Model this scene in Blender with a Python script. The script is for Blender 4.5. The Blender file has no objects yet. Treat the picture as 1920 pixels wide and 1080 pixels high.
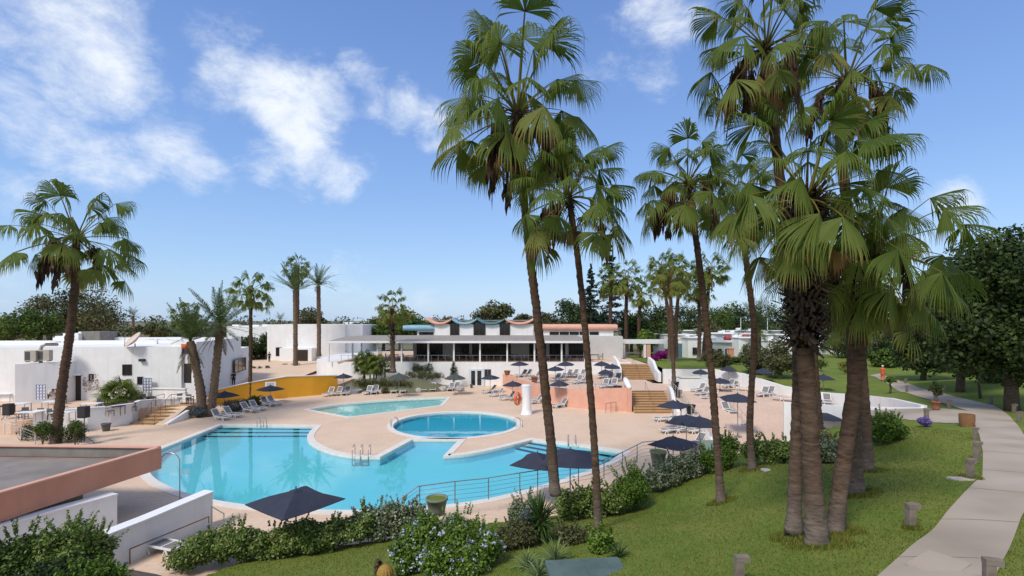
import bpy, math, random
import numpy as np
from mathutils import Vector, Matrix
from mathutils.geometry import tessellate_polygon
PI = math.pi
random.seed(7)
RNG = np.random.default_rng(7)
SC = bpy.context.scene
COL = SC.collection
# camera model: level camera 9 m above the pool deck, lens shifted so that the horizon sits low
F, HZ, H = 935.0, 600.0, 9.0
def P(px, py, z=0.0):
    Y = (H - z) * F / (py - HZ)
    return Vector(((px - 960) / F * Y, Y, z))
def Q(px, py, Y):
    return Vector(((px - 960) / F * Y, Y, H - (py - HZ) / F * Y))
def X(px, Y): return (px - 960) / F * Y
def Z(py, Y): return H - (py - HZ) / F * Y
def rnd(a, b): return random.uniform(a, b)

# ---------------------------------------------------------------- tagging
def tag(o, label=None, cat=None, group=None, kind=None):
    if label: o['label'] = label
    if cat: o['category'] = cat
    if group: o['group'] = group
    if kind: o['kind'] = kind
    return o
def thing(name, label, cat, loc=(0, 0, 0), rz=0.0, group=None):
    o = bpy.data.objects.new(name, None)
    o.empty_display_size = 0.2
    COL.objects.link(o)
    o.location = loc; o.rotation_euler = (0, 0, rz)
    return tag(o, label, cat, group)
KIDS = {}
def link(name, me, parent=None):
    o = bpy.data.objects.new(name, me); COL.objects.link(o)
    if parent is not None:
        o.parent = parent; KIDS.setdefault(parent.name, []).append(o)
    return o
def copy_tree(o, loc=None, rz=None, label=None, group=None, scale=None, parent=None):
    c = o.copy(); COL.objects.link(c)
    if parent is not None: c.parent = parent; KIDS.setdefault(parent.name, []).append(c)
    if loc is not None: c.location = loc
    if rz is not None: c.rotation_euler = (0, 0, rz)
    if scale is not None: c.scale = (scale, scale, scale) if not hasattr(scale, '__len__') else scale
    if label: c['label'] = label
    if group: c['group'] = group
    for ch in KIDS.get(o.name, []): copy_tree(ch, parent=c)
    return c

# ---------------------------------------------------------------- mesh collecting
class MB:
    def __init__(s, origin=(0, 0, 0), rz=0.0):
        s.v = []; s.f = []; s.mi = []; s.o = Vector(origin); s.cur = 0
        s.R = Matrix.Rotation(-rz, 3, 'Z')
    def add(s, vs, fs):
        b = len(s.v); s.v.extend(Vector(p) for p in vs)
        for f in fs: s.f.append([b + i for i in f]); s.mi.append(s.cur)
    def box(s, c, d, rz=0.0, M=None):
        x, y, z = d[0] / 2, d[1] / 2, d[2] / 2
        vs = [Vector(p) for p in ((-x,-y,-z),(x,-y,-z),(x,y,-z),(-x,y,-z),(-x,-y,z),(x,-y,z),(x,y,z),(-x,y,z))]
        R = M if M is not None else Matrix.Rotation(rz, 3, 'Z')
        s.add([R @ p + Vector(c) for p in vs], [(3,2,1,0),(4,5,6,7),(0,1,5,4),(1,2,6,5),(2,3,7,6),(3,0,4,7)])
    def prism(s, poly, z0, z1):
        n = len(poly)
        A = sum(poly[i][0]*poly[(i+1)%n][1]-poly[(i+1)%n][0]*poly[i][1] for i in range(n))
        if A < 0: poly = list(poly)[::-1]
        lo = [(p[0], p[1], z0(p) if callable(z0) else z0) for p in poly]
        hi = [(p[0], p[1], z1(p) if callable(z1) else z1) for p in poly]
        tris = tessellate_polygon([[Vector((p[0], p[1], 0)) for p in poly]])
        fs = []
        for t in tris:
            a, b, c = [Vector(poly[i][:2]) for i in t]
            t = tuple(t) if (b-a).cross(c-a) > 0 else tuple(t)[::-1]
            fs.append(tuple(n + i for i in t)); fs.append(t[::-1])
        fs += [(i, (i+1) % n, n + (i+1) % n, n + i) for i in range(n)]
        s.add(lo + hi, fs)
    def tube(s, pts, r, n=8, cap=True):
        pts = [Vector(p) for p in pts]; m = len(pts)
        rs = r if hasattr(r, '__len__') else [r] * m
        vs = []; prev = None
        for i, p in enumerate(pts):
            t = (pts[min(i+1, m-1)] - pts[max(i-1, 0)]).normalized()
            if prev is None:
                prev = t.orthogonal().normalized() if abs(t.z) < .95 else Vector((1, 0, 0))
            a = (prev - t * prev.dot(t)).normalized(); b = t.cross(a); prev = a
            for k in range(n):
                th = 2 * PI * k / n
                vs.append(p + (a * math.cos(th) + b * math.sin(th)) * rs[i])
        fs = [(i*n+k, i*n+(k+1) % n, (i+1)*n+(k+1) % n, (i+1)*n+k) for i in range(m-1) for k in range(n)]
        if cap: fs += [tuple(range(n))[::-1], tuple((m-1)*n+k for k in range(n))]
        s.add(vs, fs)
    def lathe(s, c, prof, n=16):
        m = len(prof); c = Vector(c)
        vs = [c + Vector((r*math.cos(2*PI*k/n), r*math.sin(2*PI*k/n), z)) for r, z in prof for k in range(n)]
        fs = [(i*n+k, i*n+(k+1) % n, (i+1)*n+(k+1) % n, (i+1)*n+k) for i in range(m-1) for k in range(n)]
        fs += [tuple(range(n))[::-1], tuple((m-1)*n+k for k in range(n))]
        s.add(vs, fs)
    def seg(s, a, b, t0, t1, z0, z1, o0, o1):
        """box on the line a->b (metres t0..t1), offset o0..o1 to the right-hand side of a->b (facing the camera for left to right)"""
        a = Vector((a[0], a[1], 0)); b = Vector((b[0], b[1], 0)); d = (b - a).normalized(); nrm = Vector((d.y, -d.x, 0))
        q = [a + d*t0 + nrm*o1, a + d*t1 + nrm*o1, a + d*t1 + nrm*o0, a + d*t0 + nrm*o0]
        s.prism([(p.x, p.y) for p in q], z0, z1)
    def build(s, name, mats, parent=None, smooth=False):
        me = bpy.data.meshes.new(name)
        me.from_pydata([s.R @ (p - s.o) for p in s.v], [], s.f)
        for m in (mats if isinstance(mats, (list, tuple)) else [mats]): me.materials.append(m)
        me.polygons.foreach_set('material_index', s.mi)
        if smooth: me.polygons.foreach_set('use_smooth', [True] * len(s.f))
        me.update()
        return link(name, me, parent)
def mesh_np(name, V, Fc, mats, parent=None, smooth=False, age=None):
    V = np.ascontiguousarray(V, dtype=np.float32); Fc = np.ascontiguousarray(Fc, dtype=np.int32)
    me = bpy.data.meshes.new(name); k = Fc.shape[1]
    me.vertices.add(len(V)); me.vertices.foreach_set('co', V.ravel())
    me.loops.add(Fc.size); me.loops.foreach_set('vertex_index', Fc.ravel())
    me.polygons.add(len(Fc))
    me.polygons.foreach_set('loop_start', np.arange(0, Fc.size, k, dtype=np.int32))
    me.polygons.foreach_set('loop_total', np.full(len(Fc), k, dtype=np.int32))
    if smooth: me.polygons.foreach_set('use_smooth', np.ones(len(Fc), dtype=bool))
    for m in (mats if isinstance(mats, (list, tuple)) else [mats]): me.materials.append(m)
    me.update(calc_edges=True); me.validate()
    if age is not None:
        at = me.attributes.new('age', 'FLOAT', 'POINT'); at.data.foreach_set('value', np.asarray(age, dtype=np.float32))
    return link(name, me, parent)

# ---------------------------------------------------------------- materials
def newmat(name):
    m = bpy.data.materials.new(name); m.use_nodes = True
    nt = m.node_tree; return m, nt, nt.nodes, nt.links, nt.nodes['Principled BSDF']
def c4(c): return (c[0], c[1], c[2], 1.0)
def mat(name, c1, c2=None, scale=3.0, rough=0.7, bump=0.0, bscale=None, metal=0.0, spec=0.4, detail=6, big=None, coord='pos', lo=.35, hi=.65, streak=None):
    m, nt, N, L, b = newmat(name)
    b.inputs['Roughness'].default_value = rough; b.inputs['Metallic'].default_value = metal
    b.inputs['Specular IOR Level'].default_value = spec
    if c2 is None: c2 = tuple(x * .86 for x in c1)
    if coord == 'pos':
        g = N.new('ShaderNodeNewGeometry'); src = g.outputs['Position']
    else:
        g = N.new('ShaderNodeTexCoord'); src = g.outputs['Object']
    n = N.new('ShaderNodeTexNoise'); n.inputs['Scale'].default_value = scale; n.inputs['Detail'].default_value = detail
    n.inputs['Roughness'].default_value = .6
    L.new(src, n.inputs['Vector'])
    r = N.new('ShaderNodeValToRGB'); r.color_ramp.elements[0].position = lo; r.color_ramp.elements[1].position = hi
    r.color_ramp.elements[0].color = c4(c2); r.color_ramp.elements[1].color = c4(c1)
    L.new(n.outputs['Fac'], r.inputs['Fac'])
    out = r.outputs['Color']
    if big:
        n2 = N.new('ShaderNodeTexNoise'); n2.inputs['Scale'].default_value = big[0]; n2.inputs['Detail'].default_value = 5
        L.new(src, n2.inputs['Vector'])
        r2 = N.new('ShaderNodeMapRange'); r2.inputs[1].default_value = .4; r2.inputs[2].default_value = .7
        L.new(n2.outputs['Fac'], r2.inputs[0])
        mx = N.new('ShaderNodeMix'); mx.data_type = 'RGBA'
        mm = N.new('ShaderNodeMath'); mm.operation = 'MULTIPLY'; mm.inputs[1].default_value = big[2]
        L.new(r2.outputs[0], mm.inputs[0]); L.new(mm.outputs[0], mx.inputs[0])
        L.new(out, mx.inputs[6]); mx.inputs[7].default_value = c4(big[1]); out = mx.outputs[2]
    if streak:
        mp = N.new('ShaderNodeMapping'); mp.inputs['Scale'].default_value = (1.6, 1.6, .13); L.new(src, mp.inputs[0])
        n4 = N.new('ShaderNodeTexNoise'); n4.inputs['Scale'].default_value = 1.6; n4.inputs['Detail'].default_value = 7; L.new(mp.outputs[0], n4.inputs['Vector'])
        r4 = N.new('ShaderNodeMapRange'); r4.inputs[1].default_value = .5; r4.inputs[2].default_value = .78; r4.inputs[4].default_value = streak[1]; L.new(n4.outputs['Fac'], r4.inputs[0])
        m4 = N.new('ShaderNodeMix'); m4.data_type = 'RGBA'; L.new(r4.outputs[0], m4.inputs[0]); L.new(out, m4.inputs[6]); m4.inputs[7].default_value = c4(streak[0]); out = m4.outputs[2]
    L.new(out, b.inputs['Base Color'])
    if bump:
        n3 = N.new('ShaderNodeTexNoise'); n3.inputs['Scale'].default_value = bscale or scale * 6; n3.inputs['Detail'].default_value = 4
        L.new(src, n3.inputs['Vector'])
        bp = N.new('ShaderNodeBump'); bp.inputs['Strength'].default_value = bump; bp.inputs['Distance'].default_value = .02
        L.new(n3.outputs['Fac'], bp.inputs['Height']); L.new(bp.outputs['Normal'], b.inputs['Normal'])
    return m
def leafmat(name, cols, trans=.25, rough=.55, spec=.25):
    """each leaf (mesh island) takes its own tone"""
    m, nt, N, L, b = newmat(name)
    g = N.new('ShaderNodeNewGeometry')
    r = N.new('ShaderNodeValToRGB'); els = r.color_ramp.elements
    while len(els) < len(cols): els.new(.5)
    for i, c in enumerate(cols):
        els[i].position = i / (len(cols) - 1); els[i].color = c4(c)
    L.new(g.outputs['Random Per Island'], r.inputs['Fac']); L.new(r.outputs['Color'], b.inputs['Base Color'])
    b.inputs['Roughness'].default_value = rough; b.inputs['Specular IOR Level'].default_value = spec
    t = N.new('ShaderNodeBsdfTranslucent'); L.new(r.outputs['Color'], t.inputs['Color'])
    mx = N.new('ShaderNodeMixShader'); mx.inputs[0].default_value = trans
    L.new(b.outputs[0], mx.inputs[1]); L.new(t.outputs[0], mx.inputs[2])
    L.new(mx.outputs[0], N['Material Output'].inputs['Surface'])
    return m
def agemat(name, ramp, trans=.3):
    m, nt, N, L, b = newmat(name)
    a = N.new('ShaderNodeAttribute'); a.attribute_name = 'age'
    r = N.new('ShaderNodeValToRGB'); els = r.color_ramp.elements
    while len(els) < len(ramp): els.new(.5)
    for i, (p, c) in enumerate(ramp): els[i].position = p; els[i].color = c4(c)
    L.new(a.outputs['Fac'], r.inputs['Fac']); L.new(r.outputs['Color'], b.inputs['Base Color'])
    b.inputs['Roughness'].default_value = .55; b.inputs['Specular IOR Level'].default_value = .22
    t = N.new('ShaderNodeBsdfTranslucent'); L.new(r.outputs['Color'], t.inputs['Color'])
    mx = N.new('ShaderNodeMixShader'); mx.inputs[0].default_value = trans
    L.new(b.outputs[0], mx.inputs[1]); L.new(t.outputs[0], mx.inputs[2])
    L.new(mx.outputs[0], N['Material Output'].inputs['Surface'])
    return m
def pavemat(name, c1, c2, joint, sx, sy, rough=.75, joint_w=.012, big=None):
    m, nt, N, L, b = newmat(name)
    g = N.new('ShaderNodeNewGeometry')
    br = N.new('ShaderNodeTexBrick'); br.inputs['Scale'].default_value = 1.0
    br.inputs['Brick Width'].default_value = sx; br.inputs['Row Height'].default_value = sy
    br.inputs['Mortar Size'].default_value = joint_w; br.inputs['Color1'].default_value = c4(c1)
    br.inputs['Color2'].default_value = c4(c2); br.inputs['Mortar'].default_value = c4(joint)
    L.new(g.outputs['Position'], br.inputs['Vector'])
    n = N.new('ShaderNodeTexNoise'); n.inputs['Scale'].default_value = .35; n.inputs['Detail'].default_value = 8; n.inputs['Roughness'].default_value = .65
    L.new(g.outputs['Position'], n.inputs['Vector'])
    mr = N.new('ShaderNodeMapRange'); mr.inputs[1].default_value = .42; mr.inputs[2].default_value = .72; mr.inputs[4].default_value = .8
    L.new(n.outputs['Fac'], mr.inputs[0])
    mx = N.new('ShaderNodeMix'); mx.data_type = 'RGBA'; L.new(mr.outputs[0], mx.inputs[0])
    L.new(br.outputs['Color'], mx.inputs[6]); mx.inputs[7].default_value = c4(big or tuple(v * .72 for v in c1))
    n2 = N.new('ShaderNodeTexNoise'); n2.inputs['Scale'].default_value = 6; n2.inputs['Detail'].default_value = 6
    L.new(g.outputs['Position'], n2.inputs['Vector'])
    hs = N.new('ShaderNodeHueSaturation'); L.new(mx.outputs[2], hs.inputs['Color'])
    m2 = N.new('ShaderNodeMapRange'); m2.inputs[3].default_value = .92; m2.inputs[4].default_value = 1.07; m2.inputs[1].default_value = .3; m2.inputs[2].default_value = .7
    L.new(n2.outputs['Fac'], m2.inputs[0]); L.new(m2.outputs[0], hs.inputs['Value'])
    L.new(hs.outputs[0], b.inputs['Base Color'])
    b.inputs['Roughness'].default_value = rough; b.inputs['Specular IOR Level'].default_value = .3
    return m
def watermat(name, tint):
    m, nt, N, L, b = newmat(name)
    N.remove(b)
    g = N.new('ShaderNodeNewGeometry')
    n = N.new('ShaderNodeTexNoise'); n.inputs['Scale'].default_value = .55; n.inputs['Detail'].default_value = 3
    mp = N.new('ShaderNodeMapping'); mp.inputs['Scale'].default_value = (1, .45, 1)
    L.new(g.outputs['Position'], mp.inputs['Vector']); L.new(mp.outputs[0], n.inputs['Vector'])
    bp = N.new('ShaderNodeBump'); bp.inputs['Strength'].default_value = .10; bp.inputs['Distance'].default_value = .06
    L.new(n.outputs['Fac'], bp.inputs['Height'])
    gl = N.new('ShaderNodeBsdfGlossy'); gl.inputs['Roughness'].default_value = .015; gl.inputs['Color'].default_value = (1, 1, 1, 1)
    tr = N.new('ShaderNodeBsdfTransparent'); tr.inputs['Color'].default_value = c4(tint)
    fr = N.new('ShaderNodeFresnel'); fr.inputs['IOR'].default_value = 1.33
    L.new(bp.outputs['Normal'], gl.inputs['Normal']); L.new(bp.outputs['Normal'], fr.inputs['Normal'])
    mx = N.new('ShaderNodeMixShader'); L.new(fr.outputs[0], mx.inputs[0])
    L.new(tr.outputs[0], mx.inputs[1]); L.new(gl.outputs[0], mx.inputs[2])
    L.new(mx.outputs[0], N['Material Output'].inputs['Surface'])
    return m

M = {}
M['white'] = mat('white_render', (.80, .79, .77), (.74, .73, .71), .9, .85, .15, 12, big=(.25, (.68, .66, .62), .4), streak=((.58, .55, .50), .38))
M['white2'] = mat('white_paint', (.80, .79, .77), (.76, .75, .73), 4, .6, coord='obj')
M['coral'] = mat('coral_render', (.60, .27, .17), (.53, .235, .15), .8, .85, .15, 14, big=(.3, (.47, .22, .15), .4), streak=((.40, .22, .16), .5))
M['coral_light'] = mat('coral_trim', (.70, .38, .27), (.62, .33, .24), 1.2, .8)
M['ochre'] = mat('ochre_render', (.74, .36, .022), (.68, .32, .02), .7, .8, .1, 12, big=(.25, (.62, .29, .03), .3))
M['skyblue'] = mat('blue_roof_paint', (.24, .42, .50), (.20, .36, .44), 1.5, .6)
M['teal'] = mat('teal_roof_paint', (.075, .20, .24), (.06, .16, .2), 1.5, .6)
M['concrete'] = mat('grey_concrete', (.25, .225, .195), (.18, .16, .14), 1.2, .9, .3, 14, big=(.35, (.17, .155, .14), .6))
M['roofgrey'] = mat('flat_roof_screed', (.27, .235, .205), (.20, .175, .155), .7, .9, .2, 10, big=(.3, (.145, .125, .11), .6))
M['gravelroof'] = mat('veranda_roof_felt', (.33, .29, .25), (.26, .225, .195), 1.5, .9, .2, 10)
M['darkglass'] = mat('dark_glass', (.012, .012, .014), (.02, .018, .017), 1, .08, spec=.6)
M['darkwood'] = mat('dark_wood', (.035, .022, .015), (.022, .014, .01), 5, .6)
M['frame_dark'] = mat('dark_frame_paint', (.03, .03, .032), (.024, .024, .026), 5, .5)
M['steel'] = mat('brushed_steel', (.45, .45, .44), (.36, .36, .36), 20, .35, metal=.85, coord='obj')
M['railwood'] = mat('brown_handrail', (.22, .13, .075), (.16, .095, .055), 8, .6)
M['navy'] = mat('navy_canvas', (.032, .036, .058), (.025, .028, .046), 2.5, .85, .25, 60, coord='obj')
M['thatch'] = mat('green_grey_canvas', (.075, .08, .075), (.05, .055, .05), 9, .95, .6, 40, coord='obj')
M['sling'] = mat('grey_sling_mesh', (.215, .195, .185), (.17, .155, .148), 30, .8, coord='obj')
M['plastic'] = mat('white_plastic', (.78, .77, .75), (.70, .69, .67), 6, .45, coord='obj')
M['black'] = mat('black_plastic', (.014, .014, .015), (.02, .02, .02), 20, .5, coord='obj')
M['greyplastic'] = mat('grey_plastic', (.10, .105, .11), (.08, .085, .09), 8, .5, coord='obj')
M['terracotta'] = mat('terracotta_clay', (.33, .13, .075), (.26, .10, .06), 8, .8, coord='obj')
M['stair'] = mat('tan_stair_tile', (.50, .31, .15), (.43, .26, .125), 1.6, .75, .1, 10)
M['nose'] = mat('stair_nosing', (.27, .155, .075), (.22, .125, .06), 3, .8)
M['soil'] = mat('bare_soil', (.17, .12, .085), (.11, .08, .055), 2.5, .95, .5, 16)
M['sand'] = mat('pale_gravel_bed', (.50, .42, .35), (.36, .29, .24), 3, .95, .4, 20)
M['rock'] = mat('pale_rock', (.50, .46, .42), (.33, .29, .26), 2.2, .9, .6, 8, coord='obj')
M['beige'] = mat('beige_metal', (.44, .40, .34), (.38, .345, .29), 4, .6, coord='obj')
M['orange'] = mat('orange_plastic', (.72, .12, .03), (.64, .10, .028), 6, .5, coord='obj')
M['deck'] = pavemat('deck_paving', (.70, .515, .365), (.675, .49, .345), (.61, .44, .31), .62, .31, big=(.59, .42, .29))
M['terrace'] = pavemat('terrace_tile', (.68, .48, .35), (.65, .455, .33), (.58, .41, .30), .5, .5, big=(.57, .40, .29))
M['path'] = mat('path_concrete', (.47, .395, .32), (.40, .33, .262), 1.0, .9, .3, 40, big=(.5, (.27, .205, .15), .75))
M['bollard'] = mat('weathered_bollard', (.235, .19, .15), (.15, .12, .095), 5, .9, .3, 30, coord='obj')
M['joint'] = mat('path_joint', (.23, .19, .15), None, 3, .9)
M['coping'] = mat('pool_coping_stone', (.74, .68, .60), (.66, .60, .53), 2, .7, .1, 20)
M['tile_blue'] = mat('blue_pool_tile', (.20, .58, .66), (.17, .55, .65), .35, .5, big=(.12, (.13, .60, .60), .7))
M['tile_deep'] = mat('deep_blue_pool_tile', (.045, .44, .58), (.04, .41, .55), .5, .5)
M['tile_pale'] = mat('pale_pool_tile', (.42, .68, .64), (.38, .63, .60), .5, .5)
M['tile_line'] = mat('dark_tile_line', (.01, .06, .12), None, 2, .5)
M['water'] = watermat('pool_water', (.86, .97, .99))
M['green_lid'] = mat('green_fibreglass', (.105, .15, .135), (.07, .105, .095), 1.4, .7, .3, 10)
def lawnmat():
    m, nt, N, L, b = newmat('lawn_turf')
    g = N.new('ShaderNodeNewGeometry'); src = g.outputs['Position']
    def noise(sc, det=6):
        n = N.new('ShaderNodeTexNoise'); n.inputs['Scale'].default_value = sc; n.inputs['Detail'].default_value = det; n.inputs['Roughness'].default_value = .65
        L.new(src, n.inputs['Vector']); return n.outputs['Fac']
    r = N.new('ShaderNodeValToRGB'); e = r.color_ramp.elements
    e[0].position = .3; e[0].color = (.07, .135, .014, 1); e[1].position = .72; e[1].color = (.26, .235, .06, 1)
    L.new(noise(.42, 7), r.inputs['Fac'])
    r2 = N.new('ShaderNodeValToRGB'); e = r2.color_ramp.elements
    e[0].position = .35; e[0].color = (.09, .155, .017, 1); e[1].position = .7; e[1].color = (.15, .195, .035, 1)
    L.new(noise(5, 8), r2.inputs['Fac'])
    mx = N.new('ShaderNodeMix'); mx.data_type = 'RGBA'; mx.inputs[0].default_value = .5
    L.new(r.outputs[0], mx.inputs[6]); L.new(r2.outputs[0], mx.inputs[7])
    L.new(mx.outputs[2], b.inputs['Base Color']); b.inputs['Roughness'].default_value = .9; b.inputs['Specular IOR Level'].default_value = .15
    bp = N.new('ShaderNodeBump'); bp.inputs['Strength'].default_value = .4; bp.inputs['Distance'].default_value = .04
    L.new(noise(22, 5), bp.inputs['Height']); L.new(bp.outputs[0], b.inputs['Normal'])
    return m
M['lawn'] = lawnmat()
M['ground'] = mat('dry_ground', (.20, .17, .11), (.10, .11, .05), .05, .95, .3, 3)
M['blade'] = leafmat('grass_blade', [(0.058, 0.101, 0.012), (0.116, 0.155, 0.024), (0.198, 0.203, 0.036), (0.281, 0.216, 0.060)], .25)
FAN = [(0, (.062, .108, .014)), (.22, (.118, .168, .025)), (.42, (.185, .215, .042)), (.60, (.33, .26, .07)), (.78, (.28, .16, .06)), (1.0, (.12, .068, .038))]
M['fan'] = agemat('fan_palm_leaf', FAN, .48)
M['fruit'] = mat('brown_palm_fruit', (.085, .043, .027), (.045, .024, .016), 9, .9, coord='obj')
def trunkmat(name, top, mid, low, h0=1.0, h1=4.0):
    m, nt, N, L, b = newmat(name)
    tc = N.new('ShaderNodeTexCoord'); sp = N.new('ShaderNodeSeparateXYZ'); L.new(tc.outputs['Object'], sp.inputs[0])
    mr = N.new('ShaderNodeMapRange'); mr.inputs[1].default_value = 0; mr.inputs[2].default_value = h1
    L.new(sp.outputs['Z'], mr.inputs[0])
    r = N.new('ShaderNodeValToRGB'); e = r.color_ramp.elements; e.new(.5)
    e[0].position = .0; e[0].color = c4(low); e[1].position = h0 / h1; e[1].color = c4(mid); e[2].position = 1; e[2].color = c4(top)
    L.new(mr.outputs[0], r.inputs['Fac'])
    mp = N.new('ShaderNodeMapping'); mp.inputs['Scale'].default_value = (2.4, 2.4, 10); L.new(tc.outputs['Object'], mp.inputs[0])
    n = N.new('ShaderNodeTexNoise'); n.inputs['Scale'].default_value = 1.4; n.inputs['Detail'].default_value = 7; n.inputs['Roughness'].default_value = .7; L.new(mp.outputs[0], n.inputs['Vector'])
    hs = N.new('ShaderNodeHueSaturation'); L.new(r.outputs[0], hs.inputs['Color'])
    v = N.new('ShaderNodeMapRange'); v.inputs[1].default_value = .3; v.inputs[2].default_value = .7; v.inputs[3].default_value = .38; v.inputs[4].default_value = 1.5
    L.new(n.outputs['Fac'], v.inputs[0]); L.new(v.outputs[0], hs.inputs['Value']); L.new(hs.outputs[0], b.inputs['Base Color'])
    bp = N.new('ShaderNodeBump'); bp.inputs['Strength'].default_value = .8; bp.inputs['Distance'].default_value = .03
    L.new(n.outputs['Fac'], bp.inputs['Height']); L.new(bp.outputs[0], b.inputs['Normal'])
    b.inputs['Roughness'].default_value = .95; b.inputs['Specular IOR Level'].default_value = .1
    return m
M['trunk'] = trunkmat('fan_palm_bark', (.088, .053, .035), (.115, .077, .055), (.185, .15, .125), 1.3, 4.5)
M['trunk_date'] = trunkmat('date_palm_bark', (.17, .115, .07), (.16, .115, .08), (.15, .11, .085), 2, 6)
M['bark'] = trunkmat('tree_bark', (.10, .075, .055), (.10, .075, .055), (.12, .095, .075), 1, 4)
M['boots'] = mat('old_leaf_boots', (.085, .052, .034), (.04, .025, .017), 7, .95, coord='obj')
M['l_green'] = leafmat('green_leaves', [(0.021, 0.043, 0.008), (0.049, 0.090, 0.014), (0.088, 0.143, 0.022), (0.149, 0.202, 0.035)])
M['l_dark'] = leafmat('dark_leaves', [(0.016, 0.029, 0.009), (0.030, 0.051, 0.013), (0.052, 0.085, 0.018), (0.084, 0.116, 0.026)])
M['l_olive'] = leafmat('olive_leaves', [(0.038, 0.046, 0.018), (0.079, 0.085, 0.031), (0.123, 0.132, 0.047), (0.175, 0.163, 0.065)])
M['l_fresh'] = leafmat('fresh_leaves', [(0.035, 0.078, 0.010), (0.079, 0.155, 0.018), (0.140, 0.225, 0.029), (0.210, 0.287, 0.046)])
M['l_hedge'] = leafmat('hedge_leaves', [(.045, .085, .012), (.08, .145, .02), (.14, .21, .033), (.20, .25, .05), (.36, .38, .20)])
M['l_varieg'] = leafmat('pale_hedge_leaves', [(.03, .06, .015), (.08, .12, .03), (.34, .36, .26), (.10, .14, .03), (.55, .55, .46)])
M['l_bluegrey'] = leafmat('blue_grey_leaves', [(.06, .075, .075), (.11, .13, .13), (.17, .195, .20)])
M['l_pale'] = leafmat('pale_striped_leaves', [(.09, .15, .05), (.17, .23, .09), (.28, .33, .16)])
M['l_spike'] = leafmat('sword_leaves', [(0.025, 0.058, 0.012), (0.049, 0.098, 0.018), (0.084, 0.143, 0.028)])
M['l_yellow'] = leafmat('yellow_green_leaves', [(0.088, 0.109, 0.016), (0.175, 0.178, 0.029), (0.298, 0.256, 0.052)])
M['date'] = leafmat('date_palm_leaflets', [(0.045, 0.078, 0.022), (0.083, 0.124, 0.035), (0.135, 0.176, 0.055)])
M['date_dry'] = leafmat('dry_leaflets', [(.09, .055, .03), (.15, .10, .05), (.12, .09, .045)])
M['petals_blue'] = leafmat('pale_blue_petals', [(.42, .47, .66), (.55, .60, .76), (.68, .72, .82)], .3)
M['petals_magenta'] = leafmat('magenta_petals', [(.16, .008, .11), (.28, .015, .20), (.40, .03, .30)], .3)
M['petals_violet'] = leafmat('violet_petals', [(.12, .08, .30), (.20, .14, .42), (.30, .24, .5)], .3)
M['needle'] = leafmat('conifer_needles', [(0.012, 0.028, 0.014), (0.024, 0.048, 0.022), (0.045, 0.070, 0.031)])
M['skin'] = mat('skin', (.38, .22, .15), (.33, .19, .13), 8, .6, coord='obj')
M['cloth_dark'] = mat('dark_cloth', (.014, .014, .018), None, 8, .9, coord='obj')
M['cloth_white'] = mat('white_cloth', (.72, .72, .72), None, 8, .9, coord='obj')
M['cloth_orange'] = mat('orange_cloth', (.62, .11, .03), None, 8, .9, coord='obj')
M['hair'] = mat('dark_hair', (.012, .009, .008), None, 8, .7, coord='obj')
# ================================================================= GROUND, LAWN, DECK, POOLS
def catmull(pts, n=6, closed=True):
    out = []; m = len(pts)
    for i in range(m):
        p0, p1, p2, p3 = pts[(i-1) % m], pts[i], pts[(i+1) % m], pts[(i+2) % m]
        for k in range(n):
            t = k / n
            out.append(0.5 * ((2*p1) + (-p0+p2)*t + (2*p0-5*p1+4*p2-p3)*t*t + (-p0+3*p1-3*p2+p3)*t**3))
    return out
def smooth_runs(runs):
    """runs: list of (list of pixel points, is_curve); straight corners stay sharp"""
    out = []
    for pts, curved in runs:
        w = [P(*p) for p in pts]
        if curved and len(w) > 2:
            ext = [2*w[0]-w[1]] + w + [2*w[-1]-w[-2]]
            for i in range(1, len(ext)-2):
                p0, p1, p2, p3 = ext[i-1:i+3]
                for k in range(4):
                    t = k / 4
                    out.append(0.5 * ((2*p1) + (-p0+p2)*t + (2*p0-5*p1+4*p2-p3)*t*t + (-p0+3*p1-3*p2+p3)*t**3))
            out.append(w[-1])
        else: out += w
    res = []
    for p in out:
        if not res or (p - res[-1]).length > .03: res.append(p)
    return res
def offset(poly, d):
    n = len(poly); A = sum(poly[i].x*poly[(i+1) % n].y - poly[(i+1) % n].x*poly[i].y for i in range(n))
    sg = 1 if A > 0 else -1; res = []
    for i in range(n):
        a, b, c = poly[i-1], poly[i], poly[(i+1) % n]
        d1 = (b-a).normalized(); d2 = (c-b).normalized()
        n1 = Vector((d1.y, -d1.x, 0))*sg; n2 = Vector((d2.y, -d2.x, 0))*sg
        nn = n1+n2
        if nn.length < .2: nn = n1
        nn.normalize(); k = max(.6, nn.dot(n1))
        res.append(b + nn*(d/k))
    return res
main_pool = smooth_runs([
    ([(415, 797), (592, 799)], False),
    ([(583, 808), (577, 818), (580, 828), (592, 837), (612, 846), (640, 853), (672, 857), (712, 857.5)], True),
    ([(773, 824.5), (862, 824.5)], False),
    ([(832, 856), (870, 853), (910, 846), (950, 837), (998, 825)], True),
    ([(1085, 835), (1170, 848)], False),
    ([(1140, 868), (1100, 884), (1040, 904), (980, 921), (920, 935), (850, 946), (780, 953), (700, 957), (620, 957.5), (540, 955), (470, 949), (410, 940), (360, 929), (320, 915), (292, 900), (279, 886), (278, 872), (288, 856), (303, 842)], True)])
rc = Vector((X(854.5, 43.4), 43.4, 0)); rr = 5.35
round_pool = [rc + Vector((rr*math.cos(a*2*PI/72), rr*math.sin(a*2*PI/72), 0)) for a in range(72)]
kids_pool = smooth_runs([([(578, 768), (640, 758), (740, 749.5), (840, 745)], True), ([(825, 760.5)], False), ([(735, 772), (655, 782)], False)])
M['tile_wall'] = mat('pool_wall_tile', (.34, .62, .70), (.28, .56, .65), 1.2, .5)
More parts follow.
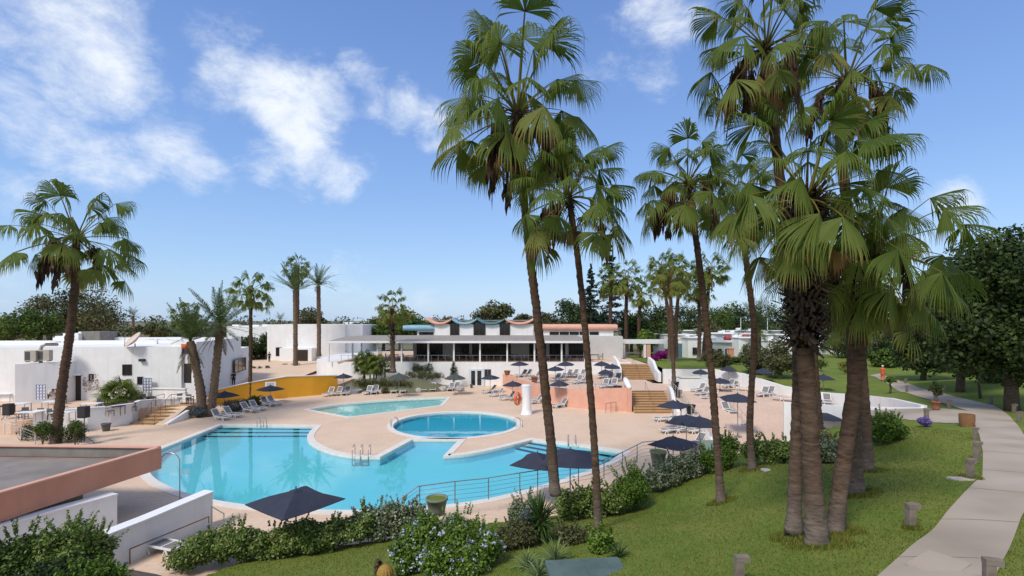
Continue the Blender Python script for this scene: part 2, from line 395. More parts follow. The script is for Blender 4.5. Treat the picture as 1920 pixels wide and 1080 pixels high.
POOLS = [('main_pool', main_pool, .55, M['tile_blue']), ('round_pool', round_pool, .38, M['tile_deep']), ('kids_pool', kids_pool, .3, M['tile_pale'])]

def sheet(name, outer, holes, z, m):
    loops = [[Vector((p[0], p[1], 0)) for p in outer]] + [[Vector((p[0], p[1], 0)) for p in h] for h in holes]
    flat = [p for l in loops for p in l]; tris = tessellate_polygon(loops)
    me = bpy.data.meshes.new(name); fs = []
    for t in tris:
        a, b, c = [flat[i] for i in t]
        if abs((b-a).cross(c-a).z) < 1e-9: continue
        fs.append(tuple(t) if (b-a).cross(c-a).z > 0 else tuple(t)[::-1])
    me.from_pydata([(p.x, p.y, z) for p in flat], [], fs); me.materials.append(m); me.update()
    return tag(link(name, me), kind='structure')
sheet('deck', [(-46, 8), (46, 8), (46, 75), (-46, 75)], [p[1] for p in POOLS], 0, M['deck'])
g = MB()
for a, b, c, d in (((-3000, -400), (3000, -400), (45.9, 8.1), (-45.9, 8.1)), ((3000, -400), (3000, 4000), (45.9, 74.9), (45.9, 8.1)),
                   ((3000, 4000), (-3000, 4000), (-45.9, 74.9), (45.9, 74.9)), ((-3000, 4000), (-3000, -400), (-45.9, 8.1), (-45.9, 74.9))):
    g.add([(a[0], a[1], -.05), (b[0], b[1], -.05), (c[0], c[1], -.05), (d[0], d[1], -.05)], [(0, 1, 2, 3)])
tag(g.build('ground', M['ground']), kind='structure')
for nm, poly, depth, tm in POOLS:
    n = len(poly)
    b = MB(); b.prism([(p.x, p.y) for p in offset(poly, .01)], -depth-.3, -depth)
    A = sum(poly[i].x*poly[(i+1) % n].y - poly[(i+1) % n].x*poly[i].y for i in range(n))
    vs = [(p.x, p.y, -depth+.002) for p in poly] + [(p.x, p.y, .01) for p in poly]
    q = [(i, (i+1) % n, n+(i+1) % n, n+i) for i in range(n)]
    b.cur = 1; b.add(vs, [f[::-1] if A > 0 else f for f in q])
    tag(b.build(nm.replace('pool', 'pool_floor'), [tm, M['tile_wall']]), kind='structure')
    sheet(nm.replace('pool', 'pool_water'), poly, [], -.09, M['water'])
    o1, o2 = offset(poly, -.04), offset(poly, .46 if nm != 'kids_pool' else .34)
    cp = MB()
    ring = []
    for z, o in ((.0, o1), (.035, o1), (.035, o2), (.0, o2)): ring.append([(p.x, p.y, z) for p in o])
    vs = [v for r in ring for v in r]; fs = []
    for k in range(3): fs += [(k*n+i, k*n+(i+1) % n, (k+1)*n+(i+1) % n, (k+1)*n+i) for i in range(n)]
    vs2 = vs + [(p.x, p.y, -.16) for p in o1]
    fs += [(i, (i+1) % n, 4*n+(i+1) % n, 4*n+i) for i in range(n)]
    cp.add(vs2, fs if A < 0 else [f[::-1] for f in fs])
    tag(cp.build(nm.replace('pool', 'pool_kerb'), M['coping']), kind='structure')
# submerged entry steps with dark tile lines
st = MB()
def substep(l0, l1, z):
    a, b, c, d = P(*l0[0], z), P(*l0[1], z), P(*l1[1], z), P(*l1[0], z)
    st.cur = 0; st.prism([(p.x, p.y) for p in (a, b, c, d)], -.58, z)
    st.cur = 1; u = (d-a).normalized()*.42; v = (c-b).normalized()*.42
    st.add([(d-u)+Vector((0, 0, .006)), (c-v)+Vector((0, 0, .006)), c+Vector((0, 0, .006)), d+Vector((0, 0, .006))], [(0, 1, 2, 3), (3, 2, 1, 0)])
LL = [((425, 800), (590, 801)), ((401, 805), (585, 806)), ((379, 812), (580, 812.5)), ((356, 820), (580, 819))]
for k in range(3): substep(LL[k], LL[k+1], -.16-.1*k)
RL = [((1004, 828), (1160, 851)), ((988, 832), (1148, 858)), ((974, 837), (1128, 866)), ((962, 842), (1108, 874))]
for k in range(3): substep(RL[k], RL[k+1], -.16-.1*k)
tag(st.build('pool_steps', [M['tile_blue'], M['tile_line']]), kind='structure')
# ---- path edges (pixel left edge, pixel right edge, height)
PATH = [((1560, 1170), (1860, 1170), 4.75), ((1648, 1080), (1868, 1080), 4.62), ((1715, 1020), (1893, 1030), 4.45), ((1775, 962), (1915, 972), 4.28), ((1842, 893), (1955, 905), 4.05), ((1843, 850), (1945, 858), 3.85),
        ((1836, 815), (1922, 820), 3.66), ((1828, 796), (1908, 798), 3.55), ((1822, 773), (1895, 783), 3.4), ((1780, 760), (1865, 762), 3.22), ((1737, 748), (1790, 744), 2.9), ((1696, 736), (1722, 727), 2.5), ((1668, 722), (1690, 716), 2.25), ((1630, 704), (1650, 700), 2.0)]
pl = [P(a[0], a[1], z) for a, b, z in PATH]; pr = [P(b[0], b[1], z) for a, b, z in PATH]
CP = []
for a, b in zip(pl, pr): CP += [a, b]
for px, py, Y in ((1122, 992, 17), (1100, 1075, 12.4), (1300, 1075, 10.6), (1530, 1012, 11.1), (1353, 942, 18.0), (1410, 880, 21.3), (1490, 870, 22), (1640, 830, 23), (1740, 800, 27), (1712, 990, 11.5), (1200, 960, 20.2), (1605, 922, 14.5), (1628, 882, 17.3),
                  (1560, 870, 22.5), (560, 1070, 15.9), (500, 1085, 15), (1000, 1010, 16.3), (1300, 690, 63), (1400, 706, 58), (1244, 689, 62), (1640, 740, 47), (1540, 722, 53), (1880, 745, 38), (1800, 715, 48)):
    CP.append(Q(px, py, Y))
CP += [Vector(v) for v in ((-16, 12, .35), (-16, 6, 1.4), (-11, 14, .5), (-9.2, 18.2, .25), (-5, 19.4, .35), (-2.2, 20, .6), (-6, 9, 2.2), (0, 5, 3.9), (2.2, 21.4, .55), (6.2, 23.6, 1.05), (9.5, 25.3, 1.5), (12, 26, 1.9), (15, 26.2, 2.4), (20, 28.6, 3.0), (24, 31.6, 3.1),
      (30, 15, 4.2), (50, 15, 4.6), (60, 40, 3.6), (45, 30, 3.7), (60, 70, 2.6), (40, 60, 2.4), (30, 75, 2.6), (40, 95, 2.0), (18, 75, 3.05), (90, 100, 2), (90, 10, 4.6), (20, 3, 4.7), (40, 3, 4.7), (27.4, 33.2, 3.1), (20, 68, 3.1))]
XY = np.array([(p.x, p.y) for p in CP]); ZZ = np.array([p.z for p in CP])
def tk(d2): return .5 * d2 * np.log(d2 + 1e-9)
nC = len(XY)
K = tk(((XY[:, None]-XY[None])**2).sum(-1)) + np.eye(nC)*.35
A_ = np.zeros((nC+3, nC+3)); A_[:nC, :nC] = K; A_[:nC, nC] = 1; A_[:nC, nC+1:] = XY; A_[nC, :nC] = 1; A_[nC+1:, :nC] = XY.T
W = np.linalg.solve(A_, np.concatenate([ZZ, [0, 0, 0]]))
def lawn_np(q):
    return tk(((q[:, None]-XY[None])**2).sum(-1)) @ W[:nC] + W[nC] + q @ W[nC+1:]
def lz(x, y): return float(lawn_np(np.array([[x, y]]))[0])
# ---- retaining walls W (right terrace back) and S (its near end)
WL = [(18.3, 66.3), (18.3, 60.5), (24.6, 60.2), (26.4, 57.0), (28.0, 51.5), (29.4, 47.5), (30.2, 43), (29.3, 38.5), (27.6, 33.4)]
SL = [(19.4, 35.6), (24, 33.6), (27.6, 33.4)]
lawn_edge = [(-16, -6), (-16, 15.0), (-11.6, 15.2), (-9.6, 18.6), (-5, 19.9), (-2.2, 20.6), (.6, 21.2), (2.4, 22.0), (6.2, 24.3), (9.5, 26.0), (12, 26.8), (15, 27.2), (20, 29.6), (24, 33.4)] + [(p[0]+.1, p[1]) for p in WL[::-1]] + [(18.4, 80), (16.4, 80), (16.4, 130), (110, 130), (110, -6)]
def inside(poly, q):
    x, y = q[:, 0], q[:, 1]; r = np.zeros(len(q), bool); n = len(poly)
    for i in range(n):
        x1, y1 = poly[i]; x2, y2 = poly[(i+1) % n]
        c = ((y1 > y) != (y2 > y)); r ^= c & (x < (x2-x1)*(y-y1)/((y2-y1) if y2 != y1 else 1e-9)+x1)
    return r
def grid_sheet(name, x0, x1, y0, y1, ds, poly, m, dz=0.0):
    xs = np.arange(x0, x1+ds, ds); ys = np.arange(y0, y1+ds, ds)
    gx, gy = np.meshgrid(xs, ys); q = np.stack([gx.ravel(), gy.ravel()], 1)
    z = np.concatenate([lawn_np(c) for c in np.array_split(q, 24)])
    nx, ny = len(xs), len(ys); idx = np.arange(nx*ny).reshape(ny, nx)
    fc = np.stack([idx[:-1, :-1], idx[:-1, 1:], idx[1:, 1:], idx[1:, :-1]], -1).reshape(-1, 4)
    ce = q[fc].mean(1); fc = fc[inside(poly, ce)]
    used = np.unique(fc); mp = -np.ones(nx*ny, int); mp[used] = np.arange(len(used))
    V = np.column_stack([q, z+dz])[used]
    return tag(mesh_np(name, V, mp[fc], m, None, True), kind='structure')
grid_sheet('lawn', -16, 46, -6, 68, .25, [(-16, -6)] + lawn_edge[1:-5] + [(18.4, 68), (46, 68), (46, -6)], M['lawn'])
grid_sheet('far_lawn', 16.5, 110, -6, 130, 1.0, [(45.6, -6), (45.6, 67.8), (18.5, 67.8), (18.4, 80), (16.4, 80), (16.4, 130), (110, 130), (110, -6)], M['lawn'])
# path ribbon, draped a little above the lawn
pm = MB(); pts = []
rows = []
for i in range(len(pl)-1):
    n = max(2, int((pl[i+1]-pl[i]).length/.3))
    for k in range(n):
        t = k/n; rows.append((pl[i].lerp(pl[i+1], t), pr[i].lerp(pr[i+1], t)))
rows.append((pl[-1], pr[-1]))
vs = []; NW = 8
for a, b in rows:
    for k in range(NW+1):
        p = a.lerp(b, k/NW); vs.append((p.x, p.y, lz(p.x, p.y)+.035))
fs = [(i*(NW+1)+k, i*(NW+1)+k+1, (i+1)*(NW+1)+k+1, (i+1)*(NW+1)+k) for i in range(len(rows)-1) for k in range(NW)]
pm.add(vs, fs)
path_o = tag(pm.build('path', M['path'], smooth=True), kind='structure')
jm = MB(); acc = 0; last = rows[0]
for i in range(1, len(rows)-1):
    acc += (rows[i][0]-last[0]).length; last = rows[i]
    if acc > 3.6:
        acc = 0; a, b = rows[i]; d = (rows[i+1][0]-a).normalized()*.012
        vv = []
        for k in range(NW+1):
            p = a.lerp(b, k/NW); z = lz(p.x, p.y)+.040
            vv += [(p.x-d.x, p.y-d.y, z), (p.x+d.x, p.y+d.y, z+.001)]
        jm.add(vv, [(2*k, 2*k+2, 2*k+3, 2*k+1) for k in range(NW)])
tag(jm.build('path_joints', M['joint']), kind='structure')
# walkway from the path down to the right terrace
ww = [(24.3, 33.7), (20.2, 29.9), (23, 29.2), (P(1824, 797, 3.5).x, P(1824, 797, 3.5).y), (P(1826, 771, 3.42).x, P(1826, 771, 3.42).y), (27.9, 33.0)]
wm = MB()
def drape(poly, dz, nm, m, ds=.4):
    xs = [p[0] for p in poly]; ys = [p[1] for p in poly]
    return grid_sheet(nm, min(xs), max(xs), min(ys), max(ys), ds, poly, m, dz)
drape(ww, .03, 'walkway', M['path'], .15)
# grass blades near the camera
def grass_field():
    n = 170000
    u = RNG.random((n, 2)); y = 7.5 + 20*u[:, 1]**1.6; x = -12 + 34*u[:, 0]
    q = np.stack([x, y], 1); ok = inside(lawn_edge, q)
    pp = [(p.x, p.y) for p in pl] + [(p.x, p.y) for p in pr[::-1]]
    ok &= ~inside(pp, q) & ~inside(ww, q)
    ok &= np.abs(x) < y*1.12+.6
    q = q[ok]; n = len(q); z = np.concatenate([lawn_np(c) for c in np.array_split(q, 40)])
    for bx, by, rr_ in ((1490, 990, .36), (1534, 1016, .46), (1564, 1008, .4), (1606, 926, .42), (1630, 886, .34), (1353, 946, .34), (1122, 994, .3), (1411, 880, .36), (1709, 993, .12), (1388, 1128, .14), (1820, 902, .2)):
        Yb = {1490: 11.6, 1534: 10.8, 1564: 11.6, 1606: 14.4, 1630: 17.2, 1353: 18, 1122: 17, 1411: 21.3, 1709: 11.4, 1388: 9.15, 1820: 15.4}[bx]
        m_ = 1100; aa = RNG.random(m_)*2*PI; ra = rr_*(.8+.75*RNG.random(m_)**2)
        q = np.concatenate([q, np.stack([X(bx, Yb)+np.cos(aa)*ra, Yb+np.sin(aa)*ra], 1)])
    nl_ = len(q)-n; n = len(q); z = np.concatenate([lawn_np(c) for c in np.array_split(q, 40)])
    a = RNG.random(n)*2*PI; h = .025+.035*RNG.random(n); h[n-nl_:] *= 2.4; w = .006+.004*RNG.random(n)+q[:, 1]*.0004
    b0 = np.column_stack([q, z-.005]); s = np.column_stack([np.cos(a), np.sin(a), np.zeros(n)])*w[:, None]
    tip = b0 + np.column_stack([RNG.normal(0, .025, n), RNG.normal(0, .025, n), h])
    V = np.empty((n*3, 3)); V[0::3] = b0-s; V[1::3] = b0+s; V[2::3] = tip
    tag(mesh_np('grass', V, np.arange(n*3).reshape(n, 3), M['blade']), 'short green grass covering the sloping lawn beside the path', 'grass', kind='stuff')
grass_field()

# ---- terraces
def rz_(p):
    """height of the sloping right terrace"""
    t = min(1, max(0, (p[1]-35.5)/11.5)); return .02 + 1.28*t
rt_poly = [(14.6, 35.6), (19.4, 35.6), (24, 33.6), (27.5, 33.5), (29.3, 38.5), (30.2, 43), (29.4, 47.5), (28, 51.5), (26.4, 57), (24.6, 60.2), (18.3, 60.4), (16.6, 61), (16.6, 52.6), (15.9, 48.0)]
def ramp_sheet(name, poly, zf, m, ds=.5):
    xs = [p[0] for p in poly]; ys = [p[1] for p in poly]
    b = MB()
    ny = int((max(ys)-min(ys))/ds)
    # slice the polygon in rows (terrain depends on y only)
    for k in range(ny+1):
        ya, yb = min(ys)+k*ds, min(min(ys)+(k+1)*ds, max(ys))
        def span(y):
            hits = []
            for i in range(len(poly)):
                (x1, y1), (x2, y2) = poly[i], poly[(i+1) % len(poly)]
                if (y1 > y) != (y2 > y): hits.append(x1+(y-y1)/(y2-y1)*(x2-x1))
            return (min(hits), max(hits)) if len(hits) >= 2 else None
        s1, s2 = span(ya+1e-4), span(yb-1e-4)
        if s1 and s2:
            b.add([(s1[0], ya, zf((0, ya))), (s1[1], ya, zf((0, ya))), (s2[1], yb, zf((0, yb))), (s2[0], yb, zf((0, yb)))], [(0, 1, 2, 3)])
    return tag(b.build(name, m), kind='structure')
ramp_sheet('sun_terrace', rt_poly, rz_, M['terrace'])
ut_poly = [(-1.1, 67.9), (1.6, 59.3), (2.8, 56.4), (4.2, 53.6), (5.8, 51.8), (7.6, 50.7), (9.6, 49.7), (11.6, 49.2), (11.6, 61.8), (13.7, 67.9)]
b = MB(); b.prism(ut_poly, .02, 1.6); tag(b.build('lounger_terrace', M['terrace']), kind='structure')
b = MB(); b.prism([(11.7, 52.5), (16.5, 52.5), (16.5, 61.7), (11.7, 61.7)], .02, 1.6); tag(b.build('stair_landing', M['terrace']), kind='structure')
b = MB(); b.prism([(13.9, 66.3), (18.2, 66.3), (18.2, 95), (13.9, 95)], .02, 3.1); tag(b.build('upper_path', M['terrace']), kind='structure')
# left terrace and the rising court behind the ochre wall
lt = [P(-260, 812), P(20, 815), P(60, 812), P(165, 807), P(240, 796)]
lt_poly = [(p.x, p.y) for p in lt] + [(X(262, 45), 45.4), (X(336, 47.5), 47.6), (X(372, 48.5), 48.6), (X(405, 53.6), 53.6), (X(470, 57.4), 57.4), (X(540, 58.6), 58.4), (-26.2, 60.9), (-21.5, 61.6), (-21.5, 68), (-22, 120), (-120, 120), (-120, 30)]
b = MB(); b.prism(lt_poly, .01, lambda p: 1.0 + max(0, min(1, (p[1]-64)/30))*.0)
tag(b.build('upper_court', M['terrace']), kind='structure')
b = MB(); p0 = [(-75, 70), (-21.9, 70), (-10, 120), (-75, 120)]
b.add([(-75, 66, 1.005), (-29.2, 66, 1.005), (-29.2, 84, 1.9), (-29.2, 120, 2.0), (-75, 120, 2.0), (-75, 84, 1.9)], [(0, 1, 2, 5), (5, 2, 3, 4)])
tag(b.build('court_slope', M['deck']), kind='structure')
b = MB(); b.add([(-120, 120, 2.0), (120, 119, 2.0), (1500, 1500, 2.0), (-1500, 1500, 2.0)], [(0, 1, 2, 3)]); b.add([(-120, 120, -.04), (120, 119, -.04), (120, 119, 2.0), (-120, 120, 2.0)], [(0, 1, 2, 3)])
tag(b.build('far_terrain', M['ground']), kind='structure')
# small green beds in the court
for k, pts in enumerate(([(470, 704), (508, 694), (500, 688), (472, 697)], [(527, 702), (566, 702), (562, 694), (535, 694)])):
    b = MB(); b.prism([(P(*p, 1.0).x, P(*p, 1.0).y) for p in pts], .9, 1.0 + .12); tag(b.build('grass_bed', M['lawn']), kind='structure')

# ================================================================= SKY AND LIGHT
SUN_EL, SUN_AZ = math.radians(49), math.radians(216)   # azimuth clockwise from +Y: behind the camera, to the left
world = bpy.data.worlds.new('World'); SC.world = world; world.use_nodes = True
wn, wl = world.node_tree.nodes, world.node_tree.links
bg = wn['Background']
sky = wn.new('ShaderNodeTexSky'); sky.sky_type = 'NISHITA'; sky.sun_disc = False
sky.sun_elevation = SUN_EL; sky.sun_rotation = SUN_AZ; sky.air_density = 1.15; sky.dust_density = .6; sky.ozone_density = 2.2
tc = wn.new('ShaderNodeTexCoord')
nz = wn.new('ShaderNodeVectorMath'); nz.operation = 'NORMALIZE'; wl.new(tc.outputs['Generated'], nz.inputs[0])
# warp the direction so cloud edges fray
wnz = wn.new('ShaderNodeTexNoise'); wnz.inputs['Scale'].default_value = 3.2; wnz.inputs['Detail'].default_value = 7; wnz.inputs['Roughness'].default_value = .6
wl.new(nz.outputs[0], wnz.inputs['Vector'])
sub = wn.new('ShaderNodeVectorMath'); sub.operation = 'SUBTRACT'; sub.inputs[1].default_value = (.5, .5, .5); wl.new(wnz.outputs['Color'], sub.inputs[0])
scl = wn.new('ShaderNodeVectorMath'); scl.operation = 'SCALE'; scl.inputs['Scale'].default_value = .17; wl.new(sub.outputs[0], scl.inputs[0])
add = wn.new('ShaderNodeVectorMath'); add.operation = 'ADD'; wl.new(nz.outputs[0], add.inputs[0]); wl.new(scl.outputs[0], add.inputs[1])
nrm = wn.new('ShaderNodeVectorMath'); nrm.operation = 'NORMALIZE'; wl.new(add.outputs[0], nrm.inputs[0])
CL = [(60, 40, 130, .8), (170, 75, 125, .95), (215, 125, 75, .9), (30, 190, 85, .85), (110, 235, 90, .9), (185, 275, 75, .9), (250, 310, 55, .7), (20, 300, 120, .6), (60, 340, 90, .55), (330, 240, 80, .75), (385, 300, 65, .75),
      (430, 50, 75, .6), (450, 140, 70, .85), (520, 170, 85, 1), (590, 195, 75, 1), (560, 265, 80, .95), (510, 290, 60, .8), (640, 325, 60, .8), (580, 335, 60, .5), (665, 150, 55, .7), (700, 190, 60, .75), (750, 215, 60, .75), (815, 245, 55, .8),
      (1230, 20, 90, .75), (1150, 120, 55, .6), (1205, 125, 55, .6), (1775, 385, 45, .85), (1740, 440, 50, .55), (690, 560, 110, .6), (620, 545, 70, .5), (800, 570, 70, .45), (360, 500, 60, .4), (520, 590, 90, .5), (60, 520, 120, .5), (1050, 560, 70, .45), (1480, 380, 90, .5), (1000, 530, 60, .3), (1550, 100, 70, .3), (240, 590, 90, .5)]
cur = None
for px, py, r, w in CL:
    d = Vector((px-960, F, HZ-py)).normalized(); ang = r / math.hypot(F, (px-960)*.8) * .95
    dt = wn.new('ShaderNodeVectorMath'); dt.operation = 'DOT_PRODUCT'; dt.inputs[1].default_value = d; wl.new(nrm.outputs[0], dt.inputs[0])
    mr = wn.new('ShaderNodeMapRange'); mr.inputs[1].default_value = math.cos(ang*1.35); mr.inputs[2].default_value = math.cos(ang*.25); mr.inputs[3].default_value = 0; mr.inputs[4].default_value = w
    wl.new(dt.outputs['Value'], mr.inputs[0])
    if cur is None: cur = mr.outputs[0]
    else:
        mx = wn.new('ShaderNodeMath'); mx.operation = 'SMOOTH_MAX' if hasattr(mx, 'x') else 'MAXIMUM'; wl.new(cur, mx.inputs[0]); wl.new(mr.outputs[0], mx.inputs[1]); cur = mx.outputs[0]
# general cloud cover elsewhere in the sky (behind and above the camera)
sp = wn.new('ShaderNodeSeparateXYZ'); wl.new(nz.outputs[0], sp.inputs[0])
bk = wn.new('ShaderNodeMapRange'); bk.inputs[1].default_value = .55; bk.inputs[2].default_value = .15; bk.inputs[3].default_value = 0; bk.inputs[4].default_value = .8; wl.new(sp.outputs['Y'], bk.inputs[0])
mx = wn.new('ShaderNodeMath'); mx.operation = 'MAXIMUM'; wl.new(cur, mx.inputs[0]); wl.new(bk.outputs[0], mx.inputs[1]); cur = mx.outputs[0]
cn = wn.new('ShaderNodeTexNoise'); cn.inputs['Scale'].default_value = 8.5; cn.inputs['Detail'].default_value = 12; cn.inputs['Roughness'].default_value = .68; cn.inputs['Distortion'].default_value = .25
mpp = wn.new('ShaderNodeMapping'); mpp.inputs['Scale'].default_value = (1, 1, 1.7); mpp.inputs['Rotation'].default_value = (0, math.radians(-30), 0); wl.new(nz.outputs[0], mpp.inputs[0]); wl.new(mpp.outputs[0], cn.inputs['Vector'])
m1 = wn.new('ShaderNodeMapRange'); m1.inputs[1].default_value = .22; m1.inputs[2].default_value = .78; wl.new(cn.outputs['Fac'], m1.inputs[0])
# density = smoothstep(mask*1.25 + noise - 1)
ad = wn.new('ShaderNodeMath'); ad.operation = 'MULTIPLY_ADD'; ad.inputs[1].default_value = 1.15; wl.new(cur, ad.inputs[0]); wl.new(m1.outputs[0], ad.inputs[2])
dn = wn.new('ShaderNodeMapRange'); dn.interpolation_type = 'SMOOTHSTEP'; dn.inputs[1].default_value = .95; dn.inputs[2].default_value = 2.0; wl.new(ad.outputs[0], dn.inputs[0])
up = wn.new('ShaderNodeMapRange'); up.inputs[1].default_value = -.02; up.inputs[2].default_value = .06; wl.new(sp.outputs['Z'], up.inputs[0])
dm = wn.new('ShaderNodeMath'); dm.operation = 'MULTIPLY'; wl.new(dn.outputs[0], dm.inputs[0]); wl.new(up.outputs[0], dm.inputs[1])
gr = wn.new('ShaderNodeValToRGB'); ge = gr.color_ramp.elements; ge.new(.3)
ge[0].position = 0; ge[0].color = (2.3/8, 3.75/8, 5.9/8, 1); ge[1].position = .28; ge[1].color = (1.35/8, 2.5/8, 5.2/8, 1); ge[2].position = .62; ge[2].color = (.72/8, 1.45/8, 3.9/8, 1)
wl.new(sp.outputs['Z'], gr.inputs[0])
gsc = wn.new('ShaderNodeVectorMath'); gsc.operation = 'SCALE'; gsc.inputs['Scale'].default_value = 4.35; wl.new(gr.outputs[0], gsc.inputs[0])
skm = wn.new('ShaderNodeMix'); skm.data_type = 'RGBA'; skm.inputs[0].default_value = .8
wl.new(sky.outputs[0], skm.inputs[6]); wl.new(gsc.outputs[0], skm.inputs[7])
cmix = wn.new('ShaderNodeMix'); cmix.data_type = 'RGBA'
wl.new(dm.outputs[0], cmix.inputs[0]); wl.new(skm.outputs[2], cmix.inputs[6]); cmix.inputs[7].default_value = (3.6, 3.8, 4.05, 1)
wl.new(cmix.outputs[2], bg.inputs['Color']); bg.inputs['Strength'].default_value = .15
sl = bpy.data.lights.new('sun', 'SUN'); sl.energy = 1.75; sl.angle = math.radians(14); sl.color = (1, .95, .87)
so = bpy.data.objects.new('sun', sl); COL.objects.link(so)
sd = Vector((math.sin(SUN_AZ)*math.cos(SUN_EL), math.cos(SUN_AZ)*math.cos(SUN_EL), math.sin(SUN_EL)))
so.rotation_euler = sd.to_track_quat('Z', 'Y').to_euler()
cam = bpy.data.cameras.new('camera'); co = bpy.data.objects.new('camera', cam); COL.objects.link(co)
co.location = (0, 0, H); co.rotation_euler = (PI/2, 0, 0)
cam.sensor_width = 36; cam.lens = F/1920*36; cam.shift_y = 60/1920; cam.clip_end = 6000
SC.camera = co
SC.view_settings.view_transform = 'Standard'; SC.view_settings.look = 'None'; SC.view_settings.exposure = .82
SC.cycles.max_bounces = 6; SC.cycles.transparent_max_bounces = 8; SC.cycles.use_denoising = True
# ================================================================= BUILDINGS AND WALLS
def building(name, label, cat='building', loc=(0, 0, 0), group=None): return thing(name, label, cat, loc, 0, group)
def part(mb, name, m, par, smooth=False):
    mb.o = Vector(par.location); return mb.build(name, m, par, smooth)
def window(par, a, b, t0, t1, z0, z1, name='window', m='darkglass', fr='frame_dark', off=0.0, bars=1):
    w = MB(); w.seg(a, b, t0, t1, z0, z1, off-.05, off+.012)
    o = part(w, name, M[m], par)
    f = MB(); e = .07
    f.seg(a, b, t0-e, t1+e, z1, z1+e, off-.02, off+.05); f.seg(a, b, t0-e, t1+e, z0-e, z0, off-.02, off+.06)
    f.seg(a, b, t0-e, t0, z0, z1, off-.02, off+.05); f.seg(a, b, t1, t1+e, z0, z1, off-.02, off+.05)
    for k in range(1, bars+1):
        t = t0+(t1-t0)*k/(bars+1); f.seg(a, b, t-.025, t+.025, z0, z1, off-.02, off+.03)
    f.o = Vector(par.location); fo = f.build('frame', M[fr], None); fo.parent = o
    KIDS.setdefault(o.name, []).append(fo)
    return o
# ---- long white building on the left terrace
lb = building('terrace_building', 'long low white building with dark doors and small square windows behind the left dining terrace', loc=(P(150, 752, 1).x, P(150, 752, 1).y, 1.0))
A0, A1 = P(-260, 756, 1), P(340, 748, 1)
w = MB(); w.prism([(A0.x, A0.y), (A1.x, A1.y), (A1.x-3.5, A1.y+14), (A0.x, A0.y+14)], .95, 6.3)
part(w, 'main_block', M['white'], lb)
B0, B1 = P(28, 762, 1), P(117, 755.5, 1)
w = MB(); w.prism([(B0.x, B0.y), (B1.x, B1.y), (B1.x-.1, B1.y+2.0), (B0.x, B0.y+2.6)], .95, 4.9); part(w, 'low_wing', M['white'], lb)
C0, C1, C2 = P(318, 746.5, 1), P(368, 747.5, 1), P(467, 708, 1)
w = MB(); w.prism([(C0.x, C0.y), (C1.x, C1.y), (X(452, 64.5), 64.5), (X(452, 64.5)-10, 66), (C0.x, C0.y+12)], .95, 6.75); part(w, 'east_wing', M['white'], lb)
w = MB(); w.prism([(X(452, 64.6), 64.6), (C2.x, C2.y), (C2.x-9, C2.y+2), (X(452, 64.6)-9, 66.6)], .95, 5.3); part(w, 'end_wing', M['white'], lb)
w = MB()
for (a, b_) in ((A0, A1),): w.seg(a, b_, 2, (b_-a).length-6, 6.3, 6.72, -6.5, -6.2); w.seg(a, b_, 10, (b_-a).length-5, 6.3, 6.95, -9.5, -9.2)
part(w, 'roof_parapet', M['white2'], lb)
w = MB()
for px0, px1, pt, Y, dy in ((118, 147, 625, 56, 2.5), (147, 152, 622, 57, 2), (103, 120, 630, 55, 2.2)):
    w.prism([(X(px0, Y), Y), (X(px1, Y), Y), (X(px1, Y), Y+dy), (X(px0, Y), Y+dy)], 6.2, Z(pt, Y))
part(w, 'roof_stair_hut', M['white2'], lb)
w = MB(); w.prism([(X(152, 56.5), 56.5), (X(187, 56.5), 56.5), (X(187, 56.5), 59), (X(152, 56.5), 59)], 6.2, Z(622, 56.5)); part(w, 'roof_plant_box', M['concrete'], lb)
d0, d1 = P(132, 750.5, 1), P(151, 750, 1)
L_ = lambda px: (P(px, 756-8*(px+260)/600, 1)-A0).length
w = MB(); w.seg(A0, A1, L_(126), L_(152), 1.0, 3.5, -.1, .02)
dr = part(w, 'door', M['darkwood'], lb)
w = MB(); w.seg(A0, A1, L_(126)-.12, L_(152)+.12, 3.5, 3.7, -.1, .35); part(w, 'door_canopy', M['white2'], lb)
window(lb, A0, A1, L_(168), L_(174.5), Z(714, 49.5), Z(703, 49.5))
window(lb, A0, A1, L_(231), L_(246), Z(703, 49.8), Z(685, 49.8))
window(lb, A0, A1, L_(259), L_(267), Z(720, 50), Z(708, 50))
Le = (C1-C0).length
window(lb, C0, C1, Le*.15, Le*.32, Z(715, 50), Z(703, 50), bars=0)
w = MB(); w.seg(C0, C1, Le*.55, Le*.82, Z(718, 50)-.1, Z(683, 50), -.1, .02); part(w, 'door', M['darkwood'], lb)
w = MB(); w.seg(C0, C1, Le*.45, Le*1.0, 6.0, 6.55, .002, .06); w.cur = 1; w.seg(C0, C1, Le*.45, Le*1.0, 5.55, 5.98, .002, .06)
part(w, 'painted_sign_band', [mat('orange_sign_paint', (.62, .13, .04), None, 1, .6), mat('blue_sign_paint', (.03, .06, .30), None, 1, .6)], lb)
Lw = (C2-C1).length
window(lb, C1, C2, Lw*.56, Lw*.80, Z(701, 60), Z(677, 60), bars=2, off=.55)
w = MB(); w.seg(C0, C1, -.3, Le*1.1, 1.0, 2.2, 1.6, 1.8); w.seg(C0, C1, -.35, Le*1.1, 2.2, 2.28, 1.5, 1.9); part(w, 'porch_wall', M['white'], lb)
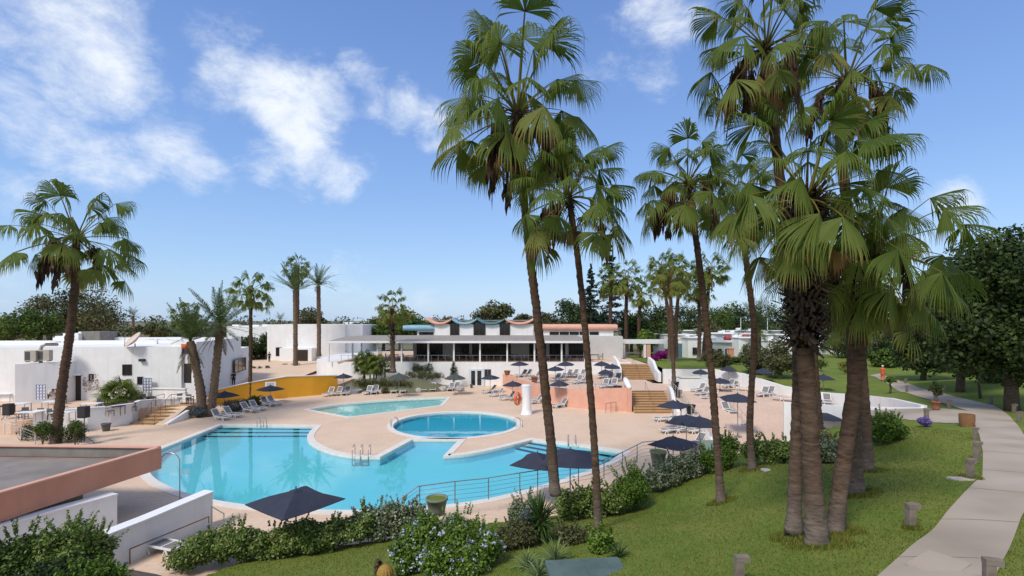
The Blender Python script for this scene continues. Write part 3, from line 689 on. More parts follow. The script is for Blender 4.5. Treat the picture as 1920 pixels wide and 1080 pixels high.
# wall lamp and lattice panels fixed on the facade
w = MB(); t = L_(268); w.seg(A0, A1, t-.25, t+.25, Z(675, 50)-.15, Z(675, 50)+.1, .003, .3); part(w, 'floodlight', M['frame_dark'], lb)
def lattice(px, py0, py1, Y, lab):
    o = thing('lattice_panel', lab, 'wall panel', (X(px, Y), Y, Z(py1, Y))); w_ = .85; h = (py1-py0)/F*Y
    q = MB((0, 0, 0))
    for k in range(4): q.box((-w_/2+w_*k/3, 0, h/2), (.05, .05, h))
    for k in range(6): q.box((0, .002, h*k/5), (w_+.05, .045, .05))
    q.build('lattice', mat('pale_blue_lattice', (.35, .38, .52), None, 3, .6), o)
    q = MB((0, 0, 0)); q.box((0, .06, h/2), (w_, .04, h)); q.build('backing', M['white2'], o)
lattice(76, 721, 749, 46.6, 'pale blue lattice panel on the white wall beside the crouching person')
lattice(276, 709, 736, 49.9, 'pale lattice panel on the white wall right of the bushy fan palm')
def mosaic():
    o = thing('wall_mosaic', 'scattered dark brown mosaic motif on the white wall beside the dark double door', 'mosaic', (X(171, 49.45), 49.35, 1.9))
    q = MB((0, 0, 0))
    for k in range(70):
        q.box((rnd(-.75, .75), .03, max(0, random.gauss(.8, .45))), (rnd(.05, .16), .03, rnd(.05, .16)), M=Matrix.Rotation(rnd(0, 3), 3, 'Y'))
    q.build('mosaic_pattern', mat('mosaic_brown', (.20, .12, .10), (.3, .25, .22), 6, .6), o)
mosaic()
def ac_unit(px, pyb, w_, Y, lab):
    o = thing('air_conditioner', lab, 'air conditioner', (X(px, Y), Y, Z(pyb, Y)), .15, 'air conditioners on the low white roof')
    q = MB(); q.box((0, 0, .5), (w_, .5, 1.0)); q.build('casing', M['beige'], o)
    q = MB(); 
    for k in range(9): q.box((-w_*.22, -.262, .15+k*.09), (w_*.45, .02, .05))
    q.build('grille', M['frame_dark'], o)
    
    for s_ in (-1, 1): q = MB(); q.box((s_*w_*.35, 0, -.04), (.1, .5, .08)); q.build('foot', M['concrete'], o)
ac_unit(60, 677, .95, 47.2, 'beige air conditioner with open side grille, on the low white roof nearer the wall end')
ac_unit(84, 676, 1.05, 47.6, 'wider beige air conditioner beside the pipe duct on the low white roof')
o = thing('roof_duct', 'curved pale duct between the air conditioners on the low white roof', 'duct', (X(71, 47.6), 47.6, 4.9))
q = MB(); q.tube([(0, .3, 0), (0, .3, 1.3), (.1, .3, 1.6), (.5, .3, 1.75), (1.6, .3, 1.75)], .14, 8); q.build('duct_pipe', M['beige'], o, True)
q = MB(); q.lathe((1.1, .3, 1.88), [(.05, 0), (.75, .05), (.6, .18), (.1, .22)], 12); q.build('cowl', M['white2'], o)
def dish():
    o = thing('satellite_dish', 'large pale satellite dish tilted up on the flat roof of the long white building', 'satellite dish', (X(256, 50.4), 50.2, 6.3))
    q = MB(); q.tube([(0, 0, -1.2), (0, 0, .35)], .05); q.build('mast', M['concrete'], o)
    R = Vector((-.46, -.58, .67)).to_track_quat('Z', 'Y').to_matrix()
    q = MB(); prof = [(.02, 0), (.35, .05), (.7, .18), (.95, .34)]; n = 24
    vs = [R @ Vector((r*math.cos(2*PI*k/n), r*math.sin(2*PI*k/n), z)) for r, z in prof for k in range(n)] + [R @ Vector((r*math.cos(2*PI*k/n), r*math.sin(2*PI*k/n), z-.04)) for r, z in prof for k in range(n)]
    vs = [v + Vector((0, 0, .55)) for v in vs]
    fs = [(i*n+k, i*n+(k+1) % n, (i+1)*n+(k+1) % n, (i+1)*n+k) for i in range(3) for k in range(n)]
    fs += [tuple(4*n+x for x in f[::-1]) for f in fs] + [(3*n+k, 3*n+(k+1) % n, 7*n+(k+1) % n, 7*n+k) for k in range(n)]
    q.add(vs, fs); q.build('reflector', mat('dish_paint', (.62, .50, .42), None, 3, .6), o, True)
    q = MB(); q.tube([R @ Vector((0, -.95, .3))+Vector((0, 0, .55)), R @ Vector((0, 0, 1.1))+Vector((0, 0, .55))], .025, 6); q.build('feed_arm', M['concrete'], o)
dish()
# ---- terrace parapets on the left
def wall(name, label, pts, z0, z1, th=.25, m='white', cat='wall', cap=None):
    o = thing(name, label, cat, (pts[0][0], pts[0][1], z0 if not callable(z0) else z0(pts[0])))
    q = MB(o.location); L = []; Rr = []
    n = len(pts)
    for i in range(n):
        a, b_, c = Vector(pts[max(0, i-1)][:2]), Vector(pts[i][:2]), Vector(pts[min(n-1, i+1)][:2])
        d = ((b_-a).normalized() if i else Vector((0, 0))) + ((c-b_).normalized() if i < n-1 else Vector((0, 0)))
        d.normalize(); nn = Vector((d.y, -d.x))
        L.append(b_-nn*th/2); Rr.append(b_+nn*th/2)
    def hz(f, i): return f(pts[i]) if callable(f) else (f[i] if hasattr(f, '__len__') else f)
    vs = []
    for i in range(n):
        for p, z in ((L[i], hz(z0, i)), (Rr[i], hz(z0, i)), (Rr[i], hz(z1, i)), (L[i], hz(z1, i))): vs.append((p.x, p.y, z))
    fs = []
    for i in range(n-1):
        for k in range(4): fs.append((i*4+k, i*4+(k+1) % 4, (i+1)*4+(k+1) % 4, (i+1)*4+k))
    fs += [(3, 2, 1, 0), tuple((n-1)*4+k for k in range(4))]
    q.add(vs, fs); q.build('wall_body', M[m], o)
    if cap:
        q = MB(o.location); vs = []
        for i in range(n):
            for p, z in ((L[i]+(L[i]-Rr[i])*.15, hz(z1, i)+.003), (Rr[i]+(Rr[i]-L[i])*.15, hz(z1, i)+.003), (Rr[i]+(Rr[i]-L[i])*.15, hz(z1, i)+.07), (L[i]+(L[i]-Rr[i])*.15, hz(z1, i)+.07)): vs.append((p.x, p.y, z))
        q.add(vs, fs); q.build('coping', M[cap], o)
    return o
lw = [P(62, 812), P(110, 810), P(163, 807), P(205, 802), P(243, 795)]
wall('parapet_wall', 'long white parapet of the left dining terrace behind the grey bucket', [(p.x, p.y+.1) for p in lw] + [(X(262, 45.3), 45.3), (X(300, 46.8), 46.8), (X(338, 47.6), 47.6)], .01, [1.75, 1.75, 1.78, 1.75, 1.7, 1.65, 1.55, 1.45], .3, cap='white2')
# left stair from the court to the deck
def stair(name, label, a, b_, depth, z0, z1, n, mt='stair', back=None):
    """a,b_: left and right ends of the bottom edge; the flight climbs along depth vector"""
    a, b_, dv = Vector(a), Vector(b_), Vector(depth)
    o = thing(name, label, 'stairs', (a.x, a.y, z0)); q = MB(o.location); q2 = MB(o.location)
    for k in range(n):
        t0, h0, h1 = k/n, z0, z0+(z1-z0)*(k+1)/n
        p = [a+dv*t0, b_+dv*t0, b_+dv, a+dv]
        e = dv.normalized()*.03
        q.prism([(v.x, v.y) for v in (a+dv*t0, b_+dv*t0, b_+dv*((k+1)/n), a+dv*((k+1)/n))], z0-.01, h1)
        q2.prism([(v.x, v.y) for v in (a+dv*t0-e, b_+dv*t0-e, b_+dv*t0+e*1.6, a+dv*t0+e*1.6)], h1-.07, h1+.006)
    q.build('steps', M[mt], o); q2.build('nosings', M['nose'], o)
    return o
sa, sb = P(244, 796), P(288, 797)
stair('court_stairs', 'short tan steps with brown handrail beside the white parapet of the dining terrace', (sa.x, sa.y, 0), (sb.x, sb.y, 0), (X(318, 46.9)-sa.x, 47.4-sa.y, 0), 0, 1.0, 6)
k0 = P(311, 797); k1 = (X(352, 45.7), 45.7)
wall('kerb_wall', 'low sloping white kerb beside the ramp and the blue grey shrubs', [(k0.x, k0.y), k1], 0, [.12, .75], .3)
# ramp surface
q = MB(); ra, rb = P(290, 797), P(309, 798)
q.add([(ra.x, ra.y, .01), (rb.x, rb.y, .01), (X(352, 46.2), 46.2, 1.01), (X(322, 47.4), 47.4, 1.01)], [(0, 1, 2, 3)])
tag(q.build('ramp', M['deck']), kind='structure')
# ochre wall
ow = [P(405, 758), P(470, 751.5), P(538, 745.5), P(585, 741.5), P(632, 737)]
wall('ochre_wall', 'tall ochre yellow wall behind the sun loungers at the far end of the deck', [(p.x, p.y) for p in ow], 0, [Z(731, ow[0].y), Z(717, ow[1].y), Z(706, ow[2].y), Z(705, ow[3].y), Z(704, ow[4].y)], .35, 'ochre', cap='white2')
o = thing('notice_board', 'small white notice board on the ochre wall above the parasol', 'notice board', (X(491, 54), P(491, 749.5).y-.35, Z(727, 55)))
q = MB(); q.box((0, 0, .25), (1.1, .05, .55), rz=.25); q.build('panel', M['white2'], o)
q = MB(); 
for k in range(4): q.box((0, -.032, .1+k*.1), (.8-.1*(k % 2), .006, .03), rz=.25)
q.build('print', M['greyplastic'], o)
# ---- white block building far left of the restaurant
wb = building('white_block', 'plain tall white block with a flat top behind the two tall date palms', loc=(X(575, 88), 88, 1.9))
w = MB(); w.prism([(X(501, 88), 88), (X(647, 88), 88), (X(647, 88), 98), (X(501, 88), 98)], .95, Z(608.5, 88)); part(w, 'main_block', M['white'], wb)
w = MB(); w.prism([(X(647, 88.3), 88.6), (X(680, 88.6), 88.6), (X(680, 88.6), 98), (X(647, 88.3), 98)], .95, Z(608, 88.3)-.1); part(w, 'side_block', M['white'], wb)
a, b_ = Vector((X(501, 88), 88, 0)), Vector((X(647, 88), 88, 0))
window(wb, a, b_, (518-501)/F*88, (527-501)/F*88, Z(667, 88), Z(652, 88), bars=0)
w = MB(); w.seg(a, b_, (533-501)/F*88, (592-501)/F*88, 1.2, Z(653, 86), 0, 1.8); part(w, 'porch', M['white2'], wb)
w = MB(); w.seg(a, b_, (562-501)/F*88, (585-501)/F*88, 1.9, Z(656, 86), 1.7, 1.84); part(w, 'door', M['darkwood'], wb)
# ---- restaurant on its raised platform
rs = building('restaurant', 'long white restaurant with a glazed veranda under scalloped coral and blue roofs', loc=(-4, 68, 0))
plat = [(-29.5, 80), (-28.6, 73), (-27.0, 70.2), (-24.6, 68.6), (-22, 68.0), (16.2, 68.0), (16.2, 92), (-29.5, 92)]
w = MB(); w.prism(plat, .005, 3.25); part(w, 'platform', M['white'], rs)
w = MB(); w.prism([(-24, 68.2), (16, 68.2), (16, 91), (-24, 91)], 3.25, 3.256); part(w, 'veranda_floor', M['terrace'], rs)
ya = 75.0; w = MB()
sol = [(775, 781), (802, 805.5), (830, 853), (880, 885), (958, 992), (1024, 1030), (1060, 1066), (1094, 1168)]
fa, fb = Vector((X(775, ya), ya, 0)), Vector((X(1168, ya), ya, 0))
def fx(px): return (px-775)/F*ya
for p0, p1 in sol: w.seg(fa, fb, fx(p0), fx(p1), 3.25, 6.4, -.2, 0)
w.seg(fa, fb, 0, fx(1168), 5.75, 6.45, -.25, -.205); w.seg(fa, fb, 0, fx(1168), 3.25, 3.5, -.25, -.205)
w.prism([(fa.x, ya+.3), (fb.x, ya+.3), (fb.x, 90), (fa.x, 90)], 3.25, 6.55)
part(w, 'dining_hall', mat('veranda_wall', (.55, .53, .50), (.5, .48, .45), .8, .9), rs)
for p0, p1, nb in ((781, 802, 1), (805.5, 830, 1), (853, 880, 2), (885, 958, 5), (992, 1024, 2), (1030, 1060, 2), (1066, 1094, 1)):
    window(rs, fa, fb, fx(p0)+.08, fx(p1)-.08, 3.4, 5.9, bars=nb, off=-.03)
for px in (616, 661, 678, 708, 753, 803, 851, 900, 951, 1002, 1053, 1097):
    Y = 68.25 if px not in (661, 678) else 73
    w = MB(); w.box((X(px, Y), Y, 4.62), (.2, .2, 2.74)); part(w, 'column', M['white2'], rs)
w = MB(); xe0, xe1 = X(615, 67.4), X(1098, 67.4)
w.box(((xe0+xe1)/2, 67.45, 6.02), (xe1-xe0, .12, .28)); w.box((xe0+.06, 71.7, 6.02), (.12, 8.3, .28)); part(w, 'fascia', M['white2'], rs)
w = MB()
def rzf(p): return 6.16 + max(0, (p[1]-67.5))/10*.55
w.prism([(xe0, 67.5), (xe1, 67.5), (xe1, 76.6), (xe0+3, 76.6), (xe0, 75)], 5.9, rzf); part(w, 'veranda_roof', M['gravelroof'], rs)
w = MB()
for k in range(38):
    x = -23.4+k*.95
    if x < 12: w.box((x, 68.35, 3.7), (.035, .035, .9))
w.box((-5.6, 68.35, 4.16), (36, .05, .04)); part(w, 'guard_rail', M['steel'], rs)
# clerestory with the scalloped roofs
yc = 77.0; ca, cb = Vector((X(815, yc), yc, 0)), Vector((X(1000, yc), yc, 0))
def cx_(px): return (px-815)/F*yc
w = MB(); w.prism([(ca.x, yc), (cb.x, yc), (cb.x, 88), (ca.x, 88)], 6.5, 8.35); part(w, 'clerestory', M['white'], rs)
for p0, p1 in ((845, 860), (889, 909), (938, 955)):
    q = MB(); q.seg(ca, cb, cx_(p0), cx_(p1), 6.6, 8.5, -.1, .03); q.o = Vector(rs.location); win = q.build('clerestory_window', M['darkglass'], rs)
    q = MB()
    for pp in (p0, (p0+p1)/2, p1): q.seg(ca, cb, cx_(pp)-.09, cx_(pp)+.09, 6.6, 8.9, .032, .11)
    q.o = Vector(rs.location); fo = q.build('frame', M['darkwood'], win)
for p0, p1, mm in ((798, 846, 'coral_light'), (845, 894, 'skyblue'), (893, 947, 'teal'), (946, 1003, 'coral_light')):
    xa, xb = X(p0, 76), X(p1, 76); n = 18; vs = []; fs = []
    for k in range(n+1):
        t = k/n; x = xa+(xb-xa)*t; u = abs(2*t-1)
        zz = 8.42 + .78*u**2.2; tt = .42 - .14*u
        for yy in (76.6, 84): vs += [(x, yy, zz-tt*.5), (x, yy, zz+tt*.5)]
    for k in range(n):
        b0 = k*4; c0 = b0+4
        fs += [(b0, c0, c0+1, b0+1), (b0+2, b0+3, c0+3, c0+2), (b0+1, c0+1, c0+3, b0+3), (b0, b0+2, c0+2, c0)]
    fs += [(0, 1, 3, 2), (n*4, n*4+2, n*4+3, n*4+1)]
    w = MB(); w.add(vs, fs); part(w, 'scallop_roof', M[mm], rs, True)
w = MB(); w.box(((ca.x+cb.x)/2, 84, 8.9), (cb.x-ca.x+2, 8, .25)); part(w, 'flat_roof', M['concrete'], rs)
def barrel(p0, p1, py0, py1, Y, mm, dy):
    xa, xb = X(p0, Y), X(p1, Y); zt, zb = Z(py0, Y), Z(py1, Y); r = (zt-zb)/2
    prof = [(math.cos(t)*r, math.sin(t)*r) for t in [PI*.5+PI*k/10 for k in range(11)]]
    poly = [(Y+r+a_, (zt+zb)/2+b2) for a_, b2 in prof] + [(Y+dy, zb), (Y+dy, zt)]
    n = len(poly); vs = [(xa, y, z) for y, z in poly] + [(xb, y, z) for y, z in poly]
    w = MB(); w.add(vs, [(i, (i+1) % n, n+(i+1) % n, n+i) for i in range(n)] + [tuple(range(n))[::-1], tuple(range(n, 2*n))])
    part(w, 'barrel_roof', M[mm], rs)
barrel(755, 815, 610, 620.5, 77, 'skyblue', 7)
w = MB(); w.prism([(X(782, 77.6), 77.6), (ca.x, 77.6), (ca.x, 86), (X(782, 77.6), 86)], 6.3, 7.3); part(w, 'clerestory', M['white'], rs)
a, b_ = Vector((X(782, 77.6), 77.6, 0)), Vector((X(815, 77.6), 77.6, 0))
window(rs, a, b_, .4, 2.5, 6.75, 7.05, 'clerestory_window', bars=0)
barrel(1000, 1158, 608.5, 620, 77, 'coral_light', 9)
a, b_ = Vector((X(1000, 77.5), 77.5, 0)), Vector((X(1150, 77.5), 77.5, 0))
w = MB(); w.prism([(a.x, 77.5), (b_.x, 77.5), (b_.x, 88), (a.x, 88)], 3.25, 7.36); part(w, 'east_wing', M['white'], rs)
for k in range(5): window(rs, a, b_, 2.6+k*1.55, 3.9+k*1.55, 6.75, 7.1, 'clerestory_window', bars=0)
# lower double door in the platform wall
a, b_ = Vector((-22, 68, 0)), Vector((16.2, 68, 0))
def plx(px): return X(px, 68)+22
w = MB(); w.seg(a, b_, plx(879), plx(908), .01, 2.35, .002, .14); fr = part(w, 'door_surround', mat('pale_blue_frame', (.62, .68, .72), None, 2, .6), rs)
w = MB()
for p0, p1 in ((883.5, 891), (895, 902.5)): w.seg(a, b_, plx(p0), plx(p1), .12, 2.1, .1, .155)
part(w, 'door', M['darkglass'], rs)
for p0, p1 in ((910, 913.5), (916, 919.5)): window(rs, a, b_, plx(p0), plx(p1), 1.35, 2.2, bars=0)
# ---- walls by the stairs and terraces
cw = [(-1.1, 67.6), (1.6, 59.2), (2.8, 56.3), (4.2, 53.5), (5.8, 51.7), (7.6, 50.6), (9.6, 49.6), (11.55, 49.1)]
wall('coral_wall', 'curved coral retaining wall below the upper lounger terrace', cw, 0, [1.72, 1.75, 1.78, 1.82, 1.85, 2.0, 2.2, 2.35], .3, 'coral_light')
o = thing('coral_pier', 'coral end pier with rounded white cap beside the lower tan stairs', 'pier', (11.5, 48.95, 0))
q = MB(); q.box((0, .5, 1.2), (.42, 1.5, 2.4)); q.build('pier_body', M['coral_light'], o)
q = MB(); q.tube([(0, -.28, 2.38), (0, .3, 2.5), (0, 1.0, 2.75), (0, 1.7, 3.0)], [.2, .26, .3, .24], 10); q.build('cap', M['white2'], o, True)
stair('pool_stairs', 'wide flight of tan steps between the coral wall and the white curved wall', (11.8, 48.0, 0), (15.5, 48.0, 0), (.4, 4.5, 0), 0, 1.6, 9)
stair('upper_stairs', 'upper flight of tan steps leading to the pergola', (13.8, 61.7, 1.6), (17.6, 61.7, 1.6), (.4, 4.7, 0), 1.6, 3.1, 9)
wall('stair_wall', 'curved white wall running down beside the lower tan stairs', [(17.0, 54.2), (16.6, 52.2), (16.2, 50.4), (15.7, 48.4), (15.5, 47.0), (15.45, 46.2)], 0, [1.9, 1.95, 1.75, 1.3, 1.0, .5], .32)
wall('stair_wall', 'white wall falling beside the upper tan stairs to the palm planter', [(18.45, 67.2), (18.3, 64.5), (17.95, 62.0), (17.9, 60.4)], 1.5, [4.0, 3.7, 2.9, 2.6], .35)
wall('stair_wall', 'short white wall end between the restaurant platform and the upper stairs', [(13.6, 66.6), (13.55, 64.0), (13.5, 62.0)], 1.55, [4.2, 3.8, 2.9], .3)
wall('terrace_wall', 'long white retaining wall behind the right hand loungers with lawn above', WL[1:], 0, lambda p: 3.05 if p[1] > 58 else (Z(700, p[1]) if p[1] > 56 else lz(p[0]+.3, p[1])+.16), .35)
wall('terrace_wall', 'shorter white wall at the near end of the right terrace beside the walkway', SL, 0, lambda p: 3.12, .35)
wall('terrace_side_wall', 'low white wall under the railing at the edge of the sloping right terrace', [(14.55, 35.8), (15.2, 40), (15.75, 45.0), (15.8, 46.1)], 0, lambda p: rz_(p)+.14, .25)
def planter_bed():
    o = thing('palm_planter', 'square white planter holding a slim palm beside the upper stairs', 'planter', (19.8, 55.6, 1.3))
    q = MB(); z1 = 1.25
    for c, d in (((0, -1.25, z1/2), (3.2, .22, z1)), ((0, 1.25, z1/2), (3.2, .22, z1)), ((-1.5, 0, z1/2), (.2, 2.28, z1)), ((1.5, 0, z1/2), (.2, 2.28, z1))): q.box(c, d)
    q.build('planter_box', M['white'], o)
    q = MB(); q.box((0, 0, .55), (2.8, 2.28, 1.06)); q.build('planting', M['lawn'], o)
planter_bed()
# ---- pool bar with coral parapet in the left foreground
pb = building('pool_bar', 'flat roofed pool bar with a coral parapet and grey roof by the main pool', loc=(-17.1, 24.1, 0))
E0, E1 = (-17.1, 24.2), (-18.6, 16.5)
poly = [E0, (-40, 25.2), (-40, 14), E1]
w = MB(); w.prism([(-17.35, 24.0), (-39.9, 25.0), (-39.9, 14.2), (-18.85, 16.6)], 1.95, 2.3); part(w, 'roof', M['roofgrey'], pb)
def band(p, q_, z0, z1, o0, o1, mb): mb.seg(p, q_, 0, (Vector(q_)-Vector(p)).length, z0, z1, o0, o1)
w = MB(); band(E1, E0, 1.8, 2.8, -.12, .1, w); band(E0, (-40, 25.2), 1.8, 2.8, -.0, .12, w); part(w, 'parapet', M['coral'], pb)
w = MB(); band(E1, (-17.13, 24.05), 2.8, 2.86, -.14, .12, w); band((-17.15, 24.2), (-40, 25.2), 2.8, 2.86, -.12, .14, w); part(w, 'parapet_cap', M['coral_light'], pb)
w = MB(); w.seg((-40, 25.2), (-17.3, 24.2), 0, 22.6, 2.3, 2.795, .005, .02); part(w, 'parapet_lining', M['concrete'], pb)
w = MB(); w.prism([(-18.5, 21.5), (-39, 22.5), (-39, 15), (-19.6, 17)], .005, 1.95); part(w, 'wall', M['concrete'], pb)
wall('ramp_wall', 'thick white wall below the coral parapet of the pool bar', [(-17.0, 21.3), (-18.6, 17.2), (-19.4, 14.6)], 0, [1.55, 1.68, 1.8], .42, cap='white2')
wall('ramp_wall', 'white sloping wall with a handrail beside the single near lounger', [(-13.3, 21.9), (-14.2, 19.2), (-15.0, 16.6)], 0, [1.45, 1.32, 1.3], .42, cap='white2')
# ---- pergola
pg = thing('pergola', 'white pergola with blue and coral posts at the top of the upper stairs', 'pergola', (15.5, 80, 3.1))
q = MB(pg.location); q.box((X(1215, 80), 80, 5.45), (9.6, .35, .5)); q.box((X(1215, 80), 83, 5.45), (9.6, .35, .5)); q.box((X(1240, 81), 81.5, 5.75), (13, .3, .2)); q.build('beams', M['white2'], pg)
for px, mm in ((1161, 'skyblue'), (1216, 'coral_light'), (1275, 'skyblue')):
    for yy in (80.1, 82.9):
        q = MB(pg.location); q.box((X(px, 80), yy, 4.1), (.65, .3, 2.25)); q.build('post', M[mm], pg)
for px in (1170, 1209):
    q = MB(pg.location); q.box((X(px, 80), 80.1, 4.1), (.35, .34, 2.3)); q.build('post', M['white2'], pg)
q = MB(pg.location); q.box((X(1193, 84), 84, 3.45), (4.4, .6, .25)); q.build('bench', M['concrete'], pg)
# ---- low white bungalows on the right
random.seed(21)
BUN = [(1245, 1300, 628, 92), (1290, 1345, 634, 88), (1335, 1392, 626, 104), (1325, 1370, 642, 84), (1385, 1440, 634, 96), (1420, 1478, 628, 110), (1440, 1500, 640, 90), (1262, 1330, 620.5, 128), (1360, 1470, 620.5, 132), (1500, 1580, 632, 105)]
LABB = ['white bungalow with flat roof just right of the pergola', 'low white bungalow behind the slim planter palm', 'white bungalow with red roof tanks', 'small white bungalow nearest the lawn wall', 'white bungalow behind the olive bushes',
        'long white bungalow below the tall flagpoles', 'white bungalow half hidden by the palm clump', 'far white bungalow at the foot of the dark trees', 'widest far white bungalow under the tree line', 'white bungalow seen between the trunks of the palm clump']
for (p0, p1, pt, Y), lab in zip(BUN, LABB):
    x0, x1 = X(p0, Y), X(p1, Y); zt = Z(pt, Y); zb = 2.0
    o = building('bungalow', lab, 'bungalow', ((x0+x1)/2, Y, zb), 'white bungalows beyond the pool gardens')
    q = MB(o.location); q.prism([(x0, Y), (x1, Y+rnd(-1, 1)), (x1, Y+7), (x0, Y+7)], zb-.5, zt); q.build('wall', M['white'], o)
    q = MB(o.location); q.prism([(x0-.15, Y-.15), (x1+.15, Y-1.2), (x1+.15, Y+7.1), (x0-.15, Y+7.1)], zt, zt+.12); 
    for k in range(3): q.box((rnd(x0+.5, x1-.5), Y+rnd(1, 5), zt+.4), (rnd(.4, 1), .6, rnd(.3, .8)))
    q.build('roof', M['white2'], o)
    a, b_ = Vector((x0, Y, 0)), Vector((x1, Y-.2, 0)); Lb = x1-x0
    for k in range(3):
        t = Lb*(.15+.3*k); window(o, a, b_, t, t+Lb*.12, zb+1.0, min(zt-.5, zb+2.1), bars=0, off=.25)
for px, py, Y, lab in ((1365, 633, 100, 'round red water tank on a white bungalow roof'), (1398, 632, 101, 'square red water tank beside the round one')):
    o = thing('water_tank', lab, 'water tank', (X(px, Y), Y, Z(py+5, Y)))
    q = MB(); q.lathe((0, 0, 0), [(.8, 0), (.85, .5), (.6, 1.0), (.2, 1.1)], 14); q.build('tank_body', mat('red_tank', (.30, .05, .06), None, 3, .6), o, True)
    q = MB(); q.box((0, 0, -.15), (1.9, 1.9, .3)); q.build('stand', M['white2'], o)
o = thing('terracotta_post', 'terracotta coloured square gate post near the bungalows behind the lawn', 'gate post', (X(1370, 76), 76, 2.4))
q = MB(); q.box((0, 0, 1.1), (.75, .6, 2.3)); q.build('post_body', M['coral'], o); q = MB(); q.box((0, 0, 2.3), (.9, .75, .12)); q.build('post_cap', M['coral_light'], o)
for px, pt, pb_, Y, lab in ((1389, 595, 622, 118, 'slim white pole over the far bungalows, left one'), (1439, 596, 622, 118, 'slim white pole over the far bungalows, right one'), (1249, 607, 630, 112, 'slim white pole beside the planter palm crown')):
    o = thing('lamp_pole', lab, 'pole', (X(px, Y), Y, Z(pb_+20, Y)))
    q = MB(); q.tube([(0, 0, 0), (0, 0, (pb_+20-pt)/F*Y)], [.12, .06], 6); q.build('pole_shaft', M['white2'], o)
    q = MB(); q.box((.2, 0, (pb_+20-pt)/F*Y), (.7, .2, .12)); q.build('lamp_head', M['concrete'], o)
for p0, p1, pt, Y, lab in ((425, 520, 612, 150, 'far white houses seen past the date palms'), (640, 690, 607, 160, 'far pale house behind the white block')):
    x0, x1 = X(p0, Y), X(p1, Y); o = building('far_house', lab, 'house', ((x0+x1)/2, Y, 2))
    q = MB(o.location); q.prism([(x0, Y), (x1, Y), (x1, Y+10), (x0, Y+10)], 1.5, Z(pt, Y)); q.build('wall', M['white'], o)
    q = MB(o.location)
    for k in range(5): xx = x0+(x1-x0)*(k+.5)/5; q.prism([(xx-1, Y+2), (xx+1, Y+2), (xx+1, Y+4), (xx-1, Y+4)], Z(pt, Y)-.02, Z(pt, Y)+rnd(.2, .6))
    q.build('roof', M['white2'], o)
# ================================================================= FURNITURE AND PEOPLE
def make_lounger(rec=48):
    o = thing('sun_lounger', 'x', 'sun lounger')
    W2 = .33
    f = MB()
    for s in (-1, 1): f.box((s*W2, -.33, .335), (.055, 1.42, .07))
    for y in (-1.03, -.4, .36): f.box((0, y, .325), (.62, .06, .05))
    f.build('frame', M['plastic'], o)
    for s in (-1, 1):
        for y0, y1 in ((-.88, -.55), (.42, .08)):
            q = MB(); q.tube([(s*W2, (y0+y1)/2, .33), (s*(W2+.02), y0, 0)], .032, 6); q.tube([(s*W2, (y0+y1)/2, .33), (s*(W2+.02), y1, 0)], .026, 6); q.build('leg', M['plastic'], o)
    q = MB()
    n = 8
    for k in range(n):
        ya, yb = -1.0+1.34*k/n, -1.0+1.34*(k+1)/n
        za, zb = .345-.03*math.sin(PI*k/n), .345-.03*math.sin(PI*(k+1)/n)
        q.add([(-.3, ya, za), (.3, ya, za), (.3, yb, zb), (-.3, yb, zb), (-.3, ya, za+.012), (.3, ya, za+.012), (.3, yb, zb+.012), (-.3, yb, zb+.012)], [(3, 2, 1, 0), (4, 5, 6, 7), (0, 1, 5, 4), (2, 3, 7, 6), (1, 2, 6, 5), (3, 0, 4, 7)])
    q.build('seat', M['sling'], o)
    a = math.radians(rec); c, s_ = math.cos(a), math.sin(a); R = Matrix(((1, 0, 0), (0, c, -s_), (0, s_, c)))
    q = MB(); q.box(Vector((0, .34, .36)) + R @ Vector((0, .36, 0)), (.56, .68, .014), M=R); bo = q.build('backrest', M['sling'], o)
    q = MB()
    for s in (-1, 1): q.box(Vector((0, .34, .36)) + R @ Vector((s*.305, .37, 0)), (.05, .76, .045), M=R)
    q.box(Vector((0, .34, .36)) + R @ Vector((0, .735, 0)), (.66, .06, .045), M=R); q.box(Vector((0, .34, .36)) + R @ Vector((0, .02, 0)), (.6, .04, .03), M=R)
    q.build('frame', M['plastic'], bo)
    q = MB()
    for s in (-1, 1): q.tube([(s*.29, .72, .76), (s*.29, .5, .33)], .018, 6)
    q.build('support', M['plastic'], bo)
    return o
lounger0 = make_lounger(50); flat0 = make_lounger(8); used = [False, False]
def lounger(px, py, z, deg, label, group, flat=False):
    """deg: heading of the foot end measured from straight towards the camera, positive to the right"""
    i = 1 if flat else 0; p = P(px, py, z); src = flat0 if flat else lounger0
    rz = math.radians(deg)
    if not used[i]:
        used[i] = True; o = src; o.location = p; o.rotation_euler = (0, 0, rz); o['label'] = label; o['group'] = group; return o
    return copy_tree(src, p, rz, label, group)
GL1, GL2, GL3, GL4 = 'sun loungers along the far edge of the deck', 'sun loungers on the upper coral terrace', 'sun loungers on the right terrace', 'sun loungers on the left side of the pool'
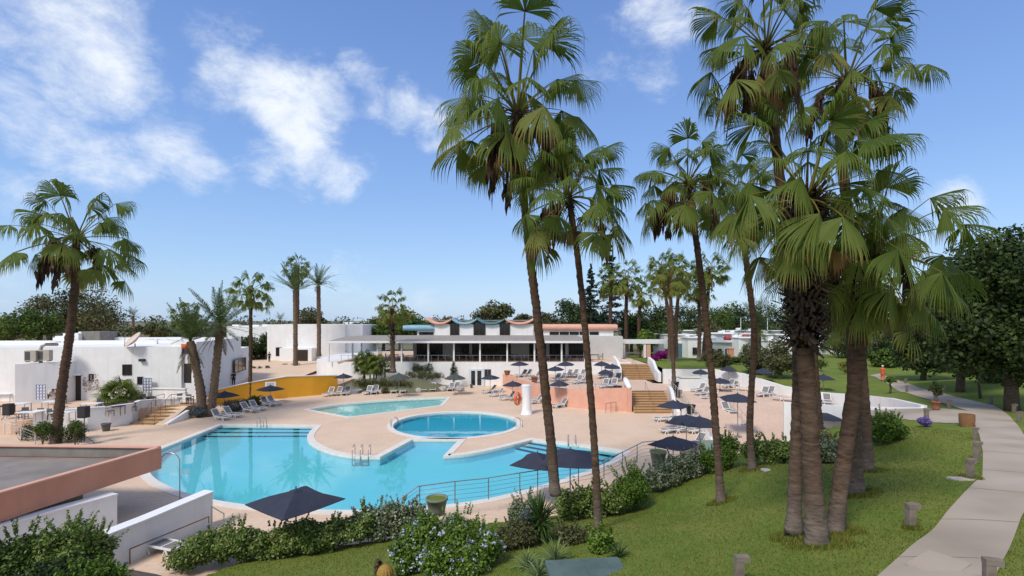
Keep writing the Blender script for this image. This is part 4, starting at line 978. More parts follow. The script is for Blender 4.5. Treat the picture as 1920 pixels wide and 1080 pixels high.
for a in [(413, 787, 0, 68, 'white and grey sun lounger nearest the pool corner, by the blue grey shrub', GL4), (435, 782, 0, 70, 'second sun lounger from the pool corner, half behind the first one', GL4),
          (466, 773, 0, 66, 'sun lounger beside the dark shrub under the ochre wall, nearer of its pair', GL4), (482, 769, 0, 66, 'sun lounger beside the dark shrub under the ochre wall, farther of its pair', GL4),
          (502, 761.5, 0, 64, 'sun lounger under the small parasol at the ochre wall, nearer of its pair', GL4), (514, 759, 0, 64, 'sun lounger under the small parasol at the ochre wall, farther of its pair', GL4),
          (617, 742, 0, -8, 'sun lounger in front of the ochre wall end, first of three', GL1), (633, 741, 0, -8, 'middle sun lounger of three at the ochre wall end', GL1), (649, 740, 0, 0, 'sun lounger of three nearest the small navy parasol', GL1),
          (690, 739, 0, -5, 'sun lounger by the pale gravel bed, nearer the ochre wall of two', GL1), (703, 738, 0, 5, 'sun lounger by the pale gravel bed, farther from the ochre wall of two', GL1),
          (742, 736, 0, -6, 'sun lounger under the green grey parasol, on its ochre wall side', GL1), (757, 736, 0, 4, 'sun lounger under the green grey parasol, on its far side', GL1),
          (798, 733.5, 0, -4, 'sun lounger between the two green grey parasols, first of the pair', GL1), (812, 733, 0, 6, 'sun lounger between the two green grey parasols, second of the pair', GL1),
          (846, 732, 0, -4, 'sun lounger under the dark parasol near the glass door, outer one', GL1), (858, 731, 0, 5, 'sun lounger under the dark parasol nearest the glass door', GL1),
          (918, 737, 0, -62, 'sun lounger at the coral wall corner, closest to the glass door', GL1), (932, 743, 0, -62, 'middle sun lounger of three along the coral wall corner', GL1), (952, 750, 0, -66, 'sun lounger just left of the orange lifebuoy', GL1),
          (1003, 757, 0, -64, 'sun lounger just right of the white pillar, in front', GL1), (1008, 753, 0, -64, 'sun lounger just right of the white pillar, tucked behind', GL1),
          (1050, 764, 0, -56, 'sun lounger against the coral wall between the two tall palms, left of pair', GL1), (1060, 762, 0, -56, 'sun lounger against the coral wall between the two tall palms, right of pair', GL1),
          # upper terrace
          (978, 707, 1.6, -48, 'sun lounger on the coral terrace under its farthest parasol, first', GL2), (988, 706, 1.6, -48, 'sun lounger on the coral terrace under its farthest parasol, second', GL2),
          (1003, 711, 1.6, -50, 'single sun lounger beside the small terracotta planter', GL2), (1042, 714, 1.6, -40, 'sun lounger between the tall palm trunks on the terrace, nearer', GL2), (1053, 713.5, 1.6, -40, 'sun lounger between the tall palm trunks on the terrace, next to it', GL2),
          (1064, 706.5, 1.6, -40, 'sun lounger in the back row between the tall palm trunks, first', GL2), (1076, 706, 1.6, -40, 'sun lounger in the back row between the tall palm trunks, second', GL2),
          (1083, 719, 1.6, -36, 'sun lounger near the edge of the coral wall, in front of the slim trunk', GL2), (1096, 718, 1.6, -36, 'sun lounger near the edge of the coral wall, beside the slim trunk', GL2), (1090, 706.5, 1.6, -36, 'sun lounger behind the slim trunk in the back row', GL2),
          (1133, 727, 1.6, -30, 'sun lounger right of the slim trunk near the dark basket', GL2), (1149, 726, 1.6, -30, 'sun lounger right beside the dark basket on the coral wall', GL2),
          (1142, 716, 1.6, -30, 'sun lounger of the second row right of the slim trunk', GL2), (1157, 715, 1.6, -30, 'sun lounger of the second row nearest the upper stairs', GL2),
          (1128, 709, 1.6, -30, 'sun lounger under the crowded parasols by the restaurant platform, first', GL2), (1143, 708, 1.6, -30, 'sun lounger under the crowded parasols by the restaurant platform, second', GL2),
          # right terrace
          (1298, 720, 1.3, 0, 'sun lounger facing the pool beside the white palm planter', GL3), (1314, 720, 1.3, 2, 'sun lounger facing the pool under the parasol by the planter', GL3),
          (1310, 735, 1.25, -62, 'sun lounger in the row along the terrace fence, farthest', GL3), (1318, 742, 1.2, -62, 'sun lounger in the row along the terrace fence, middle', GL3), (1332, 750, 1.1, -62, 'sun lounger in the row along the terrace fence, nearest', GL3),
          (1367, 727, 1.3, -52, 'sun lounger under the parasol against the white terrace wall, left', GL3), (1377, 726, 1.3, -52, 'sun lounger under the parasol against the white terrace wall, right', GL3), 
          (1431, 743, 1.3, -48, 'sun lounger with back to the white terrace wall, left of pair', GL3), (1442, 742, 1.3, -48, 'sun lounger with back to the white terrace wall, right of pair', GL3),
          (1535, 757, 1.3, -25, 'sun lounger glimpsed behind the shorter white wall, left of pair', GL3), (1552, 758.5, 1.3, -25, 'sun lounger glimpsed behind the shorter white wall, right of pair', GL3),
          (1366, 775, .72, 4, 'sun lounger behind the umbrella pole between the two slim trunks', GL3), (1304, 838, 0, -60, 'sun lounger behind the low navy umbrella near the green glass panel', GL3),
          (300, 1034, .0, 72, 'single white sun lounger beside the white sloping wall, turned from the pool', 'near loungers'), ]:
    lounger(*a)
for a in [(1248, 790, 0, -85, 'flat sun lounger at the foot of the tan pool stairs', GL3), (1262, 812, 0, -80, 'flat sun lounger in front of the pair of big navy umbrellas', GL3), (1377, 806, .15, -88, 'flat sun lounger by the umbrella pole between the slim trunks', GL3),
          (1388, 732, 1.3, 58, 'flat sun lounger along the white terrace wall, farther', GL3), (1472, 752, 1.3, 58, 'flat sun lounger along the white terrace wall, beside the palm clump', GL3), (1312, 812, 0, -80, 'flat sun lounger hidden behind the biggest navy umbrella', GL3)]:
    lounger(*a, flat=True)
# ---- umbrellas
def umbrella(px, ptop, wpx, Y, rot, label, group, z0=None, mt='navy', sides=4, rise=.42, sag=.05, base_py=None, hk=None):
    zt = Z(ptop, Y); x = X(px, Y)
    if z0 is None: z0 = 0
    o = thing('parasol', label, 'parasol', (x, Y, z0), math.radians(rot), group)
    h = zt-z0; hw = wpx/2/F*Y
    R_ = hw  # centre to corner
    n = 6; q = MB(); vs = []; fs = []
    for layer, dz in ((0, 0), (1, -.025)):
        b0 = len(vs); vs.append((0, 0, h-.06+dz))
        for i in range(1, n+1):
            t = i/n
            for s in range(sides):
                a0, a1 = 2*PI*s/sides, 2*PI*(s+1)/sides
                for k in range(4):
                    u = k/4; p = Vector((math.cos(a0), math.sin(a0), 0)).lerp(Vector((math.cos(a1), math.sin(a1), 0)), u)
                    z = h-.06-rise*t**1.08 - sag*math.sin(PI*u)*t*1.2 + .04*math.sin(PI*t)
                    inw = 1-.045*math.sin(PI*u)*t
                    vs.append((p.x*R_*t*inw, p.y*R_*t*inw, z+dz))
        m = sides*4
        for k in range(m):
            f = (b0, b0+1+k, b0+1+(k+1) % m); fs.append(f if layer == 0 else f[::-1])
        for i in range(n-1):
            for k in range(m):
                f = (b0+1+i*m+k, b0+1+(i+1)*m+k, b0+1+(i+1)*m+(k+1) % m, b0+1+i*m+(k+1) % m); fs.append(f if layer == 0 else f[::-1])
    m = sides*4; b1 = 1+n*m
    for k in range(m): a = 1+(n-1)*m+k; c = 1+(n-1)*m+(k+1) % m; fs.append((a, b1+a, b1+c, c))
    q.add(vs, fs); can = q.build('canopy', M[mt], o)
    q = MB(); q.lathe((0, 0, h-.09), [(.16*R_, -.02), (.12*R_, .03), (.02, .085)], 4 if sides == 4 else sides); q.build('vent_cap', M[mt], can)
    q = MB(); q.tube([(0, 0, 0), (0, 0, h-.05)], .028, 8); q.build('pole', M['steel'], o)
    q = MB(); q.tube([(0, 0, h-.06), (0, 0, h+.09)], [.03, .018], 6); q.build('finial', M['black'], o)
    for s in range(sides):
        a0 = 2*PI*s/sides; q = MB(); q.tube([(0, 0, h-.16), (math.cos(a0)*R_*.97, math.sin(a0)*R_*.97, h-.1-rise)], .012, 4)
        q.tube([(.03*math.cos(a0), .03*math.sin(a0), h-.75), (math.cos(a0)*R_*.5, math.sin(a0)*R_*.5, h-.13-rise*.5)], .010, 4); q.build('rib', M['steel'], o)
    q = MB(); q.lathe((0, 0, 0), [(.30, 0), (.30, .06), (.06, .10), (.045, .32)], 12); q.build('base', M['concrete'], o)
    return o
GU1, GU2, GU3, GU4 = 'navy umbrellas in front of the hedges', 'navy umbrellas on the upper coral terrace', 'navy umbrellas on the right terrace', 'umbrellas along the far deck edge'
umbrella(555, 916, 178, 18.6, -80, 'nearest navy umbrella, over the hedge at the front pool edge', GU1)
umbrella(1008, 848, 112, 24.2, 20, 'navy umbrella left of the tall trunk in front of the pool', GU1)
umbrella(1069, 841, 142, 23.0, 34, 'navy umbrella between the tall trunk and the slimmer trunk by the pool', GU1)
umbrella(1262, 750, 66, 40.5, 8, 'navy umbrella at the foot of the tan pool stairs', GU3)
umbrella(1287, 777, 92, 33.5, 14, 'navy umbrella half hidden behind a larger one by the stairs', GU3)
umbrella(1312, 780, 84, 31.5, 36, 'large navy umbrella overlapping another beside the slim trunk', GU3)
umbrella(1262, 817, 97, 28.2, 2, 'faded navy umbrella seen over the railing behind the big green pot', GU1)
umbrella(1383, 737, 76, 37.5, 34, 'navy umbrella with a tall pole between the two slim trunks', GU3, .2)
umbrella(1533, 767, 106, 35.0, 24, 'navy umbrella half hidden behind the thick palm clump trunks', GU3)
umbrella(1314, 692, 40, 58.0, 30, 'small navy umbrella over the two loungers by the planter', GU3, 1.3)
umbrella(1366, 686, 38, 57.8, 30, 'small navy umbrella standing out against the white terrace wall', GU3, 1.3)
umbrella(1350, 708, 52, 54.0, 25, 'navy umbrella behind the curved slim trunk on the right terrace', GU3, 1.3)
umbrella(1432, 690, 44, 55.0, 30, 'navy umbrella in front of the olive bushes above the white wall', GU3, 1.3)
umbrella(1544, 701, 44, 50.0, 30, 'navy umbrella seen between the palm clump trunks above the white wall', GU3, 1.3)
umbrella(974, 677, 38, 65.0, 20, 'small navy umbrella against the white restaurant platform', GU2, 1.6)
umbrella(1060, 677, 42, 63.5, 30, 'navy umbrella between the two tall trunks, the highest one', GU2, 1.6)
umbrella(1041, 686, 38, 60.0, 20, 'navy umbrella just right of the tallest trunk on the coral terrace', GU2, 1.6)
umbrella(1048, 713, 43, 52.0, 20, 'navy umbrella in front of the coral wall between the two tall trunks', GU4)
umbrella(1128, 677, 40, 63.0, 30, 'navy umbrella at the restaurant platform corner, nearer the slim trunk', GU2, 1.6)
umbrella(1148, 682, 42, 60.0, 35, 'navy umbrella nearest the upper tan stairs', GU2, 1.6)
umbrella(1135, 692, 38, 57.5, 30, 'navy umbrella lowest of the crowded group by the upper stairs', GU2, 1.6)
umbrella(919, 702, 40, 61.5, 25, 'navy umbrella beside the pale glass door', GU4)
umbrella(961, 714, 43, 55.5, 25, 'navy umbrella behind the white lifebuoy pillar', GU4)
umbrella(644, 700, 35, 60.0, 30, 'small navy umbrella at the end of the ochre wall', GU4)
umbrella(748, 699, 42, 58.5, 10, 'round green grey parasol in front of the mound hedge', GU4, mt='thatch', sides=10, rise=.55)
umbrella(853, 700, 40, 60.0, 10, 'round dark grey parasol by the cone topiary', GU4, mt='thatch', sides=10, rise=.55)
umbrella(507, 722, 51, 54.0, 18, 'grey blue parasol in front of the ochre wall', GU4)
umbrella(421, 733, 54, 49.0, 12, 'flat navy parasol beside the two leaning date palms', GU4)
for px, py, Y, lab in ((1151, 645, 78, 'closed navy umbrella standing by the blue pergola post'),):
    o = thing('closed_parasol', lab, 'parasol', (X(px, Y), Y, 3.25)); q = MB(); q.lathe((0, 0, .6), [(.12, 0), (.38, .3), (.3, .9), (.16, 1.9), (.04, 2.2)], 10); q.build('folded_canopy', M['navy'], o)
    q = MB(); q.tube([(0, 0, 0), (0, 0, 2.95)], .035, 6); q.build('pole', M['steel'], o)
# ---- railings
def railing(label, pts, h=.95, post=1.5, wires=3, mt='steel', r=.022, name='railing', top='steel', inter=True):
    pts = [Vector(p) for p in pts]; o = thing(name, label, 'railing', pts[0])
    q = MB(o.location); q.tube([p+Vector((0, 0, h)) for p in pts], r*1.15, 6); q.build('handrail', M[top], o)
    for j in range(wires):
        q = MB(o.location); q.tube([p+Vector((0, 0, h*(j+1)/(wires+1))) for p in pts], r*.4, 4); q.build('rail_wire', M[mt], o)
    tot = 0; cum = [0]
    for a, b_ in zip(pts, pts[1:]): tot += (b_-a).length; cum.append(tot)
    n = max(1, round(tot/post))
    for k in range(n+1):
        s = tot*k/n
        for i in range(len(pts)-1):
            if cum[i]-1e-6 <= s <= cum[i+1]+1e-6:
                p = pts[i].lerp(pts[i+1], (s-cum[i])/(cum[i+1]-cum[i])); break
        q = MB(o.location); q.tube([p, p+Vector((0, 0, h))], r*1.1, 6); q.build('post', M[mt], o)
    return o
# the long railing: handrail pixels with assumed depth
hr = [(728, 951, 21.2), (783, 912, 22.0), (850, 903, 22.5), (910, 897, 23.0), (967, 888, 23.6), (1040, 877, 24.4), (1120, 866, 25.2), (1163, 850, 26.4), (1205, 829, 28.2), (1225, 827, 28.6), (1275, 826, 29)]
railing('long steel wire railing curving along the front of the pool behind the hedges', [Q(a, b_, Y)-Vector((0, 0, 1.0)) for a, b_, Y in hr], 1.0, 1.55, 4)
railing('short handrail along the white sloping wall by the near lounger', [Vector((-12.9, 21.4, .1)), Vector((-11.9, 20.6, .1))], .9, 1.2, 0, r=.02)
railing('thin steel rail fixed on the white sloping wall near the single lounger', [Vector((-12.95, 21.3, .05)), Vector((-14.1, 18.4, .0))], .55, 3, 0, 'railwood', top='railwood')
railing('brown metal handrail down the middle of the court steps', [Vector((P(266, 797).x, P(266, 797).y, 0)), Vector((X(293, 46.4), 46.4, 1.0)), Vector((X(308, 47.6), 47.6, 1.0))], .95, 1.3, 2, 'railwood', top='railwood')
railing('brown metal handrail along the ramp beside the court steps', [Vector((P(290, 796).x, P(290, 796).y, 0)), Vector((X(322, 47.2), 47.0, 1.0)), Vector((X(352, 48.4), 48.4, 1.0))], .95, 1.4, 2, 'railwood', top='railwood')
railing('white stair railing beside the clipped hedge at the left edge', [P(8, 815, 1.0), P(28, 819, .8), P(66, 834, 0.0)], .85, 1.1, 3, 'plastic', .028, top='plastic')
railing('tan metal fence along the edge of the sloping right terrace', [Vector((17.0, 54.0, 1.6)), Vector((16.4, 50, 1.4)), Vector((15.9, 46.5, 1.24)), Vector((15.0, 41, .65)), Vector((14.7, 37, .18))], 1.0, 1.3, 4, 'beige', top='beige')
railing('short handrail on the sloping right terrace beside the slim trunk', [Vector((19.9, 46.2, 1.2)), Vector((18.9, 41.5, .7)), Vector((18.5, 39.3, .45))], .95, 1.5, 1, 'beige', top='beige')
railing('thin handrail up the middle of the lower tan stairs', [Vector((13.6, 48, 0.1)), Vector((14.0, 52.4, 1.6))], .9, 2.2, 0, 'railwood', r=.016, top='railwood')
railing('thin handrail up the middle of the upper tan stairs', [Vector((15.8, 61.8, 1.6)), Vector((16.1, 66.4, 3.1))], .9, 2.2, 0, 'railwood', r=.016, top='railwood')
railing('thin steel fence along the top of the coral terrace wall', [(x+.05, y+.3, 1.75) for x, y in cw[1:]], .75, 1.7, 2, r=.014)
railing('brown metal hoop rail in front of the coral wall', [P(1136, 775), P(1155, 772)], .95, .8, 1, 'railwood', top='railwood')
# pool ladders
def ladder(label, p, rz, dz=.75):
    o = thing('pool_ladder', label, 'pool ladder', p, rz)
    for s in (-.26, .26):
        q = MB(); q.tube([(s, .45, 0), (s, .45, dz*.8), (s, .3, dz), (s, .05, dz*.95), (s, -.12, dz*.6), (s, -.14, -.9)], .024, 8); q.build('rail', M['steel'], o, True)
    for k in range(3):
        q = MB(); q.box((0, -.14, -.2-.28*k), (.5, .09, .03)); q.build('step', M['steel'], o)
ladder('steel pool ladder on the rounded peninsula, first of two', P(669, 857), 0); ladder('steel pool ladder on the rounded peninsula, second of two', P(684, 857), 0)
ladder('thin steel ladder at the far edge of the main pool', P(493, 799), PI); ladder('steel ladder by the round pool kerb', P(736, 800), -1.2)
ladder('steel ladder at the right corner steps of the main pool', P(1072, 834), PI); ladder('steel ladder near the restaurant door side of the round pool', P(975, 800), 1.9)
o = thing('shower_post', 'thin curved outdoor shower pipe standing at the pool edge beside the coral parapet', 'shower', P(352, 934, 0) + Vector((0, -.6, 0)))
q = MB(); q.tube([(0, 0, 0), (0, 0, 2.1), (-.12, 0, 2.32), (-.4, 0, 2.45), (-.75, 0, 2.4), (-.95, 0, 2.15)], .025, 8); q.build('pipe', M['steel'], o, True)
q = MB(); q.lathe((-.95, 0, 2.06), [(.09, 0), (.07, .04), (.02, .1)], 10); q.build('shower_head', M['steel'], o)
# lifeguard pillar with lifebuoy
o = thing('white_pillar', 'round white pillar beside the orange lifebuoy at the edge of the round pool', 'pillar', P(987, 776.5, 0))
q = MB(); q.lathe((0, 0, 0), [(.62, 0), (.55, .05), (.47, .5), (.44, 1.4), (.47, 2.75), (.49, 2.8), (.2, 2.83)], 20); q.build('shaft', M['white2'], o, True)
o = thing('lifebuoy', 'orange lifebuoy hung on the side of the white pillar', 'lifebuoy', (X(970.5, 47.2), 47.2, 1.55), .95)
q = MB()
rp = [(.37*math.cos(2*PI*k/20), 0, .52*math.sin(2*PI*k/20)) for k in range(21)]
q.tube([Vector(p) for p in rp], .14, 8, cap=False); q.build('ring', M['orange'], o, True)
M['band'] = mat('lifebuoy_band', (.70, .35, .2), None, 3, .6)
for a in (.8, 2.3, 3.9, 5.5):
    q = MB(); q.box((.37*math.cos(a), 0, .52*math.sin(a)), (.16, .3, .32), M=Matrix.Rotation(-a, 3, 'Y')); q.build('reflective_band', M['band'], o)
q = MB(); q.box((.5, 0, 0), (.35, .06, .06)); q.build('bracket', M['steel'], o)
# ---- pots, bins, baskets
def pot(name, label, p, r, h, mt, fill=None, cat='pot', rim=True, n=18):
    o = thing(name, label, cat, p); q = MB()
    q.lathe((0, 0, 0), [(r*.72, 0), (r*.8, h*.3), (r*.97, h*.86), (r*1.06, h*.87), (r*1.06, h), (r*.92, h), (r*.9, h*.9), (.01, h*.88)], n); q.build('pot_body', M[mt], o, True)
    if fill:
        q = MB(); q.lathe((0, 0, h*.82), [(r*.9, 0), (r*.86, h*.09), (r*.3, h*.14)], n); q.build('planting', M[fill], o)
    return o
POT = {}
M['pot_green'] = mat('green_grey_pot', (.20, .22, .16), (.15, .17, .12), 4, .7, coord='obj'); M['pot_lime'] = mat('olive_pot', (.16, .18, .05), (.12, .135, .04), 4, .7, coord='obj')
pot('round_pot', 'round olive green pot behind the blue flowered bush by the railing', Q(819, 953, 21.6) - Vector((0, 0, .25)), .46, .72, 'pot_green', 'lawn')
pot('round_pot', 'round grey green pot with low grass behind the hedge and railing', Q(1234, 868, 26.5) - Vector((0, 0, .2)), .42, .85, 'pot_green', 'lawn')
pot('bucket', 'grey plastic bucket at the foot of the white dining terrace parapet', P(199, 808), .33, .62, 'greyplastic', cat='bucket')
pot('planter_pot', 'small terracotta planter on the coral terrace under the far parasol', (X(951, 66), 66, 1.75), .42, .55, 'terracotta', 'l_green')
pot('planter_pot', 'terracotta planter on top of the coral wall right of the white pillar', (X(1002, 58.5), 58.5, 1.75), .42, .6, 'terracotta', 'l_green')
o = thing('dark_basket', 'dark wicker basket on the coral wall near the stairs', 'basket', (X(1158, 50.2), 50.2, 1.6)); q = MB(); q.lathe((0, 0, 0), [(.4, 0), (.46, .75), (.42, .75), (.3, .7)], 12); q.build('basket_body', M['frame_dark'], o)
pot('planter_pot', 'dark pot at the fence of the right terrace, the lower one', (15.4, 43, .9), .4, .8, 'black', 'l_green'); pot('planter_pot', 'dark pot at the fence corner above the lower stairs', (17.4, 53.2, 1.5), .4, .9, 'black', 'l_green'); pot('planter_pot', 'small dark pot halfway along the right terrace fence', (16.5, 49.4, 1.35), .32, .7, 'black', 'l_green')
pot('litter_bin', 'small grey bin beside the pale glass door', P(884, 727.5), .2, .5, 'greyplastic', cat='bin')
o = thing('glass_screen', 'pale green glass screen beside the slim trunk on the deck', 'glass screen', (X(1330, 30.5), 30.5, 0)); q = MB(); q.box((0, 0, .9), (1.1, .03, 1.5)); q.build('pane', mat('green_glass', (.36, .48, .40), None, 1, .15), o)
q = MB(); q.box((-.56, 0, .85), (.05, .06, 1.7)); q.build('post', M['steel'], o); q = MB(); q.box((.56, 0, .85), (.05, .06, 1.7)); q.build('post', M['steel'], o)
bp_ = P(1813, 799, 3.5)
o = thing('wicker_bin', 'round brown wicker bin at the corner of the lawn and the path', 'bin', (bp_.x, bp_.y, lz(bp_.x, bp_.y)))
q = MB(); q.lathe((0, 0, 0), [(.3, 0), (.33, .3), (.33, .62), (.29, .62), (.27, .3)], 18); q.build('basket_body', mat('wicker', (.28, .14, .06), (.18, .085, .035), 14, .8, .5, 60, coord='obj'), o)
# ---- bollard lights
def bollard(px, py, Y, hpx, label, rz=0):
    p = Q(px, py, Y); z = lz(p.x, p.y); s = hpx/F*Y*.92
    o = thing('bollard_light', label, 'bollard light', (p.x, p.y, z-.03), rz, 'concrete bollard lights along the path')
    q = MB(); q.box((-.04*s, 0, .44*s), (.26*s, .24*s, .9*s)); q.build('post', M['bollard'], o)
    q = MB(); q.box((.05*s, 0, .93*s), (.46*s, .27*s, .17*s)); q.build('head', M['bollard'], o)
    q = MB(); q.box((.18*s, 0, .83*s), (.16*s, .2*s, .03*s)); q.build('lamp', M['plastic'], o)
bollard(1709, 993, 11.4, 54, 'weathered bollard light alone on the lawn beside the near path'); bollard(1820, 902, 15.4, 42, 'bollard light on a pale slab at the lawn edge by the path', .3)
bollard(1832, 858, 18.4, 38, 'bollard light third from the wicker bin along the path', .4); bollard(1829, 826, 21.8, 26, 'bollard light right below the wicker bin', .4)
bollard(1780, 766, 32.5, 18, 'bollard light where the walkway leaves the path'); bollard(1701, 748, 45, 14, 'small bollard light behind the sapling on the path side'); bollard(1859, 766, 34, 18, 'bollard light beyond the path by the thin sapling'); bollard(1902, 782, 30, 20, 'bollard light across the path, first from the frame edge', .2)
bollard(1768, 738, 42, 15, 'bollard light behind the potted red stemmed plant'); bollard(1698, 725, 52, 11, 'far bollard light near the person in orange'); bollard(1912, 800, 27, 22, 'low dark bollard light across the path at the frame edge', .2)
bollard(1388, 1128, 9.15, 60, 'bollard light cut by the lower frame edge in the lawn'); bollard(1858, 1138, 8.0, 66, 'bollard light cut by the lower frame edge beside the path', -.3)
bollard(1738, 795, 28.6, 25, 'brownish bollard light right behind the violet flowered shrub')
b_ = P(1805, 903, 4.05); o = thing('paving_slab', 'pale stone slab under the bollard light at the lawn edge', 'slab', (b_.x, b_.y, lz(b_.x, b_.y))); q = MB(); q.box((0, 0, .02), (.75, .3, .06)); q.build('slab_body', M['rock'], o)
vp = Q(1436, 890, 20.5); o = thing('valve_cover', 'small pale round valve cover in the lawn near the wavy palm trunk', 'valve cover', (vp.x, vp.y, lz(vp.x, vp.y))); q = MB(); q.lathe((0, 0, 0), [(.2, 0), (.2, .05), (.14, .07)], 14); q.build('cover_disc', M['rock'], o)
# manhole cover in the path, stump, cover plate
pc = P(1760, 1062, 4.6); o = thing('path_hatch', 'rectangular concrete hatch set in the near path', 'hatch', (pc.x, pc.y, lz(pc.x, pc.y)+.036), .55); q = MB(); q.box((0, 0, .012), (1.0, .62, .03)); q.build('hatch_plate', M['path'], o)
pc = Vector((X(1102, 12.1), 12.1, 0)); zc = lz(pc.x, pc.y)
o = thing('green_hatch', 'faded green hatch cover in the planting bed at the bottom edge', 'hatch cover', (pc.x, pc.y, zc-.02), .1)
q = MB(); q.box((0, 0, .08), (1.9, 1.25, .16)); q.build('hatch_plate', M['green_lid'], o)
q = MB(); 
for k in range(3): q.box((-.6+.6*k, 0, .165), (.05, 1.1, .02))
q.build('hatch_rib', M['green_lid'], o)
# ---- speakers on tripods, tables and chairs of the left terrace
def speaker(px, py, Y, z0, ph, label):
    o = thing('speaker_stand', 'tripod stand of the ' + label, 'stand', (X(px, Y), Y, z0)); zt = Z(py, Y)-z0
    q = MB(); q.tube([(0, 0, .15), (0, 0, zt)], .03, 6); q.build('pole', M['black'], o)
    for k in range(3): a = 2*PI*k/3+.5; q = MB(); q.tube([(0, 0, .65), (.6*math.cos(a), .6*math.sin(a), 0)], .022, 5); q.build('leg', M['black'], o)
    o = thing('loudspeaker', label, 'loudspeaker', (X(px, Y), Y, z0+zt)); q = MB(); q.prism([(-.30, -.26), (.30, -.26), (.22, .25), (-.22, .25)], 0, ph); q.build('cabinet', M['black'], o)
    q = MB(); q.box((0, -.265, ph/2), (.5, .012, ph*.88)); q.build('grille', M['frame_dark'], o)
speaker(17, 778, 40.5, 1.0, .92, 'black loudspeaker on a stand at the left frame edge'); speaker(158, 783, 36.2, 0, .82, 'black loudspeaker on a stand right of the thick leaning palm trunk')
def make_table(w_, d_, h_, tm, lm):
    o = thing('dining_table', 'x', 'table'); q = MB(); q.box((0, 0, h_-.025), (w_, d_, .05)); q.build('tabletop', M[tm], o)
    for sx in (-1, 1):
        for sy in (-1, 1): q = MB(); q.box((sx*(w_/2-.06), sy*(d_/2-.06), h_/2-.025), (.05, .05, h_-.05)); q.build('leg', M[lm], o)
    return o
def make_chair(tm, lm):
    o = thing('dining_chair', 'x', 'chair'); q = MB(); q.box((0, 0, .45), (.46, .46, .05)); q.build('seat', M[tm], o)
    q = MB(); q.box((0, .22, .72), (.46, .04, .42)); q.build('backrest', M[tm], o)
    for sx in (-1, 1):
        for sy in (-1, 1): q = MB(); q.box((sx*.2, sy*.2, .22), (.04, .04, .44)); q.build('leg', M[lm], o)
        q = MB(); q.box((sx*.23, 0, .66), (.04, .42, .03)); q.build('armrest', M[lm], o)
    return o
wt0, dt0, ch0, cw0 = make_table(1.5, .8, .76, 'plastic', 'beige'), make_table(1.3, .7, .76, 'darkwood', 'railwood'), make_chair('greyplastic', 'frame_dark'), make_chair('railwood', 'railwood')
first = set()
def place(src, loc, rz, label, group):
    if src.name not in first:
        first.add(src.name); src.location = loc; src.rotation_euler = (0, 0, rz); src['label'] = label; src['group'] = group; return src
    return copy_tree(src, loc, rz, label, group)
for px, py, lab in ((36, 772, 'white table at the left frame edge beside the loudspeaker'), (100, 768, 'white table behind the leaning palm trunk'), (55, 790, 'long white table in front of the speaker, nearest the hedge'), (172, 772, 'white table just inside the white parapet corner'), (10, 752, 'white table by the big potted plant'), (118, 790, 'white table between the leaning trunk and the topiary')):
    place(wt0, P(px, py, 1.0), .1, lab, 'white tables on the dining terrace')
for px, py, rz, lab in ((44, 786, .3, 'dark chair beside the loudspeaker at the left edge'), (62, 757, 2.8, 'dark chair near the low white wing'), (80, 786, 3.3, 'black chair left of the leaning trunk, near one'), (98, 787, 3.0, 'black chair left of the leaning trunk, beside its twin'), (122, 777, 2.4, 'dark chair just right of the leaning trunk'), (187, 768, .5, 'dark chair by the parapet corner'), (118, 758, 2.0, 'dark chair near the dark double door'), (251, 759, .4, 'grey chair right of the bushy fan palm'), (268, 757, .5, 'grey chair near the grey tub by the fan palm'), (335, 757, .2, 'grey chair on the court before the porch wall, left one'), (356, 757, 3.3, 'grey chair on the court before the porch wall, right one')):
    place(ch0, P(px, py, 1.0), rz, lab, 'dark terrace chairs')
for px, py, lab in ((216, 778, 'low brown wooden table on the terrace in front of the bushy palm, left'), (236, 772, 'low brown wooden table on the terrace in front of the bushy palm, right'), (8, 778, 'dark wooden table at the left frame edge')):
    place(dt0, P(px, py, 1.0), .1, lab, 'brown wooden terrace tables')
place(wt0, P(345, 758, 1.0), .1, 'small pale table between two grey chairs before the porch wall', 'white tables on the dining terrace')
for px, py, lab in ((206, 780, 'brown wooden chair left of the low brown tables'), (249, 772, 'brown wooden chair right of the low brown tables')): place(cw0, P(px, py, 1.0), 1.2, lab, 'brown wooden terrace chairs')
pot('tub', 'grey tub beside the chairs right of the bushy fan palm', P(282, 753, 1.0), .35, .5, 'greyplastic', cat='tub')
# veranda furniture of the restaurant (indistinguishable at this size)
random.seed(5)
for k in range(12):
    x = -20+k*2.9; y = 70.6+1.6*(k % 2)
    place(dt0, (x, y, 3.256), 0, 'dark dining table on the restaurant veranda behind the guard rail', 'veranda dining tables')
    for s in (-1, 1): place(ch0, (x+s*1.0, y+rnd(-.2, .2), 3.256), -s*PI/2, 'dark dining chair at a table on the restaurant veranda', 'veranda dining chairs')
